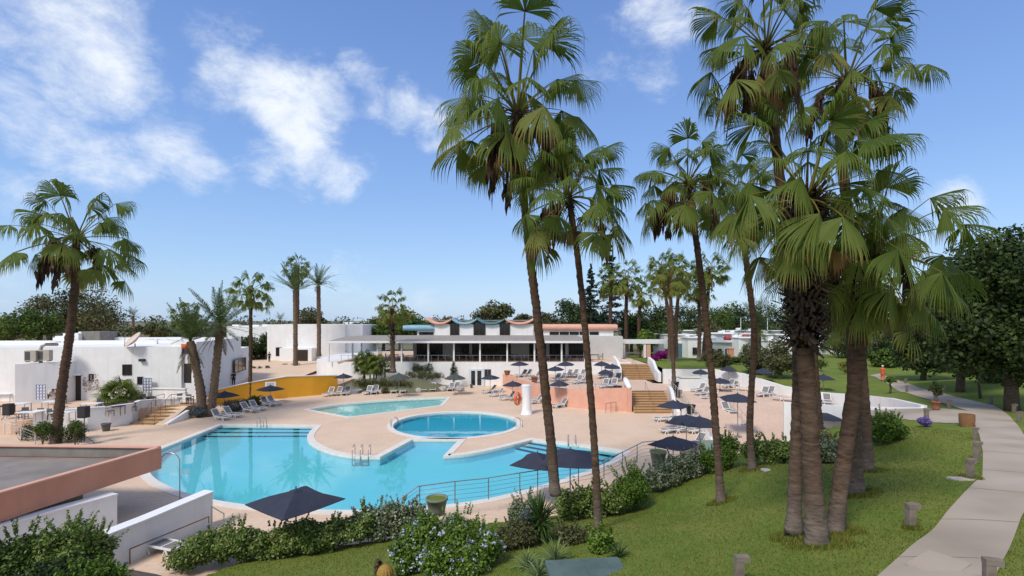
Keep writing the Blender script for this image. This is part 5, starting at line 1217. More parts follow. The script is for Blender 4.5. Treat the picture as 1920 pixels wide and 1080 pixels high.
# rooftop and garden bits
for px, py, Y, r, lab in ((812, 712, 64, .45, 'pale rock in the gravel bed near the clipped hedge'), (830, 714, 63, .5, 'pale rock in the gravel bed below the hedge end'), (785, 716, 62, .4, 'pale rock in the gravel bed between the parasols'), (842, 709, 65, .4, 'small pale rock beside the cone topiary'), (713, 719, 61, .35, 'pale rock in the gravel bed near the ochre wall'), (862, 714, 63, .55, 'large pale rock right of the dark parasol')):
    o = thing('rock', lab, 'rock', (X(px, Y), Y, .1), 0, 'pale rocks in the gravel bed'); q = MB(); n = 9; vs = []; fs = []
    for i in range(6):
        for k in range(n):
            ph = PI*i/5; j = .75+.5*random.random(); vs.append((r*math.sin(ph)*math.cos(2*PI*k/n)*j, r*math.sin(ph)*math.sin(2*PI*k/n)*j*.8, r*.75*(math.cos(ph)*j)+r*.4))
    for i in range(5):
        for k in range(n): fs.append((i*n+k, (i+1)*n+k, (i+1)*n+(k+1) % n, i*n+(k+1) % n))
    q.add(vs, fs); q.build('rock_body', M['rock'], o)
b = MB()
gb = [P(655, 737), P(720, 733), P(800, 728), P(872, 725)]
b.prism([(p.x, p.y) for p in gb] + [(X(870, 67.5), 67.5), (X(650, 66), 66)], .005, .14); tag(b.build('gravel_bed', M['sand']), kind='structure')
wall('bed_kerb', 'low pale kerb along the gravel bed behind the far loungers', [(p.x, p.y) for p in gb], 0, [.42, .4, .38, .34], .3)
# mound behind the ochre wall end
def mound(name, c, rx, ry, h, m):
    n = 24; R_ = 8; q = MB(); vs = [(c[0], c[1], c[2]+h)]; fs = []
    for i in range(1, R_+1):
        t = i/R_
        for k in range(n):
            a = 2*PI*k/n; vs.append((c[0]+rx*t*math.cos(a), c[1]+ry*t*math.sin(a), c[2]+h*(1-t*t)-(0.05 if i == R_ else 0)))
    fs += [(0, 1+k, 1+(k+1) % n) for k in range(n)]
    for i in range(R_-1): fs += [(1+i*n+k, 1+(i+1)*n+k, 1+(i+1)*n+(k+1) % n, 1+i*n+(k+1) % n) for k in range(n)]
    q.add(vs, fs); return tag(q.build(name, m, None, True), kind='structure')
mound('garden_mound', (X(735, 64.5), 64.5, .1), 8.0, 3.2, 1.5, M['ground'])
# ---- people
def skin_mesh(name, nodes, edges, radii, m, par, sub=2):
    me = bpy.data.meshes.new(name); me.from_pydata(nodes, edges, []); me.materials.append(m)
    o = link(name, me, par)
    md = o.modifiers.new('skin', 'SKIN'); md.use_smooth_shade = True
    for i, r in enumerate(radii): me.skin_vertices[0].data[i].radius = (r, r) if not hasattr(r, '__len__') else r
    me.skin_vertices[0].data[0].use_root = True
    s = o.modifiers.new('sub', 'SUBSURF'); s.levels = s.render_levels = sub
    return o
def person(label, loc, rz, J, shirt, trousers, hat=None):
    o = thing('person', label, 'person', loc, rz)
    N_ = ['pelvis', 'belly', 'chest', 'neck', 'head', 'crown', 'sl', 'el', 'hl', 'fl', 'sr', 'er', 'hr', 'fr', 'tl', 'kl', 'al', 'ol', 'tr', 'kr', 'ar', 'orr']
    E = [(0, 1), (1, 2), (2, 3), (3, 4), (4, 5), (2, 6), (6, 7), (7, 8), (8, 9), (2, 10), (10, 11), (11, 12), (12, 13), (0, 14), (14, 15), (15, 16), (16, 17), (0, 18), (18, 19), (19, 20), (20, 21)]
    R_ = [.13, .12, .14, .055, .085, .075, .065, .045, .035, .02, .065, .045, .035, .02, .085, .06, .042, .035, .085, .06, .042, .035]
    skin_mesh('body', [J[k] for k in N_], E, R_, M['skin'], o)
    sh = ['belly', 'chest', 'sl', 'el', 'sr', 'er', 'pelvis']
    skin_mesh('shirt', [Vector(J[k]).lerp(Vector(J['sl' if k == 'el' else 'sr']), .35) if k in ('el', 'er') else J[k] for k in sh], [(0, 1), (1, 2), (2, 3), (1, 4), (4, 5), (0, 6)], [.145, .165, .085, .065, .085, .065, .15], M[shirt], o)
    tr = ['pelvis', 'tl', 'kl', 'al', 'tr', 'kr', 'ar']
    skin_mesh('trousers', [J[k] for k in tr], [(0, 1), (1, 2), (2, 3), (0, 4), (4, 5), (5, 6)], [.15, .105, .078, .065, .105, .078, .065], M[trousers], o)
    h = Vector(J['head']); q = MB(); c = h+Vector((0, .02, .05))
    q.lathe(c, [(.095, -.03), (.115, .03), (.10, .09), (.06, .13), (.01, .145)], 12); q.build('hair', M['hair'] if hat is None else M[hat], o, True)
    q = MB(); q.box(h+Vector((0, -.115, .0)), (.03, .04, .045)); q.build('nose', M['skin'], o)
STAND = dict(pelvis=(0, 0, .92), belly=(0, 0, 1.08), chest=(0, 0, 1.30), neck=(0, -.01, 1.46), head=(0, -.03, 1.58), crown=(0, -.02, 1.66), sl=(.19, 0, 1.38), el=(.24, .02, 1.10), hl=(.23, -.10, .88), fl=(.22, -.14, .80), sr=(-.19, 0, 1.38), er=(-.25, .03, 1.10), hr=(-.22, -.08, .87), fr=(-.21, -.12, .79),
             tl=(.09, 0, .86), kl=(.10, -.10, .48), al=(.10, -.02, .07), ol=(.10, -.16, .03), tr=(-.09, 0, .86), kr=(-.10, .02, .48), ar=(-.10, .14, .09), orr=(-.10, .02, .03))
BEND = dict(STAND); BEND.update(belly=(0, -.10, 1.02), chest=(0, -.32, 1.16), neck=(0, -.46, 1.22), head=(0, -.57, 1.26), crown=(0, -.62, 1.30), sl=(.18, -.36, 1.18), el=(.2, -.42, .92), hl=(.16, -.58, .82), fl=(.14, -.66, .80), sr=(-.18, -.36, 1.18), er=(-.2, -.44, .92), hr=(-.16, -.6, .82), fr=(-.14, -.68, .8))
person('person in dark clothing walking on the court beyond the ochre wall', P(438, 723, 1.0), .5, STAND, 'cloth_dark', 'cloth_dark')
person('person in a white shirt bending over a table by the left white wall', P(93, 757, 1.0), 1.2, BEND, 'cloth_white', 'cloth_dark')
px_ = Q(1655, 717, 55); person('person in orange walking on the far path among the trees', (px_.x, px_.y, lz(px_.x, px_.y)+.03), 2.6, STAND, 'cloth_orange', 'cloth_orange', 'cloth_white')
person('distant person in dark clothing by the corner of the white block', (X(505, 84), 84, 1.9), .2, STAND, 'cloth_dark', 'cloth_dark')
# ================================================================= VEGETATION
UP = np.array([0, 0, 1.0])
def nrmz(v): return v/np.maximum(np.linalg.norm(v, axis=-1, keepdims=True), 1e-9)
class Acc:
    def __init__(s): s.V = []; s.F = []; s.A = []; s.n = 0
    def add(s, V, Fc, A=None):
        s.V.append(V); s.F.append(Fc+s.n); s.n += len(V); s.A.append(np.zeros(len(V)) if A is None else A)
    def build(s, name, m, par, origin, smooth=False, age=False):
        V = np.concatenate(s.V)-np.array(origin)
        return mesh_np(name, V, np.concatenate(s.F), m, par, smooth, np.concatenate(s.A) if age else None)
def grid_faces(nb, rows, cols):
    """quads for nb separate strips of rows x cols vertices"""
    i, j = np.meshgrid(np.arange(rows-1), np.arange(cols-1), indexing='ij'); b = (i*cols+j).ravel()
    q = np.stack([b, b+1, b+cols+1, b+cols], 1)
    return (q[None]+(np.arange(nb)*rows*cols)[:, None, None]).reshape(-1, 4)
def fan_leaf(acc, base, az, el, Lp, R, N, age, hang, rng, fine=True, span=2.05, tear=0):
    d = np.array([math.cos(el)*math.cos(az), math.cos(el)*math.sin(az), math.sin(el)])
    # petiole
    sag = .16*Lp*math.cos(el)+.05*Lp
    t = np.linspace(0, 1, 5)[:, None]; path = base + d*Lp*t - UP*sag*t**2
    f = nrmz(path[-1]-path[-2]); s = np.cross(f, UP)
    if np.linalg.norm(s) < .15: s = np.array([-math.sin(az), math.cos(az), 0.])
    s = nrmz(s); roll = rng.normal(0, .28); u = np.cross(s, f)
    s, u = s*math.cos(roll)+u*math.sin(roll), u*math.cos(roll)-s*math.sin(roll)
    r = np.linspace(.034, .016, 5)[:, None]*(R/1.1)
    ring = np.stack([path+s*r, path+u*r*.6, path-s*r, path-u*r*.6], 1).reshape(-1, 3)
    q = [(i*4+k, i*4+(k+1) % 4, (i+1)*4+(k+1) % 4, (i+1)*4+k) for i in range(4) for k in range(4)]
    acc.add(ring, np.array(q), np.full(20, min(1, .45+.35*age)))
    tip = path[-1]
    # tilt the blade: it bends down from the petiole
    bend = rng.uniform(.15, .55); f2 = nrmz(f*math.cos(bend)-u*math.sin(bend)); u2 = np.cross(s, f2); f, u = f2, u2
    th = np.linspace(-span, span, N); dth = th[1]-th[0]
    cup = rng.uniform(.35, 1.1)
    D = f*np.cos(th)[:, None] + s*np.sin(th)[:, None] - u*(cup*np.abs(np.sin(th/1.25))[:, None])
    D = nrmz(D); Wd = nrmz(-f*np.sin(th)[:, None]+s*np.cos(th)[:, None])
    if tear and N > 12:
        kp = rng.random(N) > tear; kp[N//2] = True
        if rng.random() < .35: k0 = rng.integers(0, N-4); kp[k0:k0+rng.integers(2, 5)] = False
        D, Wd, th = D[kp], Wd[kp], th[kp]; N = len(th)
    ln = R*(.74+.26*np.cos(th/1.4))*rng.uniform(.9, 1.06, N)
    ts = np.array([.0, .22, .42, .58, .66, .76, .88, 1.0]) if fine else np.array([0, .4, .62, .8, 1.0])
    S = len(ts); pos = np.zeros((N, S, 3)); cur = np.repeat(tip[None], N, 0); pos[:, 0] = cur
    hg = hang*1.5*rng.uniform(.45, 1.3, N); soft = rng.uniform(.1, .42)
    for i in range(1, S):
        tm = (ts[i]+ts[i-1])/2; x = np.clip((tm-.46)/.42, 0, 1)
        b = np.clip(soft*tm+hg*(x**1.15), 0, .97)[:, None]
        dd = nrmz(D*(1-b)-UP*b); cur = cur+dd*(ln*(ts[i]-ts[i-1]))[:, None]; pos[:, i] = cur
    split = .60 if fine else .62
    w = np.where(ts <= split, ts*math.tan(dth/2)*1.02, split*math.tan(dth/2)*.78*np.clip((1-ts)/(1-split), .07, 1))
    w = w[None]*ln[:, None]
    w[:, 0] = .004
    nU = u[None]-D*np.dot(D, u)[:, None]; nU = nrmz(nU)
    ag = age + .40*np.clip((ts-.62)/.38, 0, 1)[None]*rng.uniform(.2, 1.3, N)[:, None] + rng.normal(0, .03, N)[:, None] + 0*w
    if fine:
        fold = (w*.55)[..., None]*nU[:, None]
        V = np.stack([pos-Wd[:, None]*w[..., None], pos+fold, pos+Wd[:, None]*w[..., None]], 2).reshape(-1, 3)
        acc.add(V, grid_faces(N, S, 3), np.repeat(ag.ravel(), 3))
    else:
        V = np.stack([pos-Wd[:, None]*w[..., None], pos+Wd[:, None]*w[..., None]], 2).reshape(-1, 3)
        acc.add(V, grid_faces(N, S, 2), np.repeat(ag.ravel(), 2))
def trunk_path(pts, n=None):
    pts = [Vector(p) for p in pts]
    ext = [2*pts[0]-pts[1]]+pts+[2*pts[-1]-pts[-2]]; out = []
    for i in range(1, len(ext)-2):
        p0, p1, p2, p3 = ext[i-1:i+3]
        for k in range(8):
            t = k/8; out.append(0.5*((2*p1)+(-p0+p2)*t+(2*p0-5*p1+4*p2-p3)*t*t+(-p0+3*p1-3*p2+p3)*t**3))
    out.append(pts[-1]); return out
def resample(path, ds):
    res = [path[0]]; acc = 0
    for a, b in zip(path, path[1:]):
        L = (b-a).length; s = ds-acc
        while s < L: res.append(a.lerp(b, s/L)); s += ds
        acc = (acc+L) % ds if L else acc
    res.append(path[-1]); return res
def ringed_trunk(name, path, r0, r1, m, par, ds=.11, flare=1.35, ns=14, rough=.09, rng=RNG):
    pts = resample(path, ds); q = MB(par.location); n = len(pts); rs = []
    for i in range(n):
        t = i/(n-1); s = i*ds
        rs.append((r0+(r1-r0)*t**.6)*(1+(flare-1)*math.exp(-s/.45))*(1+rough*((i % 2)*1.0-.5)+rng.normal(0, .03)))
    q.tube(pts, rs, ns)
    # break the roundness
    k = 0
    for v in q.v:
        j = rng.normal(0, .022); v.x += j*r0*4*rng.random(); v.y += j*r0*4*rng.random()
    return q.build(name, M[m], par, True)
def fan_palm(name, label, pts_px, Y, wpx, reach_px, leaves=30, N=34, fine=True, group=None, dead=8, fruit=3, boots=None, hang=.62, seed=1, elmin=-42, elmax=82, r_extra=None, dY=0, asp=None, age0=0.12, zb=None):
    rng = np.random.default_rng(seed)
    W = [Q(a, b, Y+dY*i/(len(pts_px)-1)) for i, (a, b) in enumerate(pts_px)]
    if zb is not None: W[0].z = zb
    W[0].z -= .12
    if fine: wpx = (wpx[0]*.82, wpx[1]*.84)+tuple(wpx[2:])
    s = Y/F; reach = reach_px*s
    o = thing(name, label, 'palm tree', W[0], 0, group)
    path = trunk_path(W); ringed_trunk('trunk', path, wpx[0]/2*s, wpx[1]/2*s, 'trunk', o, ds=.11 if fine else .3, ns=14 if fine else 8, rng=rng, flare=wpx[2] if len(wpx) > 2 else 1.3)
    top = np.array(W[-1]); acc = Acc(); Lp, R = reach*.67, reach*.43
    axis = nrmz(np.array(path[-1]-path[-4]))
    for i in range(leaves):
        t = (i+.5)/leaves; el = math.radians(elmax+(elmin-elmax)*t**.85)+rng.normal(0, .10); az = i*2.39996+rng.normal(0, .18)
        sc = rng.uniform(.86, 1.1)*(1-.12*max(0, t-.7)); lu = 1+.12*max(0, 1-t/.45)
        base = top + axis*(.35*(1-t)-.12)*reach*.25 + np.array([math.cos(az), math.sin(az), 0])*wpx[1]/2*s*.7
        fan_leaf(acc, base, az, el, Lp*sc*lu*rng.uniform(.72, 1.12), R*sc*rng.uniform(.82, 1.12), int(N*rng.uniform(.8, 1.1)), age0+.2*t*rng.random()+.08*rng.random()+(.22*rng.random() if t > .8 else 0), hang*(1 if el > -.2 else .8), rng, fine, rng.uniform(1.55, 2.15), .12)
    acc.build('crown', M['fan'], o, W[0], True, True)
    if dead:
        acc = Acc()
        for i in range(dead):
            az = rng.uniform(0, 2*PI); el = math.radians(rng.uniform(-82, -52))
            base = top - axis*rng.uniform(.05, .45)*reach*.5 + np.array([math.cos(az), math.sin(az), 0])*wpx[1]/2*s*.9
            fan_leaf(acc, base, az, el, Lp*rng.uniform(.25, .55), R*rng.uniform(.45, .75), max(8, N//3), rng.uniform(.6, 1.0), 1.3, rng, fine, .75)
        acc.build('dead_fronds', M['fan'], o, W[0], True, True)
    for i in range(fruit):
        az = rng.uniform(0, 2*PI); L = reach*rng.uniform(.4, .62); d = np.array([math.cos(az), math.sin(az), 0]); q = MB(W[0]); ps = []
        for k in range(9):
            t = k/8; ps.append(top+d*L*.8*math.sin(t*1.5)+UP*(.12*L*math.sin(t*PI)-1.15*L*t*t))
        q.tube(ps, [.02*reach*.4]*9, 5)
        nS = 46 if fine else 14
        for k in range(nS):
            t = rng.uniform(.45, 1); p = ps[0]+(ps[-1]-ps[0])*0; j = min(7, int(t*8)); p = ps[j]+(ps[j+1]-ps[j])*(t*8-j)+rng.normal(0, .035, 3)*reach*.5
            h = reach*rng.uniform(.10, .26); w = reach*.011*rng.uniform(.7, 1.6); a = rng.uniform(0, PI); c_, s_ = math.cos(a)*w, math.sin(a)*w
            e = rng.normal(0, .02, 2)*reach
            q.add([p+np.array([-c_, -s_, 0]), p+np.array([c_, s_, 0]), p+np.array([c_*1.6+e[0], s_*1.6+e[1], -h*.6]), p+np.array([e[0], e[1], -h]), p+np.array([-c_*1.6+e[0], -s_*1.6+e[1], -h*.6])], [(0, 1, 2, 3, 4)])
        q.build('fruit_stalk', M['fruit'], o)
    # brown leaf bases right under the crown
    acc = Acc(); nb = boots[1] if boots else (60 if fine else 14); hb = (boots[0] if boots else 26)*s
    rp = resample(path, .05)[::-1]
    for i in range(nb):
        z = hb*rng.random(); k = min(len(rp)-1, int(z/.05)); c = np.array(rp[k]); az = rng.uniform(0, 2*PI)
        d = np.array([math.cos(az), math.sin(az), 0]); sd = np.array([-d[1], d[0], 0]); r = wpx[1]/2*s*(boots[2] if boots else 1.0)
        l = rng.uniform(.12, .32)*(1.4 if boots else 1)*max(r/.2, .6); w = rng.uniform(.025, .05)*max(r/.2, .6)
        e = d*math.cos(.9)+UP*math.sin(rng.uniform(.3, 1.3)) if rng.random() < .75 else d*.7-UP*rng.uniform(.2, 1.0)
        p0 = c+d*r*.8; p1 = p0+nrmz(e)*l
        V = np.array([p0-sd*w, p0+sd*w, p1+sd*w*.7, p1-sd*w*.7, p0-sd*w-d*.03, p0+sd*w-d*.03, p1+sd*w*.5-UP*.03, p1-sd*w*.5-UP*.03])
        acc.add(V, np.array([(0, 1, 2, 3), (5, 4, 7, 6), (0, 3, 7, 4), (1, 5, 6, 2), (3, 2, 6, 7)]))
    acc.build('leaf_bases', M['boots'], o, W[0])
    return o
def feather_palm(name, label, pts_px, Y, wpx, reach_px, fronds=34, nl=26, group=None, seed=1, elmin=-35, elmax=84, droop=.45, dry=6, zb=None, asp=.30):
    rng = np.random.default_rng(seed); s = Y/F; W = [Q(a, b, Y) for a, b in pts_px]
    if zb is not None: W[0].z = zb
    o = thing(name, label, 'palm tree', W[0], 0, group); path = trunk_path(W)
    ringed_trunk('trunk', path, wpx[0]/2*s, wpx[1]/2*s, 'trunk_date', o, ds=.2, ns=10, rough=.12, rng=rng, flare=1.25)
    top = np.array(W[-1]); L0 = reach_px*s
    def frond(acc, az, el, L):
        d = np.array([math.cos(el)*math.cos(az), math.cos(el)*math.sin(az), math.sin(el)]); n = 9; ps = [top+rng.normal(0, .05, 3)]; dd = d.copy()
        for k in range(n): dd = nrmz(dd-UP*droop*(.35+k/n)/n*(1.0 if el > 0 else .5)); ps.append(ps[-1]+dd*L/n)
        ps = np.array(ps); sd = nrmz(np.cross(d, UP)+np.array([1e-4, 0, 0])); 
        w = .018*L/2
        acc.add(np.stack([ps-sd*w, ps+sd*w], 1).reshape(-1, 3), grid_faces(1, n+1, 2))
        t = np.repeat(np.linspace(.12, 1, nl), 2); side = np.tile([1, -1], nl); i = np.minimum(n-1, (t*n).astype(int)); fr = t*n-i
        p = ps[i]+(ps[i+1]-ps[i])*fr[:, None]; tg = nrmz(ps[i+1]-ps[i]); up = nrmz(np.cross(sd[None], tg)*-1)
        up = np.where(up[:, 2:3] < 0, -up, up)
        ld = nrmz(tg*.62+sd*side[:, None]*.72+up*.28+rng.normal(0, .07, (len(t), 3))-UP*.12)
        ll = L*asp*(np.sin(np.clip(t*1.05, 0, 1)*PI*.86+.28)*.85+.12); tip = p+ld*ll[:, None]-UP*(ll*.12)[:, None]
        lw = (L*.0085+.006)*np.ones(len(t)); wv = nrmz(np.cross(ld, up))*lw[:, None]
        mid = p+(tip-p)*.45
        V = np.stack([p-wv*.6, p+wv*.6, mid+wv, mid-wv, tip+wv*.1, tip-wv*.1], 1).reshape(-1, 3); b = np.arange(len(t))*6
        acc.add(V, np.concatenate([np.stack([b, b+1, b+2, b+3], 1), np.stack([b+3, b+2, b+4, b+5], 1)]))
    acc = Acc()
    for i in range(fronds):
        t = (i+.5)/fronds; frond(acc, i*2.39996+rng.normal(0, .15), math.radians(elmax+(elmin-elmax)*t**.9)+rng.normal(0, .07), L0*rng.uniform(.85, 1.08))
    acc.build('crown', M['date'], o, W[0])
    if dry:
        acc = Acc()
        for i in range(dry): frond(acc, rng.uniform(0, 2*PI), math.radians(rng.uniform(-75, -45)), L0*rng.uniform(.45, .8))
        acc.build('dead_fronds', M['date_dry'], o, W[0])
    return o
def cloud(acc, blobs, n, size, rng, elong=1.7, up=.35, fill=2.4, out=.55):
    C = np.array([b[0] for b in blobs], float); Rr = np.array([b[1] if hasattr(b[1], '__len__') else (b[1],)*3 for b in blobs], float)
    wt = (Rr.prod(1))**(2/3); idx = rng.choice(len(blobs), n, p=wt/wt.sum())
    d = nrmz(rng.normal(0, 1, (n, 3))); r = rng.random(n)**(1/fill)
    p = C[idx]+d*Rr[idx]*r[:, None]
    nn = nrmz(d*out+rng.normal(0, .55, (n, 3))+UP*up); t = nrmz(np.cross(nn, rng.normal(0, 1, (n, 3)))); b = np.cross(nn, t)
    L = size*rng.uniform(.6, 1.3, n)[:, None]; Wd = L/elong
    V = np.stack([p-t*L*.5, p+b*Wd*.5-t*L*.05, p+t*L*.5, p-b*Wd*.5-t*L*.05], 1).reshape(-1, 3)
    acc.add(V, np.arange(n*4).reshape(n, 4))
def bush(name, label, blobs, n, size, mats, cat='shrub', group=None, base=None, seed=1, flowers=None, elong=1.8, stems=5, sprigs=0, fill=2.4):
    rng = np.random.default_rng(seed); c = np.array([b[0] for b in blobs]).mean(0); zb = min(b[0][2]-(b[1][2] if hasattr(b[1], '__len__') else b[1]) for b in blobs)
    org = (c[0], c[1], zb if base is None else base); o = thing(name, label, cat, org, 0, group)
    # break each blob into lumps
    lumps = []
    for b in blobs:
        R_ = np.array(b[1] if hasattr(b[1], '__len__') else (b[1],)*3)
        lumps.append((b[0], R_*.72))
        for k in range(9): d = nrmz(rng.normal(0, 1, 3)); lumps.append((np.array(b[0])+d*R_*.62, R_*rng.uniform(.26, .48)))
    acc = Acc(); cloud(acc, lumps, n, size, rng, elong, fill=fill); 
    for k in range(sprigs):
        b = blobs[rng.integers(len(blobs))]; R_ = np.array(b[1] if hasattr(b[1], '__len__') else (b[1],)*3); d = nrmz(np.array([rng.normal(0, .5), rng.normal(0, .5), 1.0])); p = np.array(b[0])+d*R_*.85; h = rng.uniform(.5, 1.1)*R_[2]*.6
        for j in range(9): cloud(acc, [(p+d*h*j/9, size*.35)], 3, size*(1-.04*j), rng, elong)
    acc.build('foliage', M[mats], o, org)
    if flowers:
        acc = Acc(); m_, nf, sz = flowers
        top = [(b[0], np.array(b[1])*1.04) for b in lumps]; cl = []
        for k in range(nf):
            b = top[rng.integers(len(top))]; d = nrmz(rng.normal(0, 1, 3)+UP*.5-np.array([0, .5, 0])); cl.append((b[0]+d*b[1], sz*1.1))
        cloud(acc, cl, nf*7, sz, rng, 1.1, .5); acc.build('flowers', M[m_], o, org)
    if stems:
        q = MB(org)
        for k in range(stems):
            b = blobs[rng.integers(len(blobs))]; p = np.array(b[0]); R_ = np.array(b[1] if hasattr(b[1], '__len__') else (b[1],)*3); f = (p[0]+rng.normal(0, .2)*R_[0], p[1]+rng.normal(0, .2)*R_[1], org[2]-.05)
            q.tube([f, p+rng.normal(0, .15, 3)*R_, p+np.array([rng.normal(0, .3)*R_[0], rng.normal(0, .3)*R_[1], R_[2]*.6])], [.03, .02, .008], 5)
        q.build('stem', M['bark'], o)
    return o
def broad_tree(name, label, px, py0, pyt, wpx, Y, mats='l_dark', n=5000, size=.5, cat='tree', group=None, seed=1, zg=2.0, lumps=26, flat=.8, depth=1.0, trunk=.22, bot=None, lumpr=(.22, .38)):
    """crown spans pyt..py0 (pixels) and is wpx wide at depth Y"""
    rng = np.random.default_rng(seed); s = Y/F; x = X(px, Y); zt, zb = Z(pyt, Y), Z(py0, Y); rx = wpx/2*s; rz2 = (zt-zb)/2; c = np.array([x, Y, (zt+zb)/2])
    o = thing(name, label, cat, (x, Y, zg), 0, group); R_ = np.array([rx, rx*depth, rz2]); bl = []
    for k in range(lumps):
        d = nrmz(rng.normal(0, 1, 3)); d[2] = d[2]*.9+.1; r = rng.uniform(.35, .80); lr = rng.uniform(*lumpr)
        bl.append((c+d*R_*r, np.array([1, 1, flat])*lr*min(rx, max(rz2, rx*.6))*1.15))
    bl.append((c, R_*.55))
    acc = Acc(); cloud(acc, bl, n, size, rng, 1.5, .35, fill=2.6); acc.build('crown', M[mats], o, (x, Y, zg))
    q = MB((x, Y, zg)); hub = Vector((x, Y, max(zg+.5, zb+.25*(zt-zb)))); tr = trunk*rx*.35+.05
    q.tube([(x+rng.normal(0, .1), Y, zg-.2), Vector((x, Y, zg)).lerp(hub, .5)+Vector((rng.normal(0, .15), 0, 0)), hub], [tr*1.25, tr, tr*.8], 8)
    for b in bl[:8]: e = Vector(b[0]); q.tube([hub, hub.lerp(e, .5)+Vector((0, 0, .1)), e], [tr*.6, tr*.4, tr*.12], 6)
    q.build('trunk', M['bark'], o, True)
    return o
# ----------------------------------------------------------------- hero fan palms
GP = 'tall fan palms on the lawn'
fan_palm('fan_palm', 'tallest fan palm, its long curved ringed trunk rising from the hedge before the pool', [(1041, 922), (1030, 800), (1008, 600), (985, 400), (970, 215)], 19.0, (25, 16, 1.15), 206, 38, 54, True, GP, 7, 6, seed=11, elmin=-24, elmax=86)
fan_palm('fan_palm', 'fan palm with slimmer trunk just right of the tallest one, ending low on the lawn', [(1122, 994), (1116, 860), (1100, 650), (1084, 490), (1067, 372)], 17.0, (19, 13, 1.2), 152, 36, 48, True, GP, 8, 5, seed=23, elmin=-42)
fan_palm('fan_palm', 'fan palm with a pale swollen trunk foot and curved trunk leaning left', [(1353, 946), (1346, 860), (1334, 700), (1312, 500), (1290, 345)], 18.0, (18, 13.5, 1.45), 122, 34, 42, True, GP, 9, 7, seed=35, elmin=-40)
fan_palm('fan_palm', 'fan palm with the wavy slim trunk between the pale footed palm and the clump', [(1411, 880), (1406, 790), (1414, 640), (1408, 560), (1392, 440), (1380, 372)], 21.3, (15.5, 12, 1.55), 106, 32, 40, True, GP, 8, 4, seed=47, elmin=-45)
fan_palm('fan_palm', 'very tall fan palm whose trunk rises from the left of the clump', [(1488, 990), (1492, 880), (1497, 700), (1490, 560), (1468, 380), (1450, 230), (1436, 92)], 11.6, (31, 19, 1.3), 158, 38, 50, True, GP, 9, 8, seed=59, elmin=-38)
fan_palm('fan_palm', 'front fan palm of the clump with dark shaggy leaf bases and huge low fans', [(1532, 1014), (1524, 900), (1512, 700), (1507, 560), (1508, 440), (1512, 372)], 10.8, (44, 30, 1.3), 222, 42, 62, True, GP, 12, 0, boots=(285, 1000, 1.5), seed=64, elmin=-34, hang=.55)
fan_palm('fan_palm', 'leaning fan palm at the right of the clump, crown hanging over the lawn', [(1562, 1006), (1580, 880), (1600, 740), (1618, 600), (1634, 470)], 11.6, (38, 26, 1.3), 184, 38, 54, True, GP, 14, 2, boots=(130, 260, 1.2), seed=73, elmin=-62, hang=.6)
fan_palm('fan_palm', 'tall fan palm with a flared pale foot just right of the clump', [(1606, 926), (1602, 830), (1600, 690), (1590, 420), (1576, 260), (1586, 150)], 14.4, (30, 20, 1.4), 150, 32, 46, True, GP, 8, 5, seed=88, elmin=-38)
fan_palm('fan_palm', 'straight fan palm behind the flared one, nearest the round bush', [(1629, 886), (1622, 760), (1616, 640), (1640, 545)], 17.2, (22, 18, 1.25), 128, 24, 34, True, GP, 12, 2, seed=95, elmin=-55)
fan_palm('fan_palm', 'thick trunked fan palm behind the clump, beside the half hidden navy umbrella', [(1537, 858), (1530, 760), (1524, 640), (1540, 470)], 25.0, (26, 18, 1.2), 110, 22, 30, True, GP, 8, 2, seed=101, elmin=-50)
fan_palm('fan_palm', 'thick leaning fan palm by the dark hedge on the left dining terrace', [(104, 832), (114, 740), (132, 620), (141, 520), (143, 448)], 36.5, (22, 13.5, 1.15), 118, 36, 36, True, 'fan palms around the deck', 6, 7, seed=112, elmin=-36, zb=.0)
fan_palm('fan_palm', 'slim fan palm rising in front of the ochre wall', [(468, 748), (470, 660), (470, 545)], 55.5, (7.5, 6, 1.2), 46, 38, 24, False, 'fan palms around the deck', 8, 2, seed=121, elmin=-48, zb=.0)
fan_palm('fan_palm', 'short fan palm on the garden mound before the restaurant veranda', [(737, 697), (736, 640), (735, 578)], 65.0, (9, 8, 1.5), 37, 36, 22, False, 'fan palms around the deck', 8, 0, boots=(70, 90, 1.25), seed=131, elmin=-45)
fan_palm('fan_palm', 'fan palm peeping out behind the two leaning date palms', [(362, 745), (356, 660), (352, 596)], 70.0, (8, 7, 1.2), 35, 34, 20, False, 'fan palms around the deck', 6, 0, seed=141)
fan_palm('fan_palm', 'distant fan palm crown showing above the tallest date palm', [(556, 690), (558, 600), (558, 502)], 95.0, (7, 6, 1.2), 31, 34, 20, False, 'fan palms around the deck', 4, 0, seed=151)
GD = 'date palms'
feather_palm('date_palm', 'date palm leaning left in the clump by the blue grey shrubs', [(380, 776), (374, 720), (362, 660), (357, 640)], 46.5, (16, 14), 78, 27, 26, GD, 201, 14, 86, .34, 7, zb=0, asp=.17)
feather_palm('date_palm', 'date palm leaning right in the clump beside the flat navy parasol', [(394, 776), (402, 720), (410, 640), (412, 612)], 46.8, (15, 13), 84, 27, 26, GD, 202, -25, 86, .36, 7, zb=0, asp=.17)
feather_palm('date_palm', 'tall date palm in front of the plain white block', [(554, 694), (554, 620), (553, 545)], 80.0, (8.5, 8), 58, 28, 22, GD, 203, 12, 86, .3, 0, asp=.16)
feather_palm('date_palm', 'slightly shorter date palm with arching fronds beside the white block', [(598, 668), (598, 600), (597, 536)], 82.0, (8, 7.5), 44, 30, 22, GD, 204, 0, 82, .9, 0, asp=.16)
feather_palm('date_palm', 'date palm half hidden by the wavy trunk, among the bungalows', [(1421, 690), (1421, 640), (1421, 608)], 75.0, (13, 11), 58, 30, 20, GD, 205, -25, 84, .5, 4)
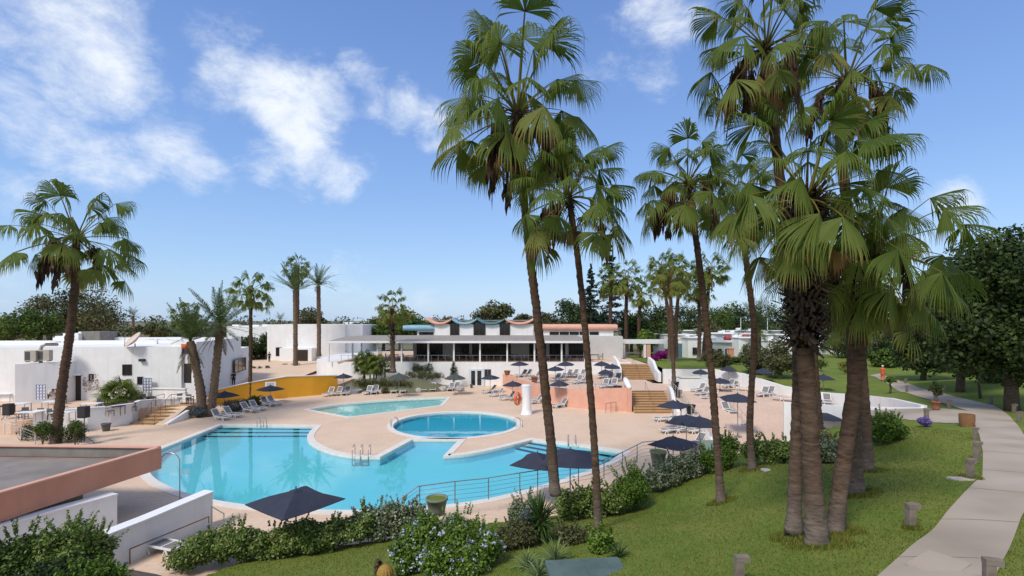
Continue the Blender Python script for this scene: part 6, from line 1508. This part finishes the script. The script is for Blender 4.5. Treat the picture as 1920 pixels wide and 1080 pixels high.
for a, b_, rc_, Yd, lab, sd_ in ((525, 600, 14, 110, 'tiny far palm left of the white block', 206), (250, 592, 16, 95, 'far palm right of the olive green trees on the left', 207)):
    feather_palm('date_palm', lab, [(a, 650), (a, b_)], Yd, (4, 4), rc_*1.2, 22, 12, GD, sd_, -20, 80, .9, 0)
GB = 'slim fan palms beyond the upper stairs'
for k, (pts, Y, wp, rc_, lab) in enumerate((
    ([(1264, 706), (1260, 620), (1256, 520)], 55.5, (8, 6.5), 46, 'slim fan palm growing in the white planter'), ([(1255, 690), (1254, 600), (1240, 505)], 72, (8, 6), 42, 'fan palm just left behind the planter palm'), ([(1268, 690), (1268, 600), (1276, 512)], 74, (8, 6), 42, 'fan palm just right behind the planter palm'),
    ([(1310, 684), (1312, 600), (1308, 540)], 76, (8, 6), 36, 'fan palm behind the pale footed palm trunk'), ([(1318, 684), (1325, 590), (1331, 505)], 78, (7, 6), 42, 'fan palm with bent trunk right of the pale footed palm'),
    ([(1147, 650), (1145, 600), (1146, 528)], 90, (6, 5), 36, 'fan palm in front of the dark conifers'), ([(1175, 655), (1174, 600), (1175, 522)], 88, (8, 6), 38, 'fan palm right of the dark conifers'), ([(1198, 660), (1198, 610), (1201, 552)], 86, (7, 6), 30, 'shorter fan palm right of the dark conifers'))):
    fan_palm('fan_palm', lab, pts, Y, wp+(1.3,), rc_, 40, 22, False, GB, 9, 0, age0=.2, hang=.35, seed=300+k, elmin=-55, zb=1.3+.55 if k == 0 else 2.9 if Y < 80 else 2.5)
# ----------------------------------------------------------------- conifers
def conifer(label, px, pyt, pyb, wpx, Y, seed):
    rng = np.random.default_rng(seed); s = Y/F; x = X(px, Y); zt = Z(pyt, Y); zb = 2.2; o = thing('norfolk_pine', label, 'conifer', (x, Y, zb), 0, 'dark layered conifers')
    q = MB((x, Y, zb)); q.tube([(x, Y, zb-.3), (x, Y, zt)], [.35, .03], 7); q.build('trunk', M['bark'], o); acc = Acc(); L = 20; h0 = Z(pyb, Y)
    L = 26
    for k in range(L):
        t = k/(L-1); z0_ = h0+(zt-h0)*t**.95; r0_ = wpx/2*s*(1-t)**.85+.12
        for j in range(rng.integers(4, 8)):
            a = rng.uniform(0, 2*PI); r = r0_*rng.uniform(.55, 1.15); z = z0_+rng.normal(0, .22)*(zt-h0)/L*2; lift = rng.uniform(.0, .25)
            bl = [((x+math.cos(a)*r*u, Y+math.sin(a)*r*u, z-.12*r*u+lift*r*u*u), (r*.15+.1, r*.15+.1, .12+.07*r)) for u in (.25, .42, .6, .78, .95)]
            cloud(acc, bl, 60, .40, rng, 2.2, .1)
    acc.build('crown', M['needle'], o, (x, Y, zb))
conifer('tall dark layered conifer behind the restaurant, pointed top', 1143, 452, 640, 78, 98, 401); conifer('shorter dark layered conifer left of the tallest conifer', 1108, 500, 640, 60, 102, 402)
# ----------------------------------------------------------------- background trees
GT = 'trees behind the resort'
TR = [(20, 655, 575, 150, 78, 'l_green', 'bushy green tree at the left frame edge behind the white building'), (75, 650, 566, 110, 82, 'l_green', 'rounded green tree behind the low white wing'), (92, 640, 545, 115, 92, 'l_olive', 'airy olive toned tree left of the leaning palm trunk'), (185, 642, 530, 128, 94, 'l_olive', 'broad olive toned tree right of the leaning palm trunk'), (140, 640, 536, 110, 97, 'l_dark', 'dark tree right behind the leaning palm trunk'),
      (295, 640, 602, 80, 86, 'l_olive', 'low bushy tree behind the satellite dish'), (455, 690, 622, 70, 88, 'l_dark', 'round dark shrubby tree left of the white block'), (490, 690, 618, 66, 92, 'l_dark', 'round dark tree touching the white block'),
      (585, 640, 574, 70, 125, 'l_olive', 'dark tree crown behind the white block roof'), (655, 650, 595, 90, 120, 'l_green', 'green tree just behind the right end of the white block'), (700, 650, 592, 90, 112, 'l_green', 'yellowish green tree behind the veranda roof'), (752, 650, 566, 90, 110, 'l_yellow', 'taller yellow green tree behind the mound palm'), (800, 645, 590, 80, 112, 'l_yellow', 'yellow green tree behind the blue barrel roof'), (720, 648, 604, 70, 96, 'l_green', 'dense green tree left of the blue barrel roof'),
      (925, 640, 556, 84, 105, 'l_olive', 'rounded tree behind the scalloped roofs'), (985, 640, 585, 70, 108, 'l_olive', 'small tree behind the right scalloped roof'), (1030, 645, 575, 80, 112, 'l_olive', 'tree between the two tallest trunks'), (1072, 645, 552, 84, 116, 'l_dark', 'dark tree left of the conifers'), (1105, 650, 560, 80, 108, 'l_dark', 'dark tree at the foot of the conifers'),
      (1185, 660, 575, 70, 100, 'l_dark', 'dark tree right of the conifers'), (1225, 655, 560, 84, 116, 'l_dark', 'dark tree behind the slim fan palms'), (1212, 665, 612, 50, 84, 'l_fresh', 'fresh green round tree beside the pergola'), (1290, 650, 556, 90, 140, 'l_dark', 'dark tree behind the planter palm'), (1345, 650, 553, 110, 142, 'l_green', 'broad green tree over the bungalows'), (1395, 650, 560, 100, 145, 'l_dark', 'dark tree behind the flagpole like white poles'), (1445, 650, 562, 100, 140, 'l_dark', 'dark tree left of the palm clump'), (1500, 660, 566, 100, 138, 'l_dark', 'dark tree behind the clump trunks'), (1560, 670, 580, 110, 120, 'l_dark', 'dark tree seen between the clump trunks'),
      (1130, 672, 640, 60, 79, 'l_fresh', 'bright green shrubby tree beside the restaurant end'), (1600, 700, 600, 110, 90, 'l_dark', 'dark tree beyond the far path'), (1690, 700, 590, 120, 80, 'l_dark', 'dark tree left of the big rounded tree'), (1660, 705, 650, 70, 72, 'l_green', 'lower green tree behind the person in orange')]
for k, (px, pb_, pt, wp, Y, m_, lab) in enumerate(TR):
    broad_tree('tree', lab, px, pb_, pt, wp, Y, m_, 3600, .55 if Y > 100 else .42, 'tree', GT, 500+k, 1.2 if px < 900 and Y < 90 else 2.0, lumps=24)
broad_tree('tree', 'big rounded dark green tree at the right frame edge', 1895, 768, 418, 300, 31, 'l_dark', 46000, .26, 'tree', 'large trees on the right', 601, lz(X(1900, 31), 31), 80, .8, 1.0, .16)
broad_tree('tree', 'large dark tree whose lower boughs shade the path bend', 1800, 742, 478, 200, 42, 'l_dark', 30000, .28, 'tree', 'large trees on the right', 602, lz(X(1800, 42), 42), 70, .8, 1.0, .14)
broad_tree('tree', 'dark tree right beside the hanging palm fans', 1735, 722, 545, 130, 55, 'l_dark', 15000, .34, 'tree', 'large trees on the right', 603, lz(X(1735, 55), 55), 54, .9, 1.0, .14)
broad_tree('tree', 'dark tree filling the gap behind the path bend under the larger crowns', 1850, 735, 600, 150, 60, 'l_dark', 12000, .36, 'tree', 'large trees on the right', 604, lz(X(1850, 60), 60), 50, .9, 1.0, .14)
broad_tree('tree', 'dark tree farthest right behind the lawn edge', 1935, 730, 600, 150, 55, 'l_dark', 10000, .36, 'tree', 'large trees on the right', 605, lz(X(1935, 55), 55), 44, .9, 1.0, .14)
rngf = np.random.default_rng(9); acc = Acc(); bl = []
for k in range(150):
    x = rngf.uniform(-260, 240); y = rngf.uniform(170, 240); h = rngf.uniform(4.5, 9.5); bl.append(((x, y, 2+h*.5), (rngf.uniform(3, 7), 4, h*.55)))
cloud(acc, bl, 26000, 1.1, rngf, 1.5, .35); fw = acc.build('far_wood', M['l_olive'], None, (0, 0, 0)); tag(fw, 'distant band of olive green trees along the horizon behind the resort', 'woods', kind='stuff')
for k, (px, pb_, pt, wp_, Y, m_, lab) in enumerate(((680, 650, 600, 60, 100, 'l_yellow', 'small yellow green tree above the veranda roof near the white block'), (778, 650, 582, 70, 100, 'l_green', 'green tree right behind the mound palm crown'), (845, 645, 592, 60, 116, 'l_olive', 'small tree over the first coral scallop roof'), (1250, 668, 598, 70, 96, 'l_green', 'green tree filling the space behind the pergola and planter palm'), (1330, 660, 590, 80, 118, 'l_olive', 'olive toned tree behind the red roof tanks'), (345, 640, 600, 60, 84, 'l_dark', 'dark low tree behind the blue and orange sign band'))):
    broad_tree('tree', lab, px, pb_, pt, wp_, Y, m_, 3000, .45, 'tree', GT, 660+k, 1.6, lumps=22)
GO = 'grey green olive bushes above the right terrace'
for k, (px, pb_, pt, wp, Y, lab) in enumerate(((1345, 698, 655, 66, 66, 'olive bush left of the wavy slim trunk'), (1422, 708, 640, 84, 60, 'grey green olive bush right of the wavy slim trunk'), (1462, 716, 636, 80, 57, 'taller grey green olive bush nearest the palm clump'))):
    broad_tree('olive_bush', lab, px, pb_, pt, wp, Y, 'l_olive', 5200, .22, 'bush', GO, 620+k, 2.9, 30, .8)
for k, (px, pb_, pt, wp, Y, lab) in enumerate(((1668, 722, 702, 26, 46, 'thin sapling on the lawn left of the far path'), (1839, 702, 668, 40, 38, 'thin sapling with loose crown right of the path'))):
    broad_tree('sapling', lab, px, pb_, pt, wp, Y, 'l_fresh', 700, .16, 'sapling', 'young trees by the path', 640+k, lz(X(px, Y), Y), 10, trunk=.12)
# ----------------------------------------------------------------- hedges and shrubs near the pool
def hedge(label, pts, Y2z, h, th, n, size, mats, seed, group='hedges along the pool', flowers=None, sprigs=30, name='hedge', cat='hedge', zbase=None):
    """pts: ground points (x, y); blobs every 0.7 m"""
    rng = np.random.default_rng(seed); bl = []; pts = [Vector((p[0], p[1], 0)) for p in pts]
    for a, b_ in zip(pts, pts[1:]):
        m_ = max(1, int((b_-a).length/.55))
        for k in range(m_):
            p = a.lerp(b_, k/m_); z = lz(p.x, p.y) if zbase is None else zbase; z = max(z, 0); hh = h*rng.uniform(.85, 1.15)
            bl.append(((p.x+rng.normal(0, .08), p.y+rng.normal(0, .08), z+hh*.48), (th*.62*rng.uniform(.85, 1.15), th*.62, hh*.52)))
    return bush(name, label, bl, n, size, mats, cat, group, seed=seed, flowers=flowers, sprigs=sprigs, stems=8)
def wp(px, Y): return (X(px, Y), Y)
hedge('mixed green hedge with pale leaf tips along the near pool edge under the nearest umbrella', [wp(362, 17.9), wp(440, 18.3), wp(560, 18.5), wp(650, 19.2), wp(720, 19.9)], None, 1.29, 1.43, 33600, .12, 'l_hedge', 701, sprigs=46)
hedge('taller pale leaved hedge left of the blue flowered bush', [wp(690, 19.7), wp(745, 19.6), wp(800, 19.8)], None, 1.51, 1.21, 11200, .12, 'l_varieg', 702, sprigs=30)
hedge('green hedge with white leaf tips between the two near palm trunks', [wp(1062, 20.6), wp(1120, 20.6), wp(1170, 20.8)], None, 1.40, 1.32, 12800, .12, 'l_hedge', 703, sprigs=20)
hedge('rounded fresh green bush at the end of the hedge right of the slimmer trunk', [wp(1190, 20.6), wp(1206, 20.8)], None, 1.90, 1.54, 10400, .11, 'l_fresh', 704, sprigs=22, name='shrub', cat='shrub')
hedge('pale flecked hedge behind the railing, left of the pale footed palm', [wp(1230, 22.4), wp(1290, 23.2), wp(1335, 23.8)], None, 1.29, 1.21, 12000, .12, 'l_varieg', 705, sprigs=20)
hedge('fresh green hedge clump right behind the pale footed palm trunk', [wp(1335, 23.0), wp(1362, 23.3), wp(1388, 23.6)], None, 1.46, 1.32, 9600, .11, 'l_fresh', 706, sprigs=20)
hedge('green hedge with white flecks left of the palm clump trunks', [wp(1428, 22.6), wp(1470, 22.8), wp(1500, 22.9)], None, 1.29, 1.21, 10400, .12, 'l_hedge', 707, sprigs=20)
hedge('pale flecked hedge seen between the palm clump trunks', [wp(1530, 22.9), wp(1560, 22.9), wp(1590, 22.6)], None, 1.12, 1.10, 8000, .12, 'l_varieg', 708, sprigs=14)
hedge('low clipped yellow green hedge behind the clump trunks', [wp(1545, 25.0), wp(1580, 25.0)], None, 1.15, 1.1, 4500, .09, 'l_yellow', 709, sprigs=0)
zb_ = lz(X(1662, 22.5), 22.5)
bush('shrub', 'round glossy dark green bush at the lawn edge right of the palm clump', [((X(1652, 22.5), 22.5, zb_+.7), (.85, .8, .8)), ((X(1678, 22.7), 22.7, zb_+.6), (.6, .6, .65))], 7500, .12, 'l_fresh', 'shrub', base=zb_, seed=711, sprigs=18)
z1 = lz(X(840, 14.2), 14.2)
bush('plumbago_bush', 'large bush with pale blue flowers at the bottom of the picture', [((X(800, 14.2), 14.2, z1+.65), (.85, .8, .85)), ((X(860, 14.3), 14.3, z1+.75), (.95, .85, .9)), ((X(905, 14.0), 14.0, z1+.55), (.7, .7, .75)), ((X(845, 13.4), 13.4, z1+.45), (1.2, .6, .6)), ((X(760, 14.0), 14.0, z1+.35), (.55, .5, .5))], 22000, .10, 'l_fresh', 'bush', seed=712, flowers=('petals_blue', 300, .055), sprigs=44)
for k, (px, Y, r, h, m_, lab) in enumerate(((40, 14.6, 1.25, 1.35, 'l_green', 'dark green shrub at the bottom left corner by the white ramp wall'), (135, 14.8, 1.0, 1.55, 'l_hedge', 'tall sprawling shrub between the two white ramp walls'), (160, 13.2, .8, .95, 'l_fresh', 'lower bright shrub in front of the white sloping wall'), (95, 13.2, 1.2, .9, 'l_dark', 'low dark shrub at the bottom left edge'))):
    z = 1.45 if Y > 14 else 1.55
    bush('shrub', lab, [((X(px, Y), Y, z+h*.5), (r, r*.8, h*.55)), ((X(px+35, Y), Y+.2, z+h*.38), (r*.7, r*.6, h*.45))], 8500, .11, m_, 'shrub', 'shrubs in the bottom left corner', base=z, seed=720+k, sprigs=40)
mound('planting_soil', (X(110, 14), 13.6, -.2), 5.2, 3.6, 2.1, M['soil'])
bush('shrub', 'brownish undergrowth shrub right of the blue flowered bush', [((X(965, 15.4), 15.4, lz(X(965, 15.4), 15.4)+.35), (.8, .6, .55)), ((X(1070, 15.4), 15.4, lz(X(1070, 15.4), 15.4)+.25), (.8, .6, .4))], 5000, .10, 'l_olive', 'shrub', seed=730, sprigs=10)
bush('shrub', 'small leafy shrub right of the sword leaved plant', [((X(1128, 14.0), 14.0, lz(X(1128, 14), 14)+.28), (.5, .45, .38))], 3200, .10, 'l_fresh', 'shrub', seed=731, sprigs=8)
bush('shrub', 'white flecked shrub left of the sword leaved plant', [((X(985, 18.4), 18.4, lz(X(985, 18.4), 18.4)+.55), (.65, .6, .75))], 3800, .10, 'l_varieg', 'shrub', seed=732, sprigs=14)
def rosette(name, label, px, Y, L, n, w, mats, seed, elmin=-10, elmax=85, curve=.5, cat='plant', stem=0, dead=0):
    rng = np.random.default_rng(seed); x = X(px, Y); z = max(lz(x, Y), 0); o = thing(name, label, cat, (x, Y, z)); acc = Acc(); top = np.array([x, Y, z+stem]); acd = Acc()
    def leaf(acc, az, el, LL):
        d = np.array([math.cos(el)*math.cos(az), math.cos(el)*math.sin(az), math.sin(el)]); p = top-UP*rng.random()*stem*.5; ps = [p]; dd = d
        for k in range(6): dd = nrmz(dd-UP*curve*(k/6)*.35); ps.append(ps[-1]+dd*LL/6)
        ps = np.array(ps); sd = nrmz(np.cross(d, UP)+np.array([1e-3, 0, 0])); ww = w*np.array([.55, .9, 1, .95, .75, .45, .04])[:, None]; upv = np.cross(sd, d)*.35
        V = np.stack([ps-sd*ww+upv*ww, ps, ps+sd*ww+upv*ww], 1).reshape(-1, 3); acc.add(V, grid_faces(1, 7, 3))
    for i in range(n):
        t = (i+.5)/n; leaf(acc, i*2.39996+rng.normal(0, .1), math.radians(elmax+(elmin-elmax)*t)+rng.normal(0, .06), L*rng.uniform(.82, 1.08))
    acc.build('leaves', M[mats], o, (x, Y, z), True)
    if dead:
        for i in range(dead): leaf(acd, rng.uniform(0, 2*PI), math.radians(rng.uniform(-75, -35)), L*rng.uniform(.5, .8))
        acd.build('dead_leaves', M['date_dry'], o, (x, Y, z), True)
    if stem:
        q = MB((x, Y, z)); q.tube([(x, Y, z-.1), (x, Y, z+stem)], [.13, .11], 10); q.build('stem', M['boots'], o)
    return o
rosette('yucca', 'dark green sword leaved yucca in front of the tallest palm trunk', 1012, 16.0, 1.0, 240, .026, 'l_spike', 741, -70, 88, .25, 'yucca', .75, 20)
rosette('aloe', 'pale striped aloe in front of the yucca, largest of the pale rosettes', 1040, 13.6, .75, 46, .026, 'l_pale', 742, -5, 80, 1.0, 'aloe'); rosette('aloe', 'pale striped aloe left of the largest one', 988, 13.4, .6, 38, .024, 'l_pale', 743, -5, 80, 1.0, 'aloe'); rosette('aloe', 'pale aloe low at the bottom edge left of the green hatch', 1010, 12.6, .6, 40, .024, 'l_pale', 744, -5, 75, 1.0, 'aloe'); rosette('aloe', 'green aloe rosette at the right corner of the green hatch', 1160, 13.2, .52, 40, .02, 'l_spike', 745, -8, 75, 1.0, 'aloe')
# golden cactus
zc = lz(X(722, 13.6), 13.6); o = thing('barrel_cactus', 'small golden barrel cactus left of the blue flowered bush', 'cactus', (X(722, 13.6), 13.6, zc)); q = MB(); vs = []; n = 28
for i in range(10):
    ph = PI*(i+.3)/10
    for k in range(n): r = .21*math.sin(ph)*(1+.09*(k % 2)); vs.append((r*math.cos(2*PI*k/n), r*math.sin(2*PI*k/n), .21+.25*math.cos(ph)))
q.add(vs, [(i*n+k, (i+1)*n+k, (i+1)*n+(k+1) % n, i*n+(k+1) % n) for i in range(9) for k in range(n)]+[tuple(range(n))[::-1]]); q.build('cactus_body', mat('golden_spines', (.38, .20, .05), (.22, .16, .03), 18, .9, coord='obj'), o)
bush('shrub', 'small reddish dry plant beside the golden cactus', [((X(708, 13.8), 13.8, zc+.28), (.14, .14, .3))], 500, .09, 'date_dry', 'shrub', seed=751)
rosette('grass_tuft', 'bright grass tuft under the golden cactus at the bottom edge', 702, 12.9, .4, 60, .012, 'l_fresh', 752, 20, 85, .8, 'grass tuft')
zc = lz(X(1024, 17.2), 17.2); bush('shrub', 'greyish pink feathery shrub between the hedge and the yucca', [((X(985, 15.9), 15.9, lz(X(985, 15.9), 15.9)+.8), (.26, .25, .34))], 1500, .07, 'l_bluegrey', 'shrub', seed=753)
# deck side greenery
for k, (px, py, r, h, m_, lab) in enumerate(((372, 783, .9, 1.1, 'l_bluegrey', 'blue grey shrub at the foot of the two date palms'), (440, 771, 1.5, 1.25, 'l_bluegrey', 'blue grey shrub behind the first pair of loungers'), (478, 761, 1.4, 1.1, 'l_dark', 'dark shrub under the ochre wall beside the slim palm'), (655, 723, 1.2, 1.5, 'l_dark', 'dark shrub at the end of the ochre wall'))):
    p = P(px, py); bush('shrub', lab, [((p.x, p.y, h*.5), (r, r*.7, h*.55))], 2600, .13, m_, 'shrub', seed=760+k, base=0)
p = P(95, 832); hedge('dark clipped hedge around the foot of the thick leaning palm', [(X(48, 37.4), 37.4), (X(95, 36.9), 36.9), (X(140, 36.4), 36.4), (X(148, 38.5), 38.5)], None, 1.35, 1.0, 8000, .10, 'l_dark', 771, 'clipped hedges', sprigs=0, zbase=0.05)
def topiary(label, px, Y, z0, hs, r, seed):
    rng = np.random.default_rng(seed); x = X(px, Y); o = thing('topiary', label, 'topiary', (x, Y, z0)); q = MB((x, Y, z0))
    for k in range(3): q.tube([(x, Y, z0), (x+rng.normal(0, .06), Y+rng.normal(0, .06), z0+hs*.5), (x+rng.normal(0, .18), Y, z0+hs)], .035, 6)
    q.build('stem', M['bark'], o); acc = Acc(); cloud(acc, [((x, Y, z0+hs), (r, r, r*.85)), ((x+r*.5, Y, z0+hs-.25), r*.7), ((x-r*.5, Y, z0+hs-.2), r*.7)], 1500, .11, rng); acc.build('crown', M['l_green'], o, (x, Y, z0))
topiary('small topiary with twisted stems left of the thick leaning palm', 80, 35.8, 0, 1.35, .5, 781); topiary('small topiary ball right of the thick leaning palm', 141, 35.6, 0, 1.5, .42, 782)
p = P(224, 755, 1.0); rosette('fan_palm_bush', 'bushy round fan palm against the white building wall', 224, p.y-1.0, 2.1, 10, .02, 'l_spike', 783, 10, 80, .8, 'palm bush')
def palm_bush(label, px, Y, z, R_, n, seed, stem=.4, name='fan_palm_bush', trunks=1):
    rng = np.random.default_rng(seed); x = X(px, Y); o = thing(name, label, 'palm bush', (x, Y, z)); acc = Acc(); q = MB((x, Y, z))
    for j in range(trunks):
        bx, by = x+rng.normal(0, .25)*(j > 0)*trunks*.7, Y+rng.normal(0, .3)*(j > 0); top = np.array([bx, by, z+stem*rng.uniform(.75, 1.15)])
        q.tube([(bx, by, z-.1), top], [.10, .08], 7)
        for i in range(n):
            t = (i+.5)/n; fan_leaf(acc, top, i*2.4+rng.normal(0, .2), math.radians(85-105*t), R_*.55, R_*.5, 22, .12+.15*rng.random(), .35, rng, False, 1.7)
    acc.build('crown', M['fan'], o, (x, Y, z), True, True); q.build('trunk', M['boots'], o)
bpy.data.objects.remove(KIDS[[k for k in KIDS if k.startswith('fan_palm_bush')][0]][0]); bpy.data.objects.remove(bpy.data.objects['fan_palm_bush']); KIDS.pop('fan_palm_bush', None)
palm_bush('bushy round fan palm against the white building wall', 224, p.y-1.0, 1.0, 2.5, 46, 784, .5)
palm_bush('cluster of young fan palms on the garden mound', 684, 65.0, 1.0, 2.0, 14, 785, 2.4, 'young_palms', 6)
palm_bush('single young palm plant against the white platform wall', 722, 66.0, 1.5, 1.4, 12, 786, 1.2, 'young_palms')
pot('planter_pot', 'big dark urn with a spiky plant in front of the left white wall', P(20, 748, 1.0), .55, 1.0, 'greyplastic'); rosette('spiky_plant', 'spiky grey green plant in the big dark urn', 20, P(20, 748, 1.0).y, 1.1, 36, .03, 'l_bluegrey', 787, 10, 85, .5, 'plant', 2.1)
hedge('clipped box hedge on the mound under the restaurant wall', [(X(778, 67), 67.0), (X(812, 67), 67.0)], None, 1.5, 1.1, 3200, .13, 'l_dark', 791, 'clipped hedges', sprigs=0, zbase=1.75)
hedge('long low clipped hedge behind the gravel bed rocks', [(X(765, 65.4), 65.4), (X(800, 65.2), 65.2), (X(832, 65.0), 65.0)], None, 1.3, 1.3, 4200, .13, 'l_olive', 792, 'clipped hedges', sprigs=0, zbase=1.1)
hedge('sloping brown green ground hedge over the garden mound', [(X(670, 63), 62.6), (X(700, 62.4), 62.2), (X(745, 62.4), 62.2), (X(775, 62.6), 62.6)], None, 1.1, 1.7, 5200, .14, 'l_olive', 793, 'clipped hedges', sprigs=0, zbase=.7)
xc, yc_ = X(851, 66), 66.0; o_ = bush('cone_topiary', 'dark cone shaped topiary against the white restaurant platform', [((xc, yc_, 2.0-.55*0+k*.42), (.75-.14*k, .75-.14*k, .5)) for k in range(-1, 4)], 2600, .12, 'l_dark', 'topiary', seed=794, base=.5)
for k, (px, Y, m_, r, lab) in enumerate(((688, 61.5, 'l_olive', .5, 'small round cushion plant in the gravel bed by the first loungers'), (722, 61, 'l_olive', .55, 'round cushion plant in the gravel bed middle'), (773, 62.5, 'l_olive', .5, 'cushion plant right of the green grey parasol'), (815, 64, 'l_olive', .55, 'cushion plant below the long clipped hedge'))):
    bush('cushion_plant', lab, [((X(px, Y), Y, .4), (r, r, r*.75))], 700, .13, m_, 'plant', 'cushion plants in the gravel bed', seed=800+k, base=.1, stems=2)
bush('bougainvillea', 'magenta bougainvillea beside the top of the upper stairs', [((X(1243, 73), 73, 3.9), (1.2, .8, .8)), ((X(1229, 73), 73, 3.6), (.9, .7, .6)), ((X(1252, 73.4), 73.4, 4.3), (.6, .6, .6))], 3200, .2, 'petals_magenta', 'bush', seed=811, base=2.9)
bush('shrub', 'violet flowered shrub on the lawn edge before the walkway', [((P(1736, 799, 3.3).x, P(1736, 799, 3.3).y, lz(P(1736, 799, 3.3).x, P(1736, 799, 3.3).y)+.28), (.42, .38, .32))], 1800, .08, 'petals_violet', 'shrub', seed=812)
pq = P(1755, 768, 3.3); pot('planter_pot', 'terracotta pot with a red stemmed plant where the walkway meets the lawn', (pq.x, pq.y, lz(pq.x, pq.y)), .24, .6, 'terracotta'); bush('potted_plant', 'thin reddish plant standing in the terracotta pot by the walkway', [((pq.x, pq.y, lz(pq.x, pq.y)+1.35), (.45, .4, .5))], 420, .14, 'l_dark', 'plant', seed=813, base=lz(pq.x, pq.y)+.55)
for k, (px, Y, r, h, m_, lab) in enumerate(((1330, 74, 1.4, 1.3, 'l_dark', 'dark shrub on the lawn behind the pale footed palm'), (1366, 73, 1.6, 1.2, 'l_dark', 'dark shrub in front of the terracotta gate post'), (1215, 82, .8, 1.0, 'l_green', 'green shrub under the pergola beam'), (1590, 62, 1.6, 1.6, 'l_yellow', 'yellow green shrub seen between the clump trunks'), (1515, 66, 2.0, 2.0, 'l_green', 'green shrub behind the front clump trunk'), (1870, 45, 2.2, 1.1, 'l_dark', 'low dark ground shrub under the big right hand tree'))):
    z = lz(X(px, Y), Y); bush('shrub', lab, [((X(px, Y), Y, z+h*.5), (r, r*.7, h*.55)), ((X(px, Y)+r*.7, Y, z+h*.4), (r*.7, r*.6, h*.42))], 2600, .2, m_, 'shrub', 'shrubs behind the right terrace', seed=820+k, base=z)
for k, (px, py) in enumerate(((488, 697), (548, 692))):
    p = P(px, py, 1.0); bush('shrub', ('small shrubs on the grass bed right of the slim palm', 'small shrubs at the foot of the tall date palm')[k], [((p.x+j*1.1, p.y, 1.5), (.6, .5, .5)) for j in (-1, 0, 1)], 1200, .16, 'l_green', 'shrub', 'small shrubs in the court', seed=840+k, base=1.1)
